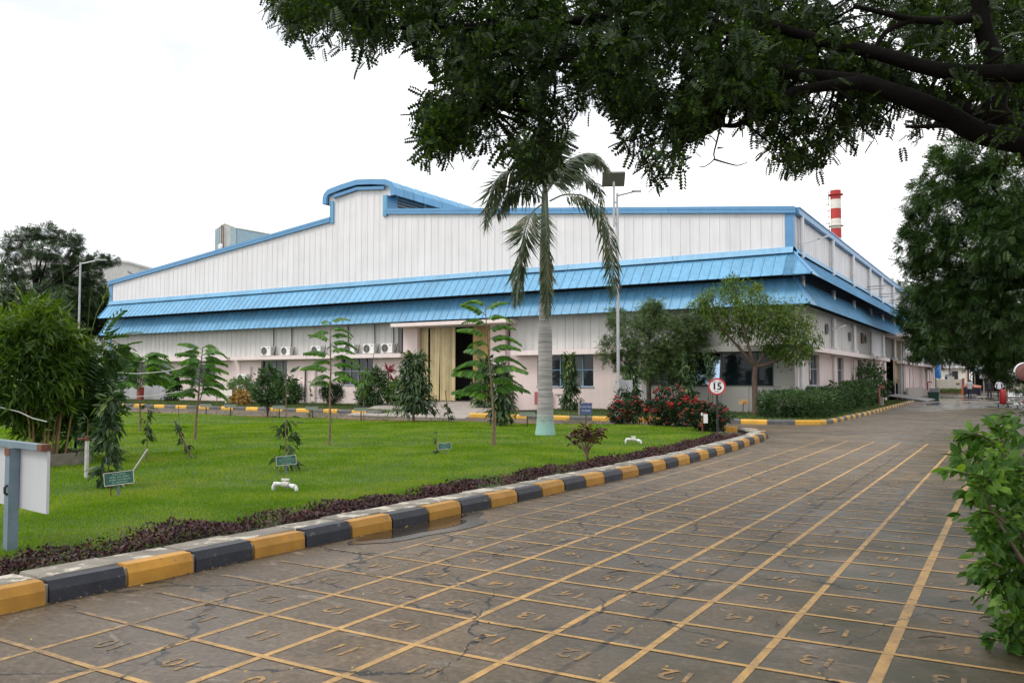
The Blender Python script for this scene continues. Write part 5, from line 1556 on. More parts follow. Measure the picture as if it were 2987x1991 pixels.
# convex mirror on the right kerb
mr = thing('road_mirror', 'back of a hooded round traffic mirror on a grey pole at the right road edge', 'mirror', (.32, 39.8, .05), R(10))
MB().tube([(.12, 0, 0), (.12, 0, 2.15)], .05, 8).build('pole', M['steel'], mr)
MB().lathe([(.001, -.06), (.22, -.05), (.35, 0), (.36, .03), (.001, .10)], (0, 0, 1.93), 24, 'y').build('mirror_back', M['mirrorback'], mr)
hood = MB()
ang = [R(20 + 160 * i / 12) for i in range(13)]
hood.add([(math.cos(a) * .37, -.02, 1.93 + math.sin(a) * .37) for a in ang] + [(math.cos(a) * .40, .22, 1.93 + math.sin(a) * .40) for a in ang], [(i, i + 1, 14 + i, 13 + i) for i in range(12)])
hood.build('hood', M['white_paint'], mr)
# fire cylinder trolley on the road
fc = thing('fire_extinguisher_trolley', 'large red cylinder standing on wheels at the right side of the road', 'extinguisher', (-.72, 57.5, 0), R(5))
MB().lathe([(.01, .20), (.14, .22), (.185, .30), (.185, .98), (.14, 1.07), (.04, 1.10), (.01, 1.10)], (0, 0, 0), 18).build('cylinder', M['red'], fc, smooth=True)
MB().tube([(-.22, .1, .12), (.22, .1, .12)], .02, 6).tube([(0, .1, .12), (0, 0, .24)], .03, 6).tube([(0, -.05, 0), (0, -.05, .24)], .025, 6).build('frame', M['core'], fc)
for sx in (-1, 1): MB().lathe([(.01, -.03), (.12, -.03), (.12, .03), (.01, .03)], (sx * .25, .1, .12), 12, 'x').build('wheel', M['black'], fc)
MB().tube([(.12, .1, .3), (.24, .12, .7), (.2, .12, 1.0), (.05, .05, 1.12)], .02, 6).build('hose', M['black'], fc)
# hydrant
hy = thing('fire_hydrant', 'faded red hydrant stand pipe at the end of the hedge', 'hydrant', (-6.95, 53.2, .1), 0); hy.scale = (.75, .75, .85)
MB().tube([(0, 0, 0), (0, 0, 1.2), (.08, 0, 1.32), (.28, 0, 1.32)], .07, 8).build('stand_pipe', M['redpale'], hy)
MB().tube([(.28, 0, 1.32), (.34, 0, 1.22)], .06, 8).build('nozzle', M['redpale'], hy)
MB().lathe([(.12, 1.40), (.12, 1.44)], (.12, 0, 0), 10).build('hand_wheel', M['red'], hy)
MB().box(.04, .30, -.1, .1, 0, .62).build('pedestal', M['concrete'], hy)
h2 = thing('hose_valve', 'dark red landing valve on the dock wall', 'valve', (-7.9, 96, .55), 0)
MB().tube([(0, 0, 0), (0, 0, .8), (.2, 0, .9)], .07, 8).build('pipe', M['red'], h2)
MB().tube([(.2, 0, .9), (.42, 0, .75)], .05, 8).build('outlet', M['red'], h2)
# irrigation valves
def valve(p, rz, lab, s=1.0):
    t = thing('irrigation_valve', lab, 'valve', p, rz, 'white irrigation pipe valves on the lawn'); t.scale = (s,) * 3
    MB().tube([(-.17, 0, -.02), (-.17, 0, .06), (-.155, 0, .085), (-.12, 0, .095), (-.02, 0, .095)], .026, 10).tube([(.17, -.02, -.02), (.17, -.02, .03), (.16, -.015, .055), (.13, -.01, .065), (.04, 0, .085)], .026, 10).build('pipe', M['pipe_white'], t, smooth=True)
    MB().tube([(-.16, 0, .088), (-.12, 0, .096)], .034, 10).tube([(.10, -.005, .070), (.15, -.012, .060)], .034, 10).build('elbow', M['pipe_white'], t, smooth=True)
    MB().tube([(-.045, 0, .094), (.05, 0, .086)], .043, 12).tube([(0, 0, .09), (0, 0, .145)], .018, 8).build('valve_body', M['pipe_grey'], t)
    MB().box(-.055, .055, -.015, .015, .146, .168).build('handle', M['pipe_white'], t)
valve(gl(655, 1127), R(22), 'white irrigation valve near the purple foliage in the front of the lawn', 1.05)
valve(gl(1455, 1018), R(20), 'white irrigation valve on the lawn near the speed limit sign', 1.1)
# stand pipe and concrete ring
pv = thing('tap_stand', 'grey plastic stand pipe with a rusty tap beside the concrete ring', 'tap', gl(198, 1098), R(50))
MB().tube([(0, 0, 0), (0, 0, .62)], .032, 8).build('pipe', M['pipe_grey'], pv)
MB().tube([(.02, 0, .64), (-.14, 0, .63)], .022, 6).tube([(0, 0, .60), (0, 0, .68)], .034, 8).build('tap', M['rust'], pv)
MB().tube([(0, 0, .08), (.25, 0, .04)], .018, 6).build('hose_stub', M['black'], pv)
rg = thing('concrete_ring', 'low round concrete well ring on the lawn', 'well ring', (-16.25, 9.15, .08), 0)
MB().lathe([(.84, -.05), (.84, .20), (.76, .21), (.74, .20), (.74, -.02)], (0, 0, 0), 28).build('ring', M['ringcon'], rg)
MB().disc((0, 0, .03), .75, 24).build('floor', M['soil'], rg)
MB().bar((-.4, -.35, .09), (.25, .1, .12), .07).bar((-.2, -.3, .1), (.55, -.05, .10), .05).build('sticks', M['twig'], rg)
MB().tube([(-.55, -.6, 0), (-.55, -.6, .42)], .13, 10).build('pipe_piece', M['pipe_white'], rg)
# cords tied between the young trees
def cord(pts, lab, r=.012):
    P3 = [at(u, v, d) for u, v, d in pts]
    o = MB().tube(P3, r, 5).build('cord', M['rope']); tag(o, lab, 'cord', 'white cords tied between young trees')
def f1(x, y): return (x / 3.136) / 1.27, (900 + y / 3.136) / 1.27
cord([(*f1(590, 768), 20), (*f1(850, 795), 21), (*f1(1130, 810), 22), (*f1(1400, 795), 22.6), (*f1(1760, 740), 23.1)], 'lower white cord tied to the umbrella shaped sapling')
cord([(*f1(900, 575), 21), (*f1(1250, 594), 22), (*f1(1500, 575), 22.6), (*f1(1760, 525), 23.0), (*f1(1990, 480), 23.1)], 'upper white cord across the crown of the umbrella shaped sapling')
cord([(0, 935, 15), (43, 945, 15), (75, 960, 15), (108, 968, 15)], 'white cord around the bamboo canes', .010)

# ================================================================== PEOPLE
def person(lab, loc, rz, shirt, trousers, sleeve, arms, stride=.08, skin=(0.10, 0.055, 0.035)):
    J, E, Rr = [], [], []
    def j(p, r, par=None):
        J.append(p); Rr.append(r)
        if par is not None: E.append((par, len(J) - 1))
        return len(J) - 1
    pel = j((0, 0, .93), (.155, .105))
    bel = j((0, -.005, 1.05), (.150, .105), pel)
    ch = j((0, .0, 1.25), (.165, .110), bel)
    shc = j((0, .01, 1.38), (.125, .085), ch)
    nk = j((0, .0, 1.47), (.055, .055), shc)
    hd = j((0, -.015, 1.57), (.078, .092), nk)
    j((0, -.01, 1.66), (.070, .082), hd)
    for s in (-1, 1):
        hp = j((s * .09, 0, .88), (.09, .09), pel)
        kn = j((s * .095, -.02 - s * stride * .6, .49), (.062, .065), hp)
        an = j((s * .095, .03 - s * stride, .09), (.042, .045), kn)
        j((s * .105, -.10 - s * stride, .045), (.040, .035), an)
        sh = j((s * .185, .01, 1.375), (.060, .060), shc)
        (ex, ey, ez), (wx, wy, wz) = arms
        el = j((s * ex, ey, ez), (.043, .043), sh)
        wr = j((s * wx, wy, wz), (.031, .034), el)
        j((s * (wx + .005), wy - .02, wz - .09), (.030, .040), wr)
    me = bpy.data.meshes.new('person'); me.from_pydata(J, E, [])
    o = bpy.data.objects.new('person', me); C.objects.link(o)
    sk = o.modifiers.new('skin', 'SKIN')
    bpy.context.view_layer.update()
    for i, v in enumerate(me.skin_vertices[0].data): v.radius = Rr[i]; v.use_root = (i == 0)
    su = o.modifiers.new('sub', 'SUBSURF'); su.levels = 2; su.render_levels = 2
    dg = bpy.context.evaluated_depsgraph_get()
    ev = o.evaluated_get(dg)
    m2 = bpy.data.meshes.new_from_object(ev, depsgraph=dg)
    bpy.data.objects.remove(o)
    m2.materials.clear()
    for nm, c, rr in (('skin', skin, .5), ('shirt', shirt, .8), ('trousers', trousers, .8), ('hair', (.012, .010, .009), .6), ('shoe', (.015, .013, .012), .4)):
        m2.materials.append(mat('person_' + nm, c, rr, var=.1, vscale=8))
    for p in m2.polygons:
        c = p.center
        arm = abs(c.x) > .195 and c.z < 1.36
        if c.z > 1.625 or (c.z > 1.53 and c.y > .03): k = 3
        elif c.z > 1.44: k = 0
        elif arm: k = 1 if c.z > (sleeve) else 0
        elif c.z > .88: k = 1
        elif c.z > .085: k = 2
        else: k = 4
        p.material_index = k; p.use_smooth = True
    m2.name = 'person'
    root = thing('person', lab, 'person', loc, rz)
    obj('body', m2, root)
    face = MB()
    for s in (-1, 1): face.blob((s * .032, -.092, 1.585), (.012, .010, .008), 6, 4)
    face.build('eyes', M['ink'], root)
    MB().prism([(-.014, -.100, 1.545), (.014, -.100, 1.545), (0, -.098, 1.59)], (0, -.018, -.006)).build('nose', bpy.data.materials[m2.materials[0].name], root)
    MB().box(-.022, .022, -.092, -.086, 1.515, 1.523).build('mouth', M['redpale'], root)
    q = MB()
    for s in (-1, 1): q.blob((s * .078, 0, 1.57), (.012, .02, .03), 6, 4)
    q.build('ears', bpy.data.materials[m2.materials[0].name], root)
    return root
HANG = ((.265, .02, 1.10), (.275, -.03, .86))
person('person walking on the wet road in a pale grey half sleeve shirt', (-3.36, 78.9, 0), R(180), (.40, .44, .50), (.018, .017, .02), 1.16, HANG, .14)
person('person in dark clothes standing in the tree shade beside the person in white', (-1.96, 79.8, 0), R(20), (.020, .022, .028), (.018, .018, .02), .9, HANG, .06)
person('person in a white long sleeved shirt and dark trousers standing by the red cylinder', (-1.26, 80.2, 0), R(-10), (.66, .66, .74), (.016, .017, .024), 1.0, ((.30, .06, 1.10), (.22, -.02, .92)), .05)

# ================================================================== PLANTS
def rel(u, v, d, base):
    return at(u, v, d) - Vector(base)
def blob_px(lst, D, base, ry=1.0):
    """(u, v, radius in the photograph's 2352-wide frame[, depth offset[, flatness]]) -> crown masses around the tree's base"""
    out = []
    for b in lst:
        d = D + (b[3] if len(b) > 3 else 0)
        p = rel(b[0], b[1], d, base); r = b[2] * PX / _f * d
        k = b[4] if len(b) > 4 else 1.0
        out.append((p.x, p.y, p.z, r, r * ry, r * k))
    return out

# ---- royal palm
pb = Vector((-11.70, 21.1, .08))
palm = thing('royal_palm', 'tall royal palm with smooth grey trunk and turquoise painted foot on the lawn', 'palm tree', pb)
tk = MB()
prof = [(.315, -.05), (.295, .06), (.268, .22), (.245, .5), (.222, .9), (.208, 1.4), (.202, 1.9), (.206, 2.4), (.198, 2.9), (.182, 3.4), (.162, 3.8), (.15, 4.1)]
pp = []
for i in range(len(prof) - 1):
    (r0, z0), (r1, z1) = prof[i], prof[i + 1]
    for k in range(6):
        t = k / 6; pp.append((r0 + (r1 - r0) * t + (.004 if k % 2 else -.004), z0 + (z1 - z0) * t))
tk.lathe(pp, (0, 0, 0), 22)
tk.build('trunk', M['palm_trunk'], palm, smooth=True)
M['crownshaft'] = mat('palm_crownshaft', (0.085, 0.115, 0.06), 0.5, var=.2, vscale=4, streak=.2)
MB().lathe([(.15, 4.1), (.165, 4.4), (.16, 5.2), (.12, 6.2), (.10, 6.9), (.06, 7.3), (.01, 7.5)], (0, 0, 0), 16).build('crownshaft', M['crownshaft'], palm, smooth=True)
def catmull(P, n):
    P = [Vector(p) for p in P]; P = [P[0] * 2 - P[1]] + P + [P[-1] * 2 - P[-2]]
    out = []
    for i in range(1, len(P) - 2):
        for k in range(n):
            t = k / n
            a, b, c, d = P[i - 1], P[i], P[i + 1], P[i + 2]
            out.append(.5 * ((2 * b) + (c - a) * t + (2 * a - 5 * b + 4 * c - d) * t * t + (3 * b - a - 3 * c + d) * t ** 3))
    out.append(P[-2]); return out
def frond(path, ll, nside=84, sparse=0):
    ll *= 1.6
    P3 = catmull(path, 10)
    fr = MB().tube(P3, [.030 - .026 * i / (len(P3) - 1) for i in range(len(P3))], 5, cap=False).build('frond', M['crownshaft'], palm)
    A = np.array([tuple(p) for p in P3])
    seg = np.linalg.norm(np.diff(A, axis=0), axis=1); cum = np.concatenate([[0], np.cumsum(seg)])
    s = np.linspace(.13, .995, nside) * cum[-1]
    pos = np.stack([np.interp(s, cum, A[:, k]) for k in range(3)], 1)
    tan = unit(np.stack([np.interp(s, cum, np.gradient(A[:, k], cum)) for k in range(3)], 1))
    P, D, N, L = [], [], [], []
    side0 = unit(np.cross(tan, np.array((.25, .3, 1.0))) + 1e-6)
    k = np.linspace(0, 1, nside)
    for sgn in (1, -1):
        for twist in (0, .55):
            keep = rng.random(nside) > .12
            d = tan * (.32 + .45 * k[:, None]) + side0 * sgn * (1.15 - .50 * k[:, None]) + np.cross(side0, tan) * (twist - .25) + np.array((0, 0, -.72)) + rng.normal(size=(nside, 3)) * .13
            P.append(pos[keep]); D.append(d[keep]); N.append(np.cross(unit(d), tan)[keep] + rng.normal(size=(keep.sum(), 3)) * .2)
            L.append((ll * (.55 + .55 * np.sin(np.pi * np.clip(k * .9 + .12, 0, 1))) * rng.uniform(.8, 1.15, nside))[keep])
    P, D, N, L = [np.concatenate(x) for x in (P, D, N, L)]
    T = (np.array([(0, 0, 0), (.45, .034, .0), (1, 0, -.20), (.45, -.034, .0)]), [(0, 3, 2, 1)])
    o = obj('leaflets', leaf_mesh('leaflets', P, D, N, L, T, M['l_palm']), fr)
    o['kind'] = 'stuff'
    return fr
def pth(pts): return [rel(u, v, d, pb) for u, v, d in pts]
frond(pth([(1247, 468, 24), (1222, 490, 23.8), (1203, 540, 23.6), (1192, 610, 23.5), (1186, 690, 23.5)]), .50)
frond(pth([(1252, 462, 23.9), (1254, 500, 23.5), (1255, 570, 23.3), (1256, 650, 23.3), (1258, 722, 23.35)]), .42)
frond(pth([(1262, 462, 24), (1300, 447, 23.9), (1350, 455, 23.8), (1388, 505, 23.8), (1404, 580, 23.8), (1409, 672, 23.9)]), .50)
frond(pth([(1246, 446, 24), (1220, 405, 24.2), (1180, 388, 24.3), (1143, 410, 24.3), (1122, 460, 24.2), (1117, 515, 24.1)]), .50)
frond(pth([(1257, 440, 24), (1282, 392, 24.3), (1318, 362, 24.5), (1358, 352, 24.5), (1392, 378, 24.4)]), .50)
frond(pth([(1250, 440, 24.2), (1238, 380, 24.8), (1222, 345, 25.4), (1190, 330, 25.8)]), .50)
frond(pth([(1256, 440, 24.2), (1290, 400, 24.9), (1330, 395, 25.6), (1370, 425, 25.9), (1385, 470, 25.9)]), .45)
frond(pth([(1252, 430, 24), (1258, 360, 24), (1275, 310, 23.9), (1310, 300, 23.7)]), .45)
frond(pth([(1245, 455, 24.1), (1205, 430, 24.7), (1165, 440, 25.0), (1140, 490, 25.1)]), .42)

# ---- feathery saplings
T_FEATHER = pinnate(22, .20, .062, .42, .35, base=.16, oval=False)
feather_mesh = []
for k in range(4):
    dr = (.15, .30, .45, .60)[k]
    v, f = [], []
    npair = 17
    rise = .22
    def ribz(t): return rise * math.sin(min(1, t * 1.5) * math.pi / 2) - dr * t ** 2.2
    for i in range(npair):
        t = .14 + .86 * (i + .5) / npair
        ll = .25 * (.55 + .60 * math.sin(math.pi * min(1, .12 + t * .86)))
        x0, z0 = t * (1 - .10 * dr), ribz(t)
        for s in (1, -1):
            b = len(v)
            d = Vector((.34, s * .78, -.52 + random.uniform(-.10, .10))).normalized() * ll
            w = Vector((.034, s * -.004, 0.004))
            p0 = Vector((x0, 0, z0))
            v += [tuple(p0), tuple(p0 + d * .35 + w), tuple(p0 + d * .8 + w * .8 + Vector((0, 0, -.012))), tuple(p0 + d + Vector((0, 0, -.03))), tuple(p0 + d * .8 - w * .8 + Vector((0, 0, -.012))), tuple(p0 + d * .35 - w)]
            f += [(b, b + 1, b + 2, b + 3), (b, b + 3, b + 4, b + 5)]
    rib = MB().tube([(t * (1 - .10 * dr), 0, ribz(t)) for t in (0, .2, .45, .7, .97)], [.012, .010, .008, .006, .003], 4, cap=False)
    b = len(v)
    me = bpy.data.meshes.new('leaf'); me.from_pydata(v + [tuple(p) for p in rib.v], [], [tuple(q) for q in f] + [tuple(i + b for i in q) for q in rib.f])
    me.update(); me.materials.append(M['l_feather']); feather_mesh.append(me)
def sapling(p, lab, stem, leaves, group='feathery leaved young trees on the lawn', r=.03, stake=False):
    t = thing('young_tree', lab, 'young tree', p, 0, group)
    MB().tube(stem, [r * (1 - .75 * i / (len(stem) - 1)) for i in range(len(stem))], 7).build('stem', M['bark_pale'], t)
    if stake: MB().tube([(.06, .02, 0), (.055, .02, .85)], .018, 6).tube([(.05, .0, .62), (.16, -.02, .50)], .004, 4).build('stake', M['bark_pale'], t)
    S = [Vector(s) for s in stem]
    for (z, az, L, pitch, kk) in leaves:
        for a, b in zip(S[:-1], S[1:]):
            if a.z <= z <= b.z: q = a + (b - a) * ((z - a.z) / max(1e-6, b.z - a.z)); break
        else: q = S[-1]
        o = obj('leaf', feather_mesh[kk % 4], t)
        o.location = q; o.rotation_euler = (random.uniform(-.22, .22), -pitch * .6, az); o.scale = (L, L * random.uniform(.9, 1.15), L)
    return t
CAMAZ = R(31.3)
def spiral(z0, z1, n, L0, L1, p0, p1):
    out = []
    for i in range(n):
        k = i / (n - 1)
        az = CAMAZ + (0 if i % 2 else math.pi) + random.gauss(0, .55)
        out.append((z0 + (z1 - z0) * k, az, L0 + (L1 - L0) * k * random.uniform(.9, 1.1), p0 + (p1 - p0) * k + random.uniform(-.15, .15), i))
    return out
p = gl(1132, 1026)
sapling(p, 'tall feathery young tree with arching fern like leaves just left of the palm', [(0, 0, 0), (.01, 0, .8), (-.05, 0, 1.5), (-.12, 0, 2.2), (-.18, -.02, 2.9), (-.20, -.02, 3.4)], spiral(1.15, 3.35, 19, 1.0, .58, .10, .55), r=.032, stake=True)
p = gl(756, 1021)
sapling(p, 'slender feathery young tree with flat tiers of leaves in the middle of the lawn', [(0, 0, 0), (.03, 0, .6), (-.0, 0, 1.2), (.03, 0, 1.8), (.0, 0, 2.5), (-.01, 0, 3.0)], spiral(1.45, 2.98, 18, .78, .50, .05, .35), r=.032)
p = gl(448, 1008)
t_um = sapling(p, 'umbrella shaped feathery young tree with a forked stem tied with white cords', [(0, 0, 0), (.02, 0, .5), (.10, 0, 1.0), (.14, 0, 1.5), (.20, 0, 2.1), (.24, 0, 2.45)], spiral(1.15, 2.42, 26, .80, .62, .05, .30), r=.035)
MB().tube([(.05, 0, .75), (.22, .02, 1.2), (.34, .03, 1.7)], .016, 5).build('limb', M['bark_pale'], t_um)
p = gl(322, 991)
t_w = sapling(p, 'wide low feathery young tree in front of the left office window', [(0, 0, 0), (-.03, 0, .7), (-.06, 0, 1.3), (.0, 0, 1.9), (.05, 0, 2.3)], spiral(1.35, 2.25, 24, 1.05, .9, .10, .35), r=.035)
MB().tube([(-.04, 0, 1.0), (-.4, .1, 1.6), (-.7, .1, 2.0)], .016, 5).tube([(-.05, 0, 1.2), (.3, -.1, 1.7), (.6, -.1, 1.95)], .014, 5).build('limb', M['bark_pale'], t_w)
for k in range(8):
    o = obj('leaf', feather_mesh[k % 3], t_w); o.location = (random.choice((-.65, .55)) + random.uniform(-.15, .15), random.uniform(-.2, .2), random.uniform(1.8, 2.1)); o.rotation_euler = (0, -.2, random.uniform(0, 6.28)); o.scale = (.8,) * 3

# ---- drooping column shrubs (mast trees)
def droop_plant(p, lab, h, w0, w1, n, L, parts=0, cat='sapling', name='sapling', group='drooping leaved saplings', z0=.05, bare=None, stemr=.014, m='l_ashoka', T=(T_WAVY[0] * np.array((1, 1.45, 1)), T_WAVY[1]), lean=(0, 0)):
    t = thing(name, lab, cat, p, 0, group)
    MB().tube([(0, 0, 0), (lean[0] * .5, lean[1] * .5, h * .5), (lean[0], lean[1], h * .98)], [stemr, stemr * .7, stemr * .3], 6).build('stem', M['bark_pale'], t)
    nb_ = max(6, n // 9)
    zb = (np.arange(nb_) + rng.random(nb_)) / nb_
    if bare is not None: zb = zb[~((zb > bare[0]) & (zb < bare[1]))]
    nb_ = len(zb)
    ab = rng.random(nb_) * 2 * np.pi
    rb_ = (w0 + (w1 - w0) * zb) * (.45 + .65 * rng.random(nb_))
    k = rng.integers(0, nb_, n)
    f_ = .25 + .75 * rng.random(n)
    z, a, rad = zb[k], ab[k] + rng.normal(size=n) * .25, rb_[k] * f_
    P = np.stack([rad * np.cos(a) + lean[0] * z, rad * np.sin(a) + lean[1] * z, (z0 + (1 - z0) * z) * h + .10 * rad], 1) + rng.normal(size=(n, 3)) * .02 * h
    P[:, 2] = np.maximum(P[:, 2], .06 * h)
    D = np.stack([np.cos(a) * .75, np.sin(a) * .75, -.62 + .8 * (z > .93)], 1) + rng.normal(size=(n, 3)) * .36
    N = np.stack([np.cos(a) * .7, np.sin(a) * .7, .9 * np.ones(n)], 1) + rng.normal(size=(n, 3)) * .35
    Ls = L * (.55 + .75 * rng.random(n))
    if parts: leaf_parts(t, 'leaf', P, D, N, Ls, T, M[m], parts, 'foliage')
    else: obj('foliage', leaf_mesh('foliage', P, D, N, Ls, T, M[m]), t)
    return t
droop_plant(gl(248, 1122), 'largest drooping leaved sapling with a bushy green column right of the concrete ring', 1.38, .26, .10, 520, .16, 260)
droop_plant(gl(199, 1088), 'thin leafy sapling tied to the grey stand pipe', .95, .20, .12, 110, .12, 60, z0=.35)
droop_plant(gl(337, 1056), 'narrow leafy sapling in the lawn between the bushy column and the leaning stick', 1.05, .13, .06, 110, .12, 60, z0=.32)
droop_plant(gl(655, 1080), 'sparse drooping sapling beside the middle planting plaque', 1.72, .26, .15, 170, .17, 100, bare=(.52, .78))
droop_plant(gl(1003, 1045), 'smallest twiggy plant beside the right planting plaque', .52, .05, .05, 46, .08, 0)
t = droop_plant(gl(440, 1053), 'short leaning plant under the umbrella shaped sapling', .75, .12, .05, 90, .10, 40, lean=(-.28, -.18), stemr=.022)
MB().tube([(0, 0, 0), (-.30, -.18, .75)], .022, 6).tube([(-.22, -.12, .4), (-.32, -.1, 1.2)], .006, 4).build('stake', M['bark'], t)
st_ = thing('leaning_stick', 'leaning grey pipe stick behind the green plaque', 'stick', gl(287, 1110), 0)
MB().tube([(0, 0, 0), (.28, .18, .52)], .016, 6).build('pipe', M['pipe_grey'], st_)
droop_plant((-19.1, 24.4, .1), 'full bushy young tree standing at the lawn edge before the factory door', 2.45, .95, .38, 2600, .22, 0, stemr=.05, z0=.14)
droop_plant((-15.0, 24.0, .1), 'drooping column plant by the lawn edge left of the palm', 2.05, .55, .25, 1100, .24, 0)
t = droop_plant((-17.5, 24.4, .1), 'thin stake with a few leaves at its foot in front of the door ramp', .75, .20, .08, 70, .18, 0, lean=(-.05, 0))
MB().tube([(0, 0, 0), (-.12, -.05, 1.2)], .02, 5).build('stake', M['bark_pale'], t)
droop_plant((-23.3, 35.6, .11), 'drooping column plant against the right door pier', 2.6, .85, .40, 1200, .26, 0)
droop_plant((-18.9, 36.6, .11), 'drooping column plant in front of the wide blue framed window', 2.75, .62, .20, 1300, .26, 0)
droop_plant((-15.0, 35.0, .11), 'drooping column plant behind the lamp battery boxes', 2.1, .60, .25, 1000, .25, 0)
droop_plant((-12.7, 36.2, .11), 'drooping column plant behind the red flower bushes', 2.7, .46, .16, 900, .24, 0)
t = droop_plant((-12.1, 37.5, .11), 'staked young tree standing in front of the bright reflecting window pane', 3.0, .12, .30, 260, .18, 0, z0=.55)
MB().tube([(.12, 0, 0), (.10, 0, 1.7)], .025, 5).tube([(-.12, .05, 0), (-.05, .05, 1.7)], .025, 5).build('stake', M['bark_pale'], t)
droop_plant((-51.2, 38.0, .1), 'dark conical shrub beside the left office window', 2.1, .85, .15, 1100, .26, 0, m='l_darkshrub', group=None)
t = droop_plant((-21.7, 24.6, .1), 'thin young tree with light leaves at the lawn edge before the dark window', 2.1, .1, .55, 130, .20, 0, z0=.45, group=None, m='l_lightshrub')
t = droop_plant((-24.7, 24.75, .1), 'thin creeper stake with climbing leaves at the lawn edge', 1.5, .10, .06, 60, .14, 0, group=None, m='l_lightshrub')
t = droop_plant((-30.5, 24.8, .1), 'bare thin stake at the lawn edge near the round bush', 2.0, .05, .03, 14, .12, 0, group=None)

# ---- shrubs by the wall
def shrub(p, lab, blobs, ncl, per, L, T, m, stem=True, name='shrub', cat='shrub', group=None, **kw):
    t = thing(name, lab, cat, p, 0, group)
    CEN = crown(t, 'foliage', blobs, ncl, per, L, T, M[m], **kw)
    if stem:
        q = MB(); limbs(q, (0, 0, .02), CEN, .03, 4, 7); q.build('stem', M['bark'], t)
    return t
shrub((-41.9, 36.0, .1), 'round light green bush under the two wall air conditioners', [(0, 0, 1.05, .95, .9, .60), (-.1, 0, .5, .7, .6, .4)], 150, 26, .12, T_OVAL, 'l_lightshrub', rc=.28)
shrub((-26.8, 24.4, .1), 'conical dark green young tree on the far lawn edge before the left window', [(0, 0, 1.2, .62, .62, .55), (0, 0, 1.75, .36, .36, .42), (-.1, 0, .9, .55, .5, .35)], 170, 18, .14, T_OVAL, 'l_shrub', rc=.25, name='young_tree', cat='young tree')
shrub((-38.0, 36.3, .1), 'broad dark bush behind the conical young tree', [(0, 0, .8, .75, .7, .75)], 120, 22, .15, T_OVAL, 'l_shrub', rc=.28)
shrub((-40.5, 34.8, .1), 'yellow orange croton bush below the round light green bush', [(0, 0, .45, .75, .6, .42)], 60, 10, .22, T_OVAL, 'l_yellow', stem=False)
shrub((-34.2, 36.0, .1), 'dark upright ball shaped shrub in front of the pink wall', [(0, 0, .72, .62, .62, .62)], 190, 26, .14, T_LANCE, 'l_darkshrub', rc=.28, droop=-.6)
shrub((-30.5, 35.5, .1), 'tall mixed green shrub left of the factory door', [(0, 0, 1.0, .85, .7, .8), (.15, 0, 1.75, .45, .4, .45), (-.5, -.2, .7, .55, .5, .55)], 200, 24, .19, (T_LANCE[0] * np.array((1, 1.6, 1)), T_LANCE[1]), 'l_shrub', rc=.28, droop=.1)
shrub((-29.3, 36.0, .1), 'bright rounded bush between the mixed shrub and the door', [(0, 0, .85, .7, .7, .75)], 110, 20, .15, T_OVAL, 'l_lightshrub', rc=.28)
def cordyline(p, lab, s):
    t = thing('cordyline', lab, 'plant', p, 0, 'magenta cordylines by the factory door')
    MB().tube([(0, 0, 0), (.03, 0, 1.7 * s)], .03, 5).build('stem', M['bark'], t)
    n = 42
    a = rng.random(n) * 6.28; e = rng.uniform(-.3, 1.2, n)
    D = np.stack([np.cos(a) * np.cos(e), np.sin(a) * np.cos(e), np.sin(e)], 1)
    leaf_parts(t, 'leaf', np.zeros((n, 3)) + np.array((.03, 0, 1.7 * s)) + rng.normal(size=(n, 3)) * .05, D, np.array((0, 0, 1.0)) + rng.normal(size=(n, 3)) * .3, .55 * (.7 + .5 * rng.random(n)), T_LANCE, M['l_cordyline'], n)
cordyline((-30.3, 36.4, .1), 'magenta cordyline rising behind the mixed shrub under the dark window', 1.2); cordyline((-29.75, 36.2, .1), 'magenta cordyline at the right of the mixed shrub', .85)

# ---- hedges and side plants
def hedge(lab, x0, x1, y0, y1, h, n, m, L=.10, wav=.1):
    t = thing('hedge', lab, 'hedge', ((x0 + x1) / 2, (y0 + y1) / 2, .1))
    P, O = [], []
    ax, ay = (x1 - x0) / 2, (y1 - y0) / 2
    u = rng.uniform(-1, 1, (n, 3)); f = rng.integers(0, 5, n)
    for k in range(n):
        q = u[k].copy()
        if f[k] == 0: q[2] = 1
        elif f[k] == 1: q[1] = -1
        elif f[k] == 2: q[0] = 1
        elif f[k] == 3: q[0] = -1
        P.append(q)
    P = np.array(P); O = np.sign(P) * (np.abs(P) > .98) + rng.normal(size=P.shape) * .35
    bump = 1 + wav * np.sin(P[:, 0] * 5 + P[:, 1] * 7)[:, None] * np.array((.4, .2, 1.0)) + rng.normal(size=P.shape) * .05
    Q = P * bump * np.array((ax, ay, h / 2)) + np.array((0, 0, h / 2))
    o = obj('foliage', leaf_mesh('foliage', Q, O, O + rng.normal(size=P.shape) * .8, L * (.7 + .7 * rng.random(n)), T_OVAL, M[m]), t)
    MB().box(-ax * .45, ax * .45, -ay * .5, ay * .5, 0, h * .5).build('core', M['bark_dark'], t)
    return t
hedge('clipped dark green hedge at the corner of the office front', -8.9, -6.75, 34.3, 36.6, .92, 7000, 'l_shrub', .10, .30)
hedge('loose green hedge running along the side wall behind the clipped hedge', -8.35, -6.9, 37.5, 43.6, .95, 5600, 'l_shrub', .12, .42)
hedge('farther loose green hedge along the side wall before the hydrant', -8.3, -7.1, 46.2, 52.0, 1.15, 4200, 'l_shrub', .15, .40)
shrub((-8.0, 56, .1), 'dark bushy shrub between the hydrant and the side door', [(0, 0, 1.3, .8, 1.6, 1.2), (.1, 3, 1.2, .8, 1.5, 1.1)], 150, 12, .24, T_OVAL, 'l_shrub', rc=.3)

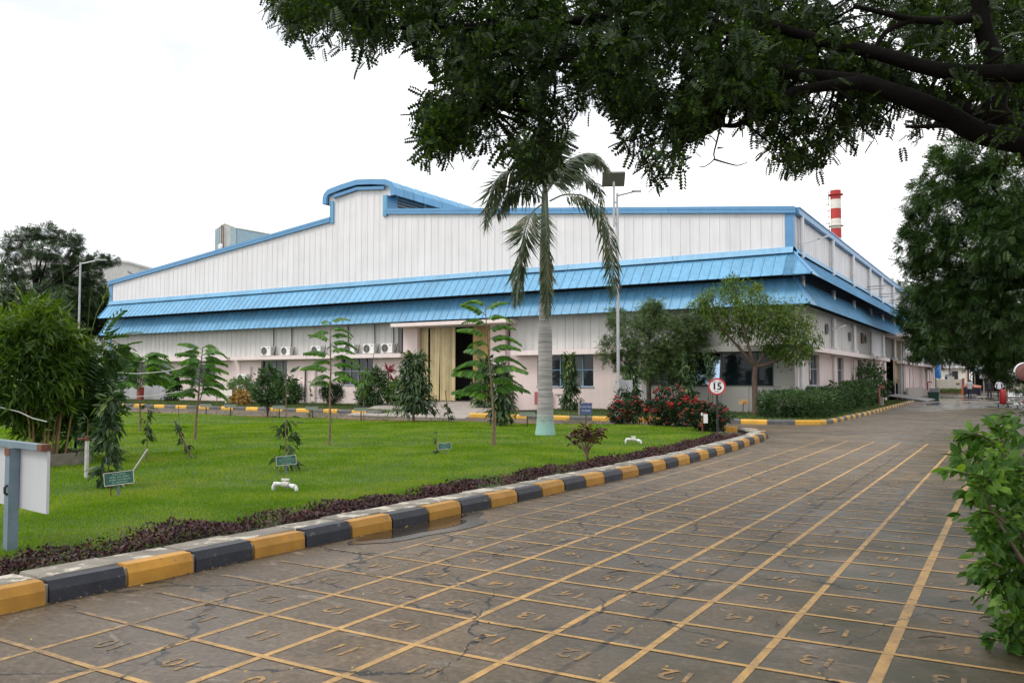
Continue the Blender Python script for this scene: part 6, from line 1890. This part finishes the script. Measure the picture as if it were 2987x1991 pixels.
# ---- red flower bushes
head = MB()
for k in range(7):
    a = k * 2.4; rr = .028 * math.sqrt(k / 7)
    head.blob((rr * math.cos(a), rr * math.sin(a), .012 * math.cos(k)), (.020, .02, .016), 6, 3)
head_mesh = head.mesh('flower_head', M['l_red'])
def ixora(p, lab, blobs, ncl, nf, L=.10, fs=1.6):
    t = shrub(p, lab, blobs, ncl, 22, L, T_OVAL, 'l_darkshrub', name='flower_bush', cat='flowering bush', group='red flowering bushes', rc=.24)
    for k in range(nf):
        b = random.choice(blobs)
        d = unit(rng.normal(size=3) + np.array((-.25 * p[0] / 15, -.9, .5)))
        q = np.array(b[:3]) + d * np.array(b[3:6]) * random.uniform(.95, 1.12)
        if q[2] < .08: continue
        o = obj('flower_head', head_mesh, t); o.location = q; s = fs * random.uniform(.6, 1.25); o.scale = (s * 1.2, s, s); o.rotation_euler = (random.uniform(-.6, .6), random.uniform(-.6, .6), random.uniform(0, 6))
ixora((-12.4, 28.6, .1), 'red flowering bush beside the street lamp, leftmost of three', [(0, 0, .65, .50, .5, .6), (.35, .1, .4, .5, .5, .4), (-.35, 0, .35, .4, .4, .35)], 130, 75, fs=1.25)
ixora((-10.1, 26.9, .1), 'largest red flowering bush between the lamp and the speed limit sign', [(0, 0, .75, .60, .55, .68), (.4, .1, .5, .5, .5, .5), (-.45, 0, .45, .42, .4, .45)], 190, 105, fs=1.25)
ixora((-8.35, 25.2, .1), 'smaller red flowering bush around the speed limit post', [(0, 0, .45, .55, .5, .42), (.45, .05, .42, .35, .35, .40), (-.2, .1, .75, .22, .22, .28)], 140, 62, fs=1.2)
ixora((.78, 24.5, .05), 'red flowering bush at the right road edge', [(0, 0, .75, .62, .8, .75), (.2, 1.2, .9, .6, .8, .8), (.1, .2, 1.3, .4, .5, .4)], 200, 40, .11)
ixora((1.2, 32, .05), 'second red flowering bush farther along the right road edge', [(0, 0, .8, .7, 1.2, .8)], 120, 26, .12)

# ---- croton on the lawn
cp = gl(1348, 1061)
cr = thing('croton', 'dark red leaved croton shrub at the front edge of the lawn', 'shrub', cp)
q = MB()
tips = []
for k in range(15):
    a = k * 2.4; rr = .33 * math.sqrt((k + .5) / 15)
    tip = Vector((rr * math.cos(a) * 1.05, rr * math.sin(a) * .8, random.uniform(.48, .80) - rr * .25)); tips.append(tip)
    q.tube([(0, 0, .04), (tip.x * .15, tip.y * .15, .22), (tip.x * .7, tip.y * .7, tip.z * .75), tip], [.016, .012, .008, .005], 5, cap=False)
q.build('stem', M['bark_pale'], cr)
P, D, N, L = [], [], [], []
for tip in tips:
    for i in range(13):
        a = i * 2.4 + random.random(); e = random.uniform(-.45, 1.0)
        P.append(tuple(tip + Vector((0, 0, -.012 * i)))); D.append((math.cos(a) * math.cos(e), math.sin(a) * math.cos(e), math.sin(e))); N.append((random.gauss(0, .3), random.gauss(0, .3), 1)); L.append(random.uniform(.10, .19))
leaf_parts(cr, 'leaf', np.array(P), np.array(D), np.array(N), np.array(L), (T_OVAL[0] * np.array((1, .85, 2.4)), T_OVAL[1]), M['l_croton'], len(P))

# ---- two garden trees before the office front
def small_tree(p, lab, trunk, fork_r, blobs, ncl, per, L, T, m, nl=18, bark='bark', **kw):
    t = thing('garden_tree', lab, 'tree', p)
    q = MB().tube(trunk, [fork_r * (1 - .35 * i / (len(trunk) - 1)) for i in range(len(trunk))], 10)
    CEN = crown(t, 'crown', blobs, ncl, per, L, T, M[m], **kw)
    bc = [np.array(b[:3]) for b in blobs]
    fk = np.array(trunk[-1])
    order = sorted(range(len(bc)), key=lambda i: math.atan2(*(bc[i] - fk)[[2, 0]]))
    prim = [order[int(k)] for k in np.linspace(0, len(order) - 1, 4)]
    mains = []
    def curve(a, c, r0, r1, sag, n=8):
        mid = a + (c - a) * .5 + np.array((0, 0, sag * np.linalg.norm(c - a))) + rng.normal(size=3) * .10 * np.linalg.norm(c - a)
        pts = [(1 - s) ** 2 * a + 2 * s * (1 - s) * mid + s * s * c for s in np.linspace(0, 1, n)]
        q.tube(pts, [r0 + (r1 - r0) * s for s in np.linspace(0, 1, n)], 7, cap=False)
        return pts
    for i in prim: mains.append(curve(fk, bc[i], fork_r * .62, .022, -.10))
    joints = np.array([p_ for m_ in mains for p_ in m_[2:6]])
    allpts = [p_ for m_ in mains for p_ in m_[3:]]
    for i in range(len(bc)):
        if i in prim: continue
        a = joints[int(np.argmin(np.linalg.norm(joints - bc[i], axis=1)))]
        allpts += curve(a, bc[i], fork_r * .24, .014, -.06)[3:]
    A = np.array(allpts)
    for e in CEN[::3]:
        a = A[int(np.argmin(np.linalg.norm(A - e, axis=1)))]
        q.tube([tuple(a), tuple((a + e) / 2 + rng.normal(size=3) * .05), tuple(e)], [.012, .008, .004], 4, cap=False)
    q.build('trunk', M[bark], t)
    return t
ta = (-9.97, 37.25, .1)
small_tree(ta, 'garden tree with a reddish trunk and airy willowy crown before the office windows', [(.02, 0, 0), (0, 0, .8), (-.03, 0, 1.6), (.02, 0, 2.15)], .15,
           blob_px([(1635, 690, 38, -.3), (1690, 665, 32, .4), (1722, 700, 42, -.8), (1765, 730, 48, 0), (1815, 735, 46, .4), (1855, 770, 32, -.4), (1655, 738, 32, .5), (1608, 700, 22, 0), (1775, 785, 38, .6), (1830, 800, 36, -.2), (1700, 755, 36, .8), (1730, 660, 20, 0)], 36.9, ta), 600, 16, .20, (T_LANCE[0] * np.array((1, 1.5, 1)), T_LANCE[1]), 'l_acacia', rc=.34, droop=.6, shell=.35)
tb_ = (-15.3, 38.0, .1)
small_tree(tb_, 'garden tree with a dull green rounded crown behind the street lamp', [(.0, 0, 0), (0.02, 0, .9), (.05, 0, 1.5)], .11,
           blob_px([(1400, 800, 32), (1415, 730, 24, .5), (1450, 765, 40, -.4), (1500, 735, 40, .4), (1530, 770, 52, 0), (1585, 775, 45, .5), (1480, 825, 42, -.5), (1545, 825, 46, .2), (1600, 740, 28, 0), (1495, 705, 20, 0), (1435, 830, 30, .4)], 39.6, tb_), 600, 18, .19, T_NEEM, 'l_olive', rc=.30, droop=.2, shell=.35)

# ---- bamboo clump
bb = Vector((-16.0, 9.0, .08))
bam = thing('bamboo_clump', 'bushy bamboo clump with yellow canes at the left edge', 'bamboo', bb)
blobs = blob_px([(10, 785, 74, 0), (80, 770, 76, -.4), (145, 795, 52, 0), (45, 855, 74, -.5), (120, 850, 55, -.2), (172, 790, 28, .2), (-70, 820, 90, 0), (10, 920, 50, .2), (90, 722, 38, .3), (95, 915, 38, .3), (160, 845, 26, .1), (40, 950, 42, -.2), (120, 935, 34, -.1), (80, 975, 30, .1)], 16, bb)
P, O, CEN = clump_points(blobs, 480, 24, .30, .45)
n = len(P)
D = O * .55 + rng.normal(size=(n, 3)) * .55 + np.array((0, 0, -.30)); N = np.array((0, 0, 1.0)) + rng.normal(size=(n, 3)) * .5
leaf_parts(bam, 'leaf', P, D, N, .23 * (.6 + .8 * rng.random(n)), (T_LANCE[0] * np.array((1, 1.15, 1)), T_LANCE[1]), M['l_bamboo'], 300)
q = MB()
for k in range(13):
    a = random.uniform(0, 6.28); r0 = random.uniform(.05, .38); ln = random.uniform(1.4, 2.0)
    q = MB()
    q.tube([(r0 * math.cos(a), r0 * math.sin(a), 0), (r0 * 1.3 * math.cos(a), r0 * 1.3 * math.sin(a), ln * .5), (r0 * 2.4 * math.cos(a), r0 * 2.4 * math.sin(a), ln)], [.020, .017, .010], 7)
    q.build('cane', M['cane'], bam)
for pts in ([(150, 720, 16), (147, 660, 16), (143, 612, 16), (122, 628, 15.8)], [(205, 780, 16.2), (222, 720, 16.3), (245, 672, 16.4)], [(5, 700, 15.9), (2, 640, 15.8), (4, 590, 15.8)], [(200, 770, 16), (206, 700, 16), (212, 655, 16)]):
    MB().tube([rel(*p_, bb) for p_ in pts], [.012, .010, .007, .005][:len(pts)], 5).build('shoot', M['l_bamboo'], bam)
n = 16
P = np.array([tuple(rel(248 + random.uniform(-10, 6), 668 + random.uniform(-10, 22), 16.4, bb)) for _ in range(n)])
obj('shoot_leaves', leaf_mesh('shoot_leaves', P, rng.normal(size=(n, 3)), rng.normal(size=(n, 3)) + np.array((0, 0, 1)), np.full(n, .14), T_LANCE, M['l_bamboo']), bam)

# ---- pinnate broad leaf tree beside the bamboo
bl = Vector(gl(172, 1043))
br = thing('young_tree', 'dark young tree with long pinnate leaves right behind the bamboo', 'young tree', bl)
T_BROAD = pinnate(8, .24, .09, .45, .35, .15, oval=True)
blobs = blob_px([(205, 790, 36, 0, .9), (215, 860, 45, 0), (190, 920, 42, .2), (175, 990, 34, .1), (232, 840, 26, 0), (240, 800, 20, .2), (215, 940, 30, .2)], 16.9, bl)
P, O, CEN = clump_points(blobs, 60, 4, .3, .4)
n = len(P)
leaf_parts(br, 'leaf', P, O * .9 + rng.normal(size=(n, 3)) * .35 + np.array((0, 0, -.25)), np.array((0, 0, 1.0)) + rng.normal(size=(n, 3)) * .35, .58 * (.7 + .5 * rng.random(n)), T_BROAD, M['l_broad'], 240)
q = MB(); q.tube([(0, 0, 0), (.05, 0, .8), (.1, 0, 1.5)], [.03, .024, .018], 7); limbs(q, (.04, 0, .7), CEN, .012, 6, 12, .1, .004); q.build('stem', M['bark_dark'], br)

# ---- bright bush at the right, close to the camera
rb = Vector((.42, 5.9, .04))
bush = thing('roadside_bush', 'bright green leafy bush close to the camera at the right frame edge', 'bush', rb)
blobs = blob_px([(2330, 1050, 62, .4), (2280, 1090, 55, .2), (2235, 1065, 32, .2), (2300, 1180, 62, .2), (2260, 1120, 45, .0), (2345, 1250, 75, .3), (2310, 1320, 62, .2), (2350, 1400, 65, .3), (2275, 1230, 40, .1), (2325, 1450, 38, .3), (2420, 1150, 120, .8), (2430, 1380, 120, .7), (2240, 1010, 22, .5), (2300, 985, 26, .7)], 4.9, rb)
P, O, CEN = clump_points(blobs, 330, 13, .40, .28)
n = len(P)
D = O * .7 + rng.normal(size=(n, 3)) * .45 + np.array((0, 0, -.28)); N = np.array((-.1, -.45, .9)) + rng.normal(size=(n, 3)) * .4
leaf_parts(bush, 'leaf', P, D, N, .080 * (.45 + .9 * rng.random(n)), (T_ROUND[0] * np.array((1, .78, 1.3)), T_ROUND[1]), M['l_bush'], 300)
q = MB(); limbs(q, (0, 0, .0), CEN, .02, 6, 40, .10, .004, 5); q.build('stem', M['bark'], bush)
for path in ([(2300, 1130, 4.9), (2260, 1095, 4.85), (2215, 1085, 4.8), (2172, 1078, 4.8)], [(2310, 1050, 5.1), (2275, 1010, 5.1), (2235, 995, 5.1), (2205, 1000, 5.1)], [(2330, 1060, 5.2), (2300, 1010, 5.3), (2285, 975, 5.3), (2310, 945, 5.4)], [(2300, 1300, 4.8), (2265, 1290, 4.8), (2235, 1310, 4.8)], [(2310, 1200, 4.8), (2275, 1175, 4.8), (2240, 1190, 4.8)]):
    pts = catmull([rel(*p_, rb) for p_ in path], 6)
    MB().tube(pts, [.006 - .004 * i / len(pts) for i in range(len(pts))], 5, cap=False).build('twig', M['bark'], bush)
    A = np.array([tuple(p_) for p_ in pts]); P, D = [], []
    for i in range(2, len(A)):
        tn = A[i] - A[i - 1]; tn /= np.linalg.norm(tn)
        for s in (-1, 1):
            P.append(A[i]); D.append(tn * .8 + np.array((.5 * s, .2 * s, -.25)) + rng.normal(size=3) * .2)
    P, D = np.array(P), np.array(D)
    leaf_parts(bush, 'leaf', P, D, np.array((0, -.3, 1.0)) + rng.normal(size=P.shape) * .3, np.full(len(P), .085) * (.6 + .6 * rng.random(len(P))), (T_ROUND[0] * np.array((1, .75, 1.3)), T_ROUND[1]), M['l_bush'], len(P))
tag(MB().box(.56, .70, 1.0, 40, .0, .13).build('verge_kerb', M['concrete']), kind='structure')
# undergrowth further along the verge
hv = thing('verge_shrubs', 'dense dark shrubs growing along the right verge under the trees', 'shrubs', (1.8, 18, .05))
hv['kind'] = 'stuff'
crown(hv, 'foliage', [(-.3, -7, .6, .8, 3.0, .7), (0, -2, .8, .9, 3, .9), (-.2, 4, .7, .9, 3, .8), (0, 10, .9, 1.1, 4, 1.0), (.5, 22, 1.3, 1.5, 8, 1.4), (.8, 40, 1.7, 1.8, 14, 1.8), (1.2, 66, 2.2, 2.0, 14, 2.2), (2.5, 30, 2.6, 1.8, 22, 2.4)], 900, 12, .20, T_OVAL, M['l_shrub'], rc=.2)

# ---- trees along the right side of the road
def big_tree(name, lab, base, D, px, ncl, per, L, T, m, trunk, r0, bark='bark_dark', nl=26, group=None, **kw):
    b = Vector(base)
    t = thing(name, lab, 'tree', b, 0, group)
    blobs = blob_px(px, D, b)
    CEN = crown(t, 'crown', blobs, ncl, per, L, T, M[m], **kw)
    q = MB().tube(trunk, [r0 * (1 - .5 * i / (len(trunk) - 1)) for i in range(len(trunk))], 10)
    limbs(q, trunk[-1], CEN, r0 * .45, 6, nl, .05, .02, 6)
    q.build('trunk', M[bark], t)
    return t
big_tree('neem_tree', 'tall dark neem tree leaning over the road from the right frame edge', (1.9, 33.0, .05), 30,
         [(2140, 560, 55, 0), (2105, 480, 26, 0), (2130, 440, 34, .5), (2170, 400, 45, 0), (2185, 350, 40, 0), (2240, 370, 60, -1), (2310, 420, 90, -1.5), (2190, 480, 66, -.5), (2260, 560, 90, -1), (2330, 560, 90, -2), (2095, 600, 32, 1), (2160, 640, 55, 1), (2240, 670, 76, 0), (2330, 680, 80, -1), (2180, 730, 45, 1.5), (2090, 550, 22, 0), (2150, 690, 34, 1), (2290, 740, 60, 1), (2110, 520, 34, .5)],
         900, 17, .31, T_NEEM, 'l_neem', [(0, 0, 0), (-.25, .2, 1.6), (-.1, 0, 3.2), (-.4, -.3, 4.6)], .26, group='trees along the right side of the road', rc=.19, droop=.30, shell=.40)
big_tree('neem_tree', 'dense dark tree hanging low over the side road before the people', (1.6, 58.0, .05), 52,
         [(2110, 690, 40, 0), (2092, 730, 26, 0), (2100, 790, 30, 0), (2150, 760, 55, 0), (2135, 800, 26, -1), (2200, 775, 52, 0), (2215, 808, 26, 0), (2262, 820, 40, 1), (2300, 790, 60, 1), (2180, 700, 60, 2), (2270, 720, 80, 2), (2330, 840, 36, 0), (2150, 660, 45, 1), (2085, 700, 18, 0)],
         760, 13, .42, T_NEEM, 'l_neem', [(0, 0, 0), (-.3, .2, 1.8), (-.9, 0, 3.4), (-1.6, -.3, 4.8)], .30, group='trees along the right side of the road', rc=.28, droop=.35, shell=.5)
big_tree('neem_tree', 'farther dark tree closing the view above the parked cart', (2.0, 92.0, .05), 85,
         [(2240, 785, 45, 0), (2300, 800, 60, 0), (2340, 850, 40, 0), (2190, 800, 26, 4), (2280, 850, 22, 0), (2250, 700, 60, 5), (2150, 800, 40, 8), (2120, 820, 25, 10), (2330, 885, 14, 0)],
         420, 12, .5, T_NEEM, 'l_far', [(0, 0, 0), (-.4, 0, 2.2), (-1.2, 0, 4.4)], .32, group='trees along the right side of the road', rc=.3, shell=.5)
big_tree('roadside_tree', 'pale green tree top peeping over the far end of the factory roof', (-7.5, 140, 0), 140, [(2075, 665, 18, 0), (2098, 672, 16, 0), (2050, 655, 12, 0)], 70, 12, .6, T_NEEM, 'l_far', [(0, 0, 0), (0, 0, 6), (.2, 0, 11)], .3, nl=8)

# ---- trees behind the lawn at the left
big_tree('umbrella_tree', 'flat topped spreading tree with dark forked limbs behind the bamboo', (-76.0, 41.5, 0), 75,
         [(25, 555, 26, 0, .5), (65, 540, 30, 0, .55), (105, 533, 32, 0, .5), (145, 548, 34, 0, .5), (172, 566, 24, 0, .5), (40, 585, 30, 2, .5), (100, 575, 34, -2, .5), (140, 600, 34, 0, .5), (190, 600, 26, 0, .5), (225, 598, 26, 0, .45), (255, 596, 20, 0, .4), (20, 625, 34, 0, .6), (120, 628, 28, 2, .5), (175, 638, 30, 0, .5), (215, 622, 22, 0, .5), (60, 625, 30, 0, .5)],
         760, 9, .42, T_NEEM, 'l_far', [(0, 0, 0), (.3, 0, 3), (-.2, 0, 6.0), (-.1, 0, 8.0)], .38, nl=16, group='trees behind the lawn at the left', rc=.20, droop=.1, flat=1.1, shell=.35)
big_tree('background_tree', 'dense dark tree filling the gap left of the factory corner', (-68.5, 46.0, 0), 76,
         [(160, 690, 44, 0), (205, 685, 36, 0), (232, 715, 34, 0), (190, 735, 40, 0), (235, 680, 18, 0), (140, 660, 30, 0), (215, 655, 18, 0), (245, 745, 26, 0)], 330, 12, .60, T_NEEM, 'l_far', [(0, 0, 0), (0, 0, 3), (.2, 0, 5)], .3, group='trees behind the lawn at the left', rc=.3)
big_tree('background_tree', 'dark tree behind the bamboo at the left frame edge', (-77.0, 35.0, 0), 70, [(10, 690, 45, 0), (60, 690, 42, 0), (110, 690, 40, 0), (-50, 670, 60, 0), (30, 740, 50, 0), (100, 740, 45, 0)], 300, 12, .60, T_NEEM, 'l_far', [(0, 0, 0), (0, 0, 3), (.2, 0, 5)], .3, group='trees behind the lawn at the left', rc=.3)
big_tree('background_tree', 'small tree just beyond the left end of the factory roof', (-80.0, 60.0, 0), 98, [(268, 622, 14, 0), (282, 630, 10, 0), (256, 634, 12, 0)], 60, 12, .5, T_NEEM, 'l_far', [(0, 0, 0), (0, 0, 5), (.2, 0, 9)], .25, group='trees behind the lawn at the left', nl=6)

# ---- big overhanging tree in the right foreground
tr_base = Vector((1.55, 10.6, .05))
over = thing('shade_tree', 'large dark shade tree whose limbs and leaves arch over the top of the view', 'tree', tr_base)
LIMBPTS = []
def limb(path, r0, r1, n=6):
    pts = catmull([rel(u, v, d, tr_base) for u, v, d in path], n)
    LIMBPTS.extend(pts[len(pts) // 4:])
    k = len(pts) - 1
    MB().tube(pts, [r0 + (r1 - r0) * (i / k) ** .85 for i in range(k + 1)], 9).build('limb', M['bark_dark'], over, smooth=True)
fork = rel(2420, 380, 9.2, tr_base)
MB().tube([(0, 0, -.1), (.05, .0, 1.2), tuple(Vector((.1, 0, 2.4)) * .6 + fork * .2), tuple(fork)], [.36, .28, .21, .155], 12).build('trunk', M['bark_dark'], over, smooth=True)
limb([(2420, 380, 9.2), (2352, 330, 8.9), (2252, 306, 8.8), (2152, 252, 8.7), (2052, 214, 8.7), (1973, 188, 8.8), (1815, 166, 9.0), (1735, 118, 9.1), (1656, 60, 9.2), (1560, 5, 9.4)], .150, .040)
limb([(2420, 380, 9.2), (2311, 302, 9.5), (2212, 254, 9.7), (2093, 206, 9.9), (2013, 165, 10.1), (1930, 125, 10.3), (1850, 70, 10.6)], .16, .04)
limb([(2450, 150, 8.0), (2352, 166, 8.2), (2170, 163, 8.5), (2013, 122, 8.8), (1893, 95, 9.0), (1775, 60, 9.2), (1656, 24, 9.4), (1500, -30, 9.6)], .105, .035)
limb([(2380, 330, 9.0), (2291, 258, 9.0), (2300, 179, 9.0), (2262, 80, 9.0), (2250, 0, 9.0), (2245, -80, 9.0)], .12, .08)
limb([(1985, 190, 8.8), (1914, 195, 8.7), (1815, 214, 8.6), (1735, 255, 8.5), (1695, 286, 8.5), (1655, 288, 8.5)], .075, .02)
limb([(2250, 40, 9.0), (2170, 48, 8.9), (2090, 44, 8.8), (2013, 26, 8.8), (1960, 15, 8.8)], .055, .02)
limb([(2100, 44, 8.8), (2040, 70, 8.8), (2010, 110, 8.8), (1990, 132, 8.8)], .035, .02)
limb([(2180, 285, 8.8), (2130, 290, 8.6), (2080, 292, 8.6)], .04, .012)
limb([(1500, 60, 9.3), (1350, 110, 9.0), (1200, 180, 8.8), (1130, 260, 8.7)], .05, .015)
limb([(1400, 40, 9.2), (1200, 60, 9.0), (1000, 60, 8.8), (850, 70, 8.7)], .06, .012)
for path in ([(1655, 288, 8.5), (1648, 320, 8.5), (1640, 352, 8.5), (1640, 366, 8.5), (1620, 382, 8.5), (1605, 382, 8.5)], [(1640, 366, 8.5), (1670, 375, 8.5), (1695, 380, 8.5), (1718, 372, 8.5)], [(1648, 340, 8.5), (1662, 340, 8.5)]):
    pts = catmull([rel(*p_, tr_base) for p_ in path], 4)
    MB().tube(pts, [.012 - .008 * i / len(pts) for i in range(len(pts))], 5).build('bare_twig', M['twig'], over)
# leaf mass: an irregular layer of drooping sprays, dense in the middle, ragged below
LOW = [(600, -60), (612, 20), (640, 75), (700, 118), (760, 110), (850, 150), (885, 105), (925, 62), (960, 120), (985, 175), (958, 235), (965, 300), (945, 360), (985, 385), (1040, 340), (1105, 365), (1150, 345), (1200, 385), (1245, 450), (1275, 420), (1300, 310), (1345, 262), (1400, 240), (1432, 290), (1415, 330), (1470, 380), (1515, 448), (1558, 410), (1590, 330), (1640, 300), (1665, 240), (1720, 290), (1770, 385), (1835, 405), (1880, 395), (1935, 330), (2000, 330), (2075, 370), (2120, 340), (2135, 300), (2200, 290), (2352, 400), (2480, 420), (2480, -60)]
HOLES = [(2045, 72, 34), (2010, 110, 16), (2235, 225, 26), (2085, 120, 14), (1412, 300, 10), (1690, 330, 26), (2290, 210, 14)]
cand = np.stack([rng.uniform(600, 2480, 9000), rng.uniform(-60, 450, 9000)], 1)
k = inside(cand[:, 0], cand[:, 1], LOW)
for hx, hy, hr in HOLES: k &= np.hypot(cand[:, 0] - hx, cand[:, 1] - hy) > hr * 1.15
cand = cand[k]
# shrink from the border so the sprays, not their centres, make the outline; thin out at random
keepc = []
for u, v in cand:
    ok = all(inside(np.array([u + 20 * math.cos(a)]), np.array([v + (26 if a == 1.57 else 18) * math.sin(a)]), LOW)[0] for a in (0, 1.57, 3.14, 4.71))
    if ok: keepc.append((u, v))
cand = np.array(keepc)
nz = np.sin(cand[:, 0] * .021 + 1.3 * np.sin(cand[:, 1] * .017)) * np.sin(cand[:, 1] * .026 + .8 * np.sin(cand[:, 0] * .013))
cand = cand[rng.random(len(cand)) < np.clip(.58 + .56 * nz - .00008 * np.clip(cand[:, 0] - 1600, 0, 900), .06, 1)]
cand = cand[:1400]
CEN = []
for u, v in cand:
    d = (8.7 + rng.uniform(-1.3, 1.9) if u < 1750 else (9.4 + rng.uniform(-.1, 2.3) if rng.random() < .95 else 8.3)) + (.8 if v < 60 else 0)
    CEN.append(tuple(rel(u, v, d, tr_base)))
CEN = np.array(CEN)
per = 13
s = .115 * (.5 + .8 * rng.random((len(CEN), 1, 1)))
P = (CEN[:, None, :] + rng.normal(size=(len(CEN), per, 3)) * s).reshape(-1, 3)
Wp = P + np.array(tr_base) - np.array(EYE)
zz = Wp @ np.array(_fw); uu = (_cx + _f * (Wp @ np.array(_rt)) / zz) / PX; vv = (_cy - _f * (Wp @ np.array(_up)) / zz) / PX
P = P[inside(uu, vv, LOW)]
n = len(P)
D = rng.normal(size=(n, 3)) * .75 + np.array((-.25, -.1, -.45)); N = np.array((0, 0, 1.0)) + rng.normal(size=(n, 3)) * .5
leaf_parts(over, 'leaf_spray', P, D, N, .165 * (.55 + .8 * rng.random(n)), T_RAIN, M['l_canopy'], 300, 'crown')
# the part of the crown above and behind the frame, which shades the yard
n = 5200
P = np.stack([rng.uniform(-8, 9, n), rng.uniform(-3, 18, n), 6.8 + rng.uniform(0, 2.6, n)], 1)
P = P[(P[:, 0] > -7.5 + .25 * np.abs(P[:, 1] - 8)) & (P[:, 2] > 1.7 + np.hypot(P[:, 0], P[:, 1]) * .60)] - np.array(tr_base)
n = len(P)
o = obj('upper_crown', leaf_mesh('upper_crown', P, rng.normal(size=(n, 3)), np.array((0, 0, 1.0)) + rng.normal(size=(n, 3)) * .5, .42 * (.7 + .6 * rng.random(n)), T_RAIN, M['l_canopy']), over); o['kind'] = 'stuff'
LP_ = np.array([tuple(p_) for p_ in LIMBPTS])
q = MB()
for e in CEN[::3]:
    dd = np.linalg.norm(LP_ - e, axis=1); a0 = LP_[int(np.argmin(dd))]
    if dd.min() > 2.2: continue
    mid = (a0 + e) / 2 + rng.normal(size=3) * .12 * dd.min() + np.array((0, 0, .10 * dd.min()))
    pts = [(1 - t) ** 2 * a0 + 2 * t * (1 - t) * mid + t * t * e for t in np.linspace(0, 1, 6)]
    q.tube(pts, [.022, .018, .014, .010, .007, .004], 5, cap=False)
q.build('branches', M['bark_dark'], over)['kind'] = 'stuff'

# ---- litter and weeds
n = 1500
x = rng.uniform(-5.8, .5, n); y = 2 + 22 * rng.random(n) ** 1.6
wgt = .25 + .75 * np.clip((x + 4) / 4, 0, 1)
kk = rng.random(n) < wgt; x, y = x[kk], y[kk]; n = len(x)
D = np.stack([rng.normal(size=n), rng.normal(size=n), np.zeros(n)], 1)
lt = obj('leaf_litter', leaf_mesh('leaf_litter', np.stack([x, y, np.full(n, .018)], 1), D, np.array((0, 0, 1.0)) + rng.normal(size=(n, 3)) * .25, .028 * (.4 + 1.0 * rng.random(n)), T_OVAL, M['l_litter']))
tag(lt, 'small fallen leaves scattered over the painted yard', 'fallen leaves', kind='stuff')
n = 900
x = rng.uniform(-6.4, -5.6, n); y = rng.uniform(1, 24, n)
gutter = np.interp(y, [p.y for p in near_ps[:36]], [p.x for p in near_ps[:36]]) + np.abs(rng.normal(size=n)) * .035 + .01
gd = obj('kerb_debris', leaf_mesh('kerb_debris', np.stack([gutter, y, np.full(n, .012)], 1), np.stack([rng.normal(size=n), rng.normal(size=n), np.zeros(n)], 1), np.array((0, 0, 1.0)) + rng.normal(size=(n, 3)) * .3, .022 * (.4 + rng.random(n)), T_OVAL, M['l_litter']))
tag(gd, 'dry leaf bits lying in the gutter along the kerb', 'fallen leaves', kind='stuff')
for u, v, a, ln, lab in ((150, 1395, .2, .10, 'small dry twig on the yard in the near left corner by the kerb'), (1395, 1320, .9, .20, 'long dry twig on the middle of the painted grid'), (1130, 1280, .2, .12, 'dry twig on the grid just below the puddle'), (2110, 1470, .6, .18, 'thick dark twig near the right bush at the bottom edge'), (2250, 1425, .9, .10, 'short dark twig under the right bush'), (1790, 1440, 2.0, .10, 'small pale twig on the grid right of the middle'), (470, 1395, .4, .06, 'tiny twig on the grid left of the middle near the bottom'), (930, 1375, .3, .09, 'small twig on the grid left of centre near the bottom')):
    p_ = on_ground(u, v)
    o = MB().tube([(0, 0, .012), (ln * .5, ln * .12, .016), (ln, 0, .012)], .006, 5).build('fallen_twig', M['twig'], loc=(p_.x, p_.y, .006), rz=a)
    tag(o, lab, 'twig', 'fallen twigs on the yard')
# weeds along the far lawn edge
n = 3600
x = rng.uniform(-45, -11, n); cl = (np.sin(x * 2.3) + np.sin(x * 5.1 + 1)) > .1
x = x[cl]; n = len(x)
y = np.interp(-x, [10, 12.5, 17, 22, 40, 64], [27.0, 26.4, 25.4, 25.0, 24.7, 24.7]) - rng.random(n) * .5
we = obj('edge_weeds', leaf_mesh('edge_weeds', np.stack([x, y, .1 + rng.random(n) ** 2 * .38], 1), rng.normal(size=(n, 3)) * .6 + np.array((0, 0, .4)), rng.normal(size=(n, 3)) + np.array((0, 0, .8)), .12 * (.5 + .9 * rng.random(n)), T_LANCE, M['l_weed']))
tag(we, 'ragged weeds along the far edge of the lawn', 'weeds', kind='stuff')
# fallen red petals near the kerb
n = 14
p0 = on_ground(640, 1310)
fp = obj('fallen_petals', leaf_mesh('fallen_petals', np.stack([p0.x + rng.normal(size=n) * .45, p0.y + rng.normal(size=n) * .5, np.full(n, .017)], 1), np.stack([rng.normal(size=n), rng.normal(size=n), np.zeros(n)], 1), np.zeros((n, 3)) + np.array((0, 0, 1.0)), np.full(n, .025), T_OVAL, M['l_red']))
tag(fp, 'a few red petals fallen on the yard near the kerb', 'petals', kind='stuff')
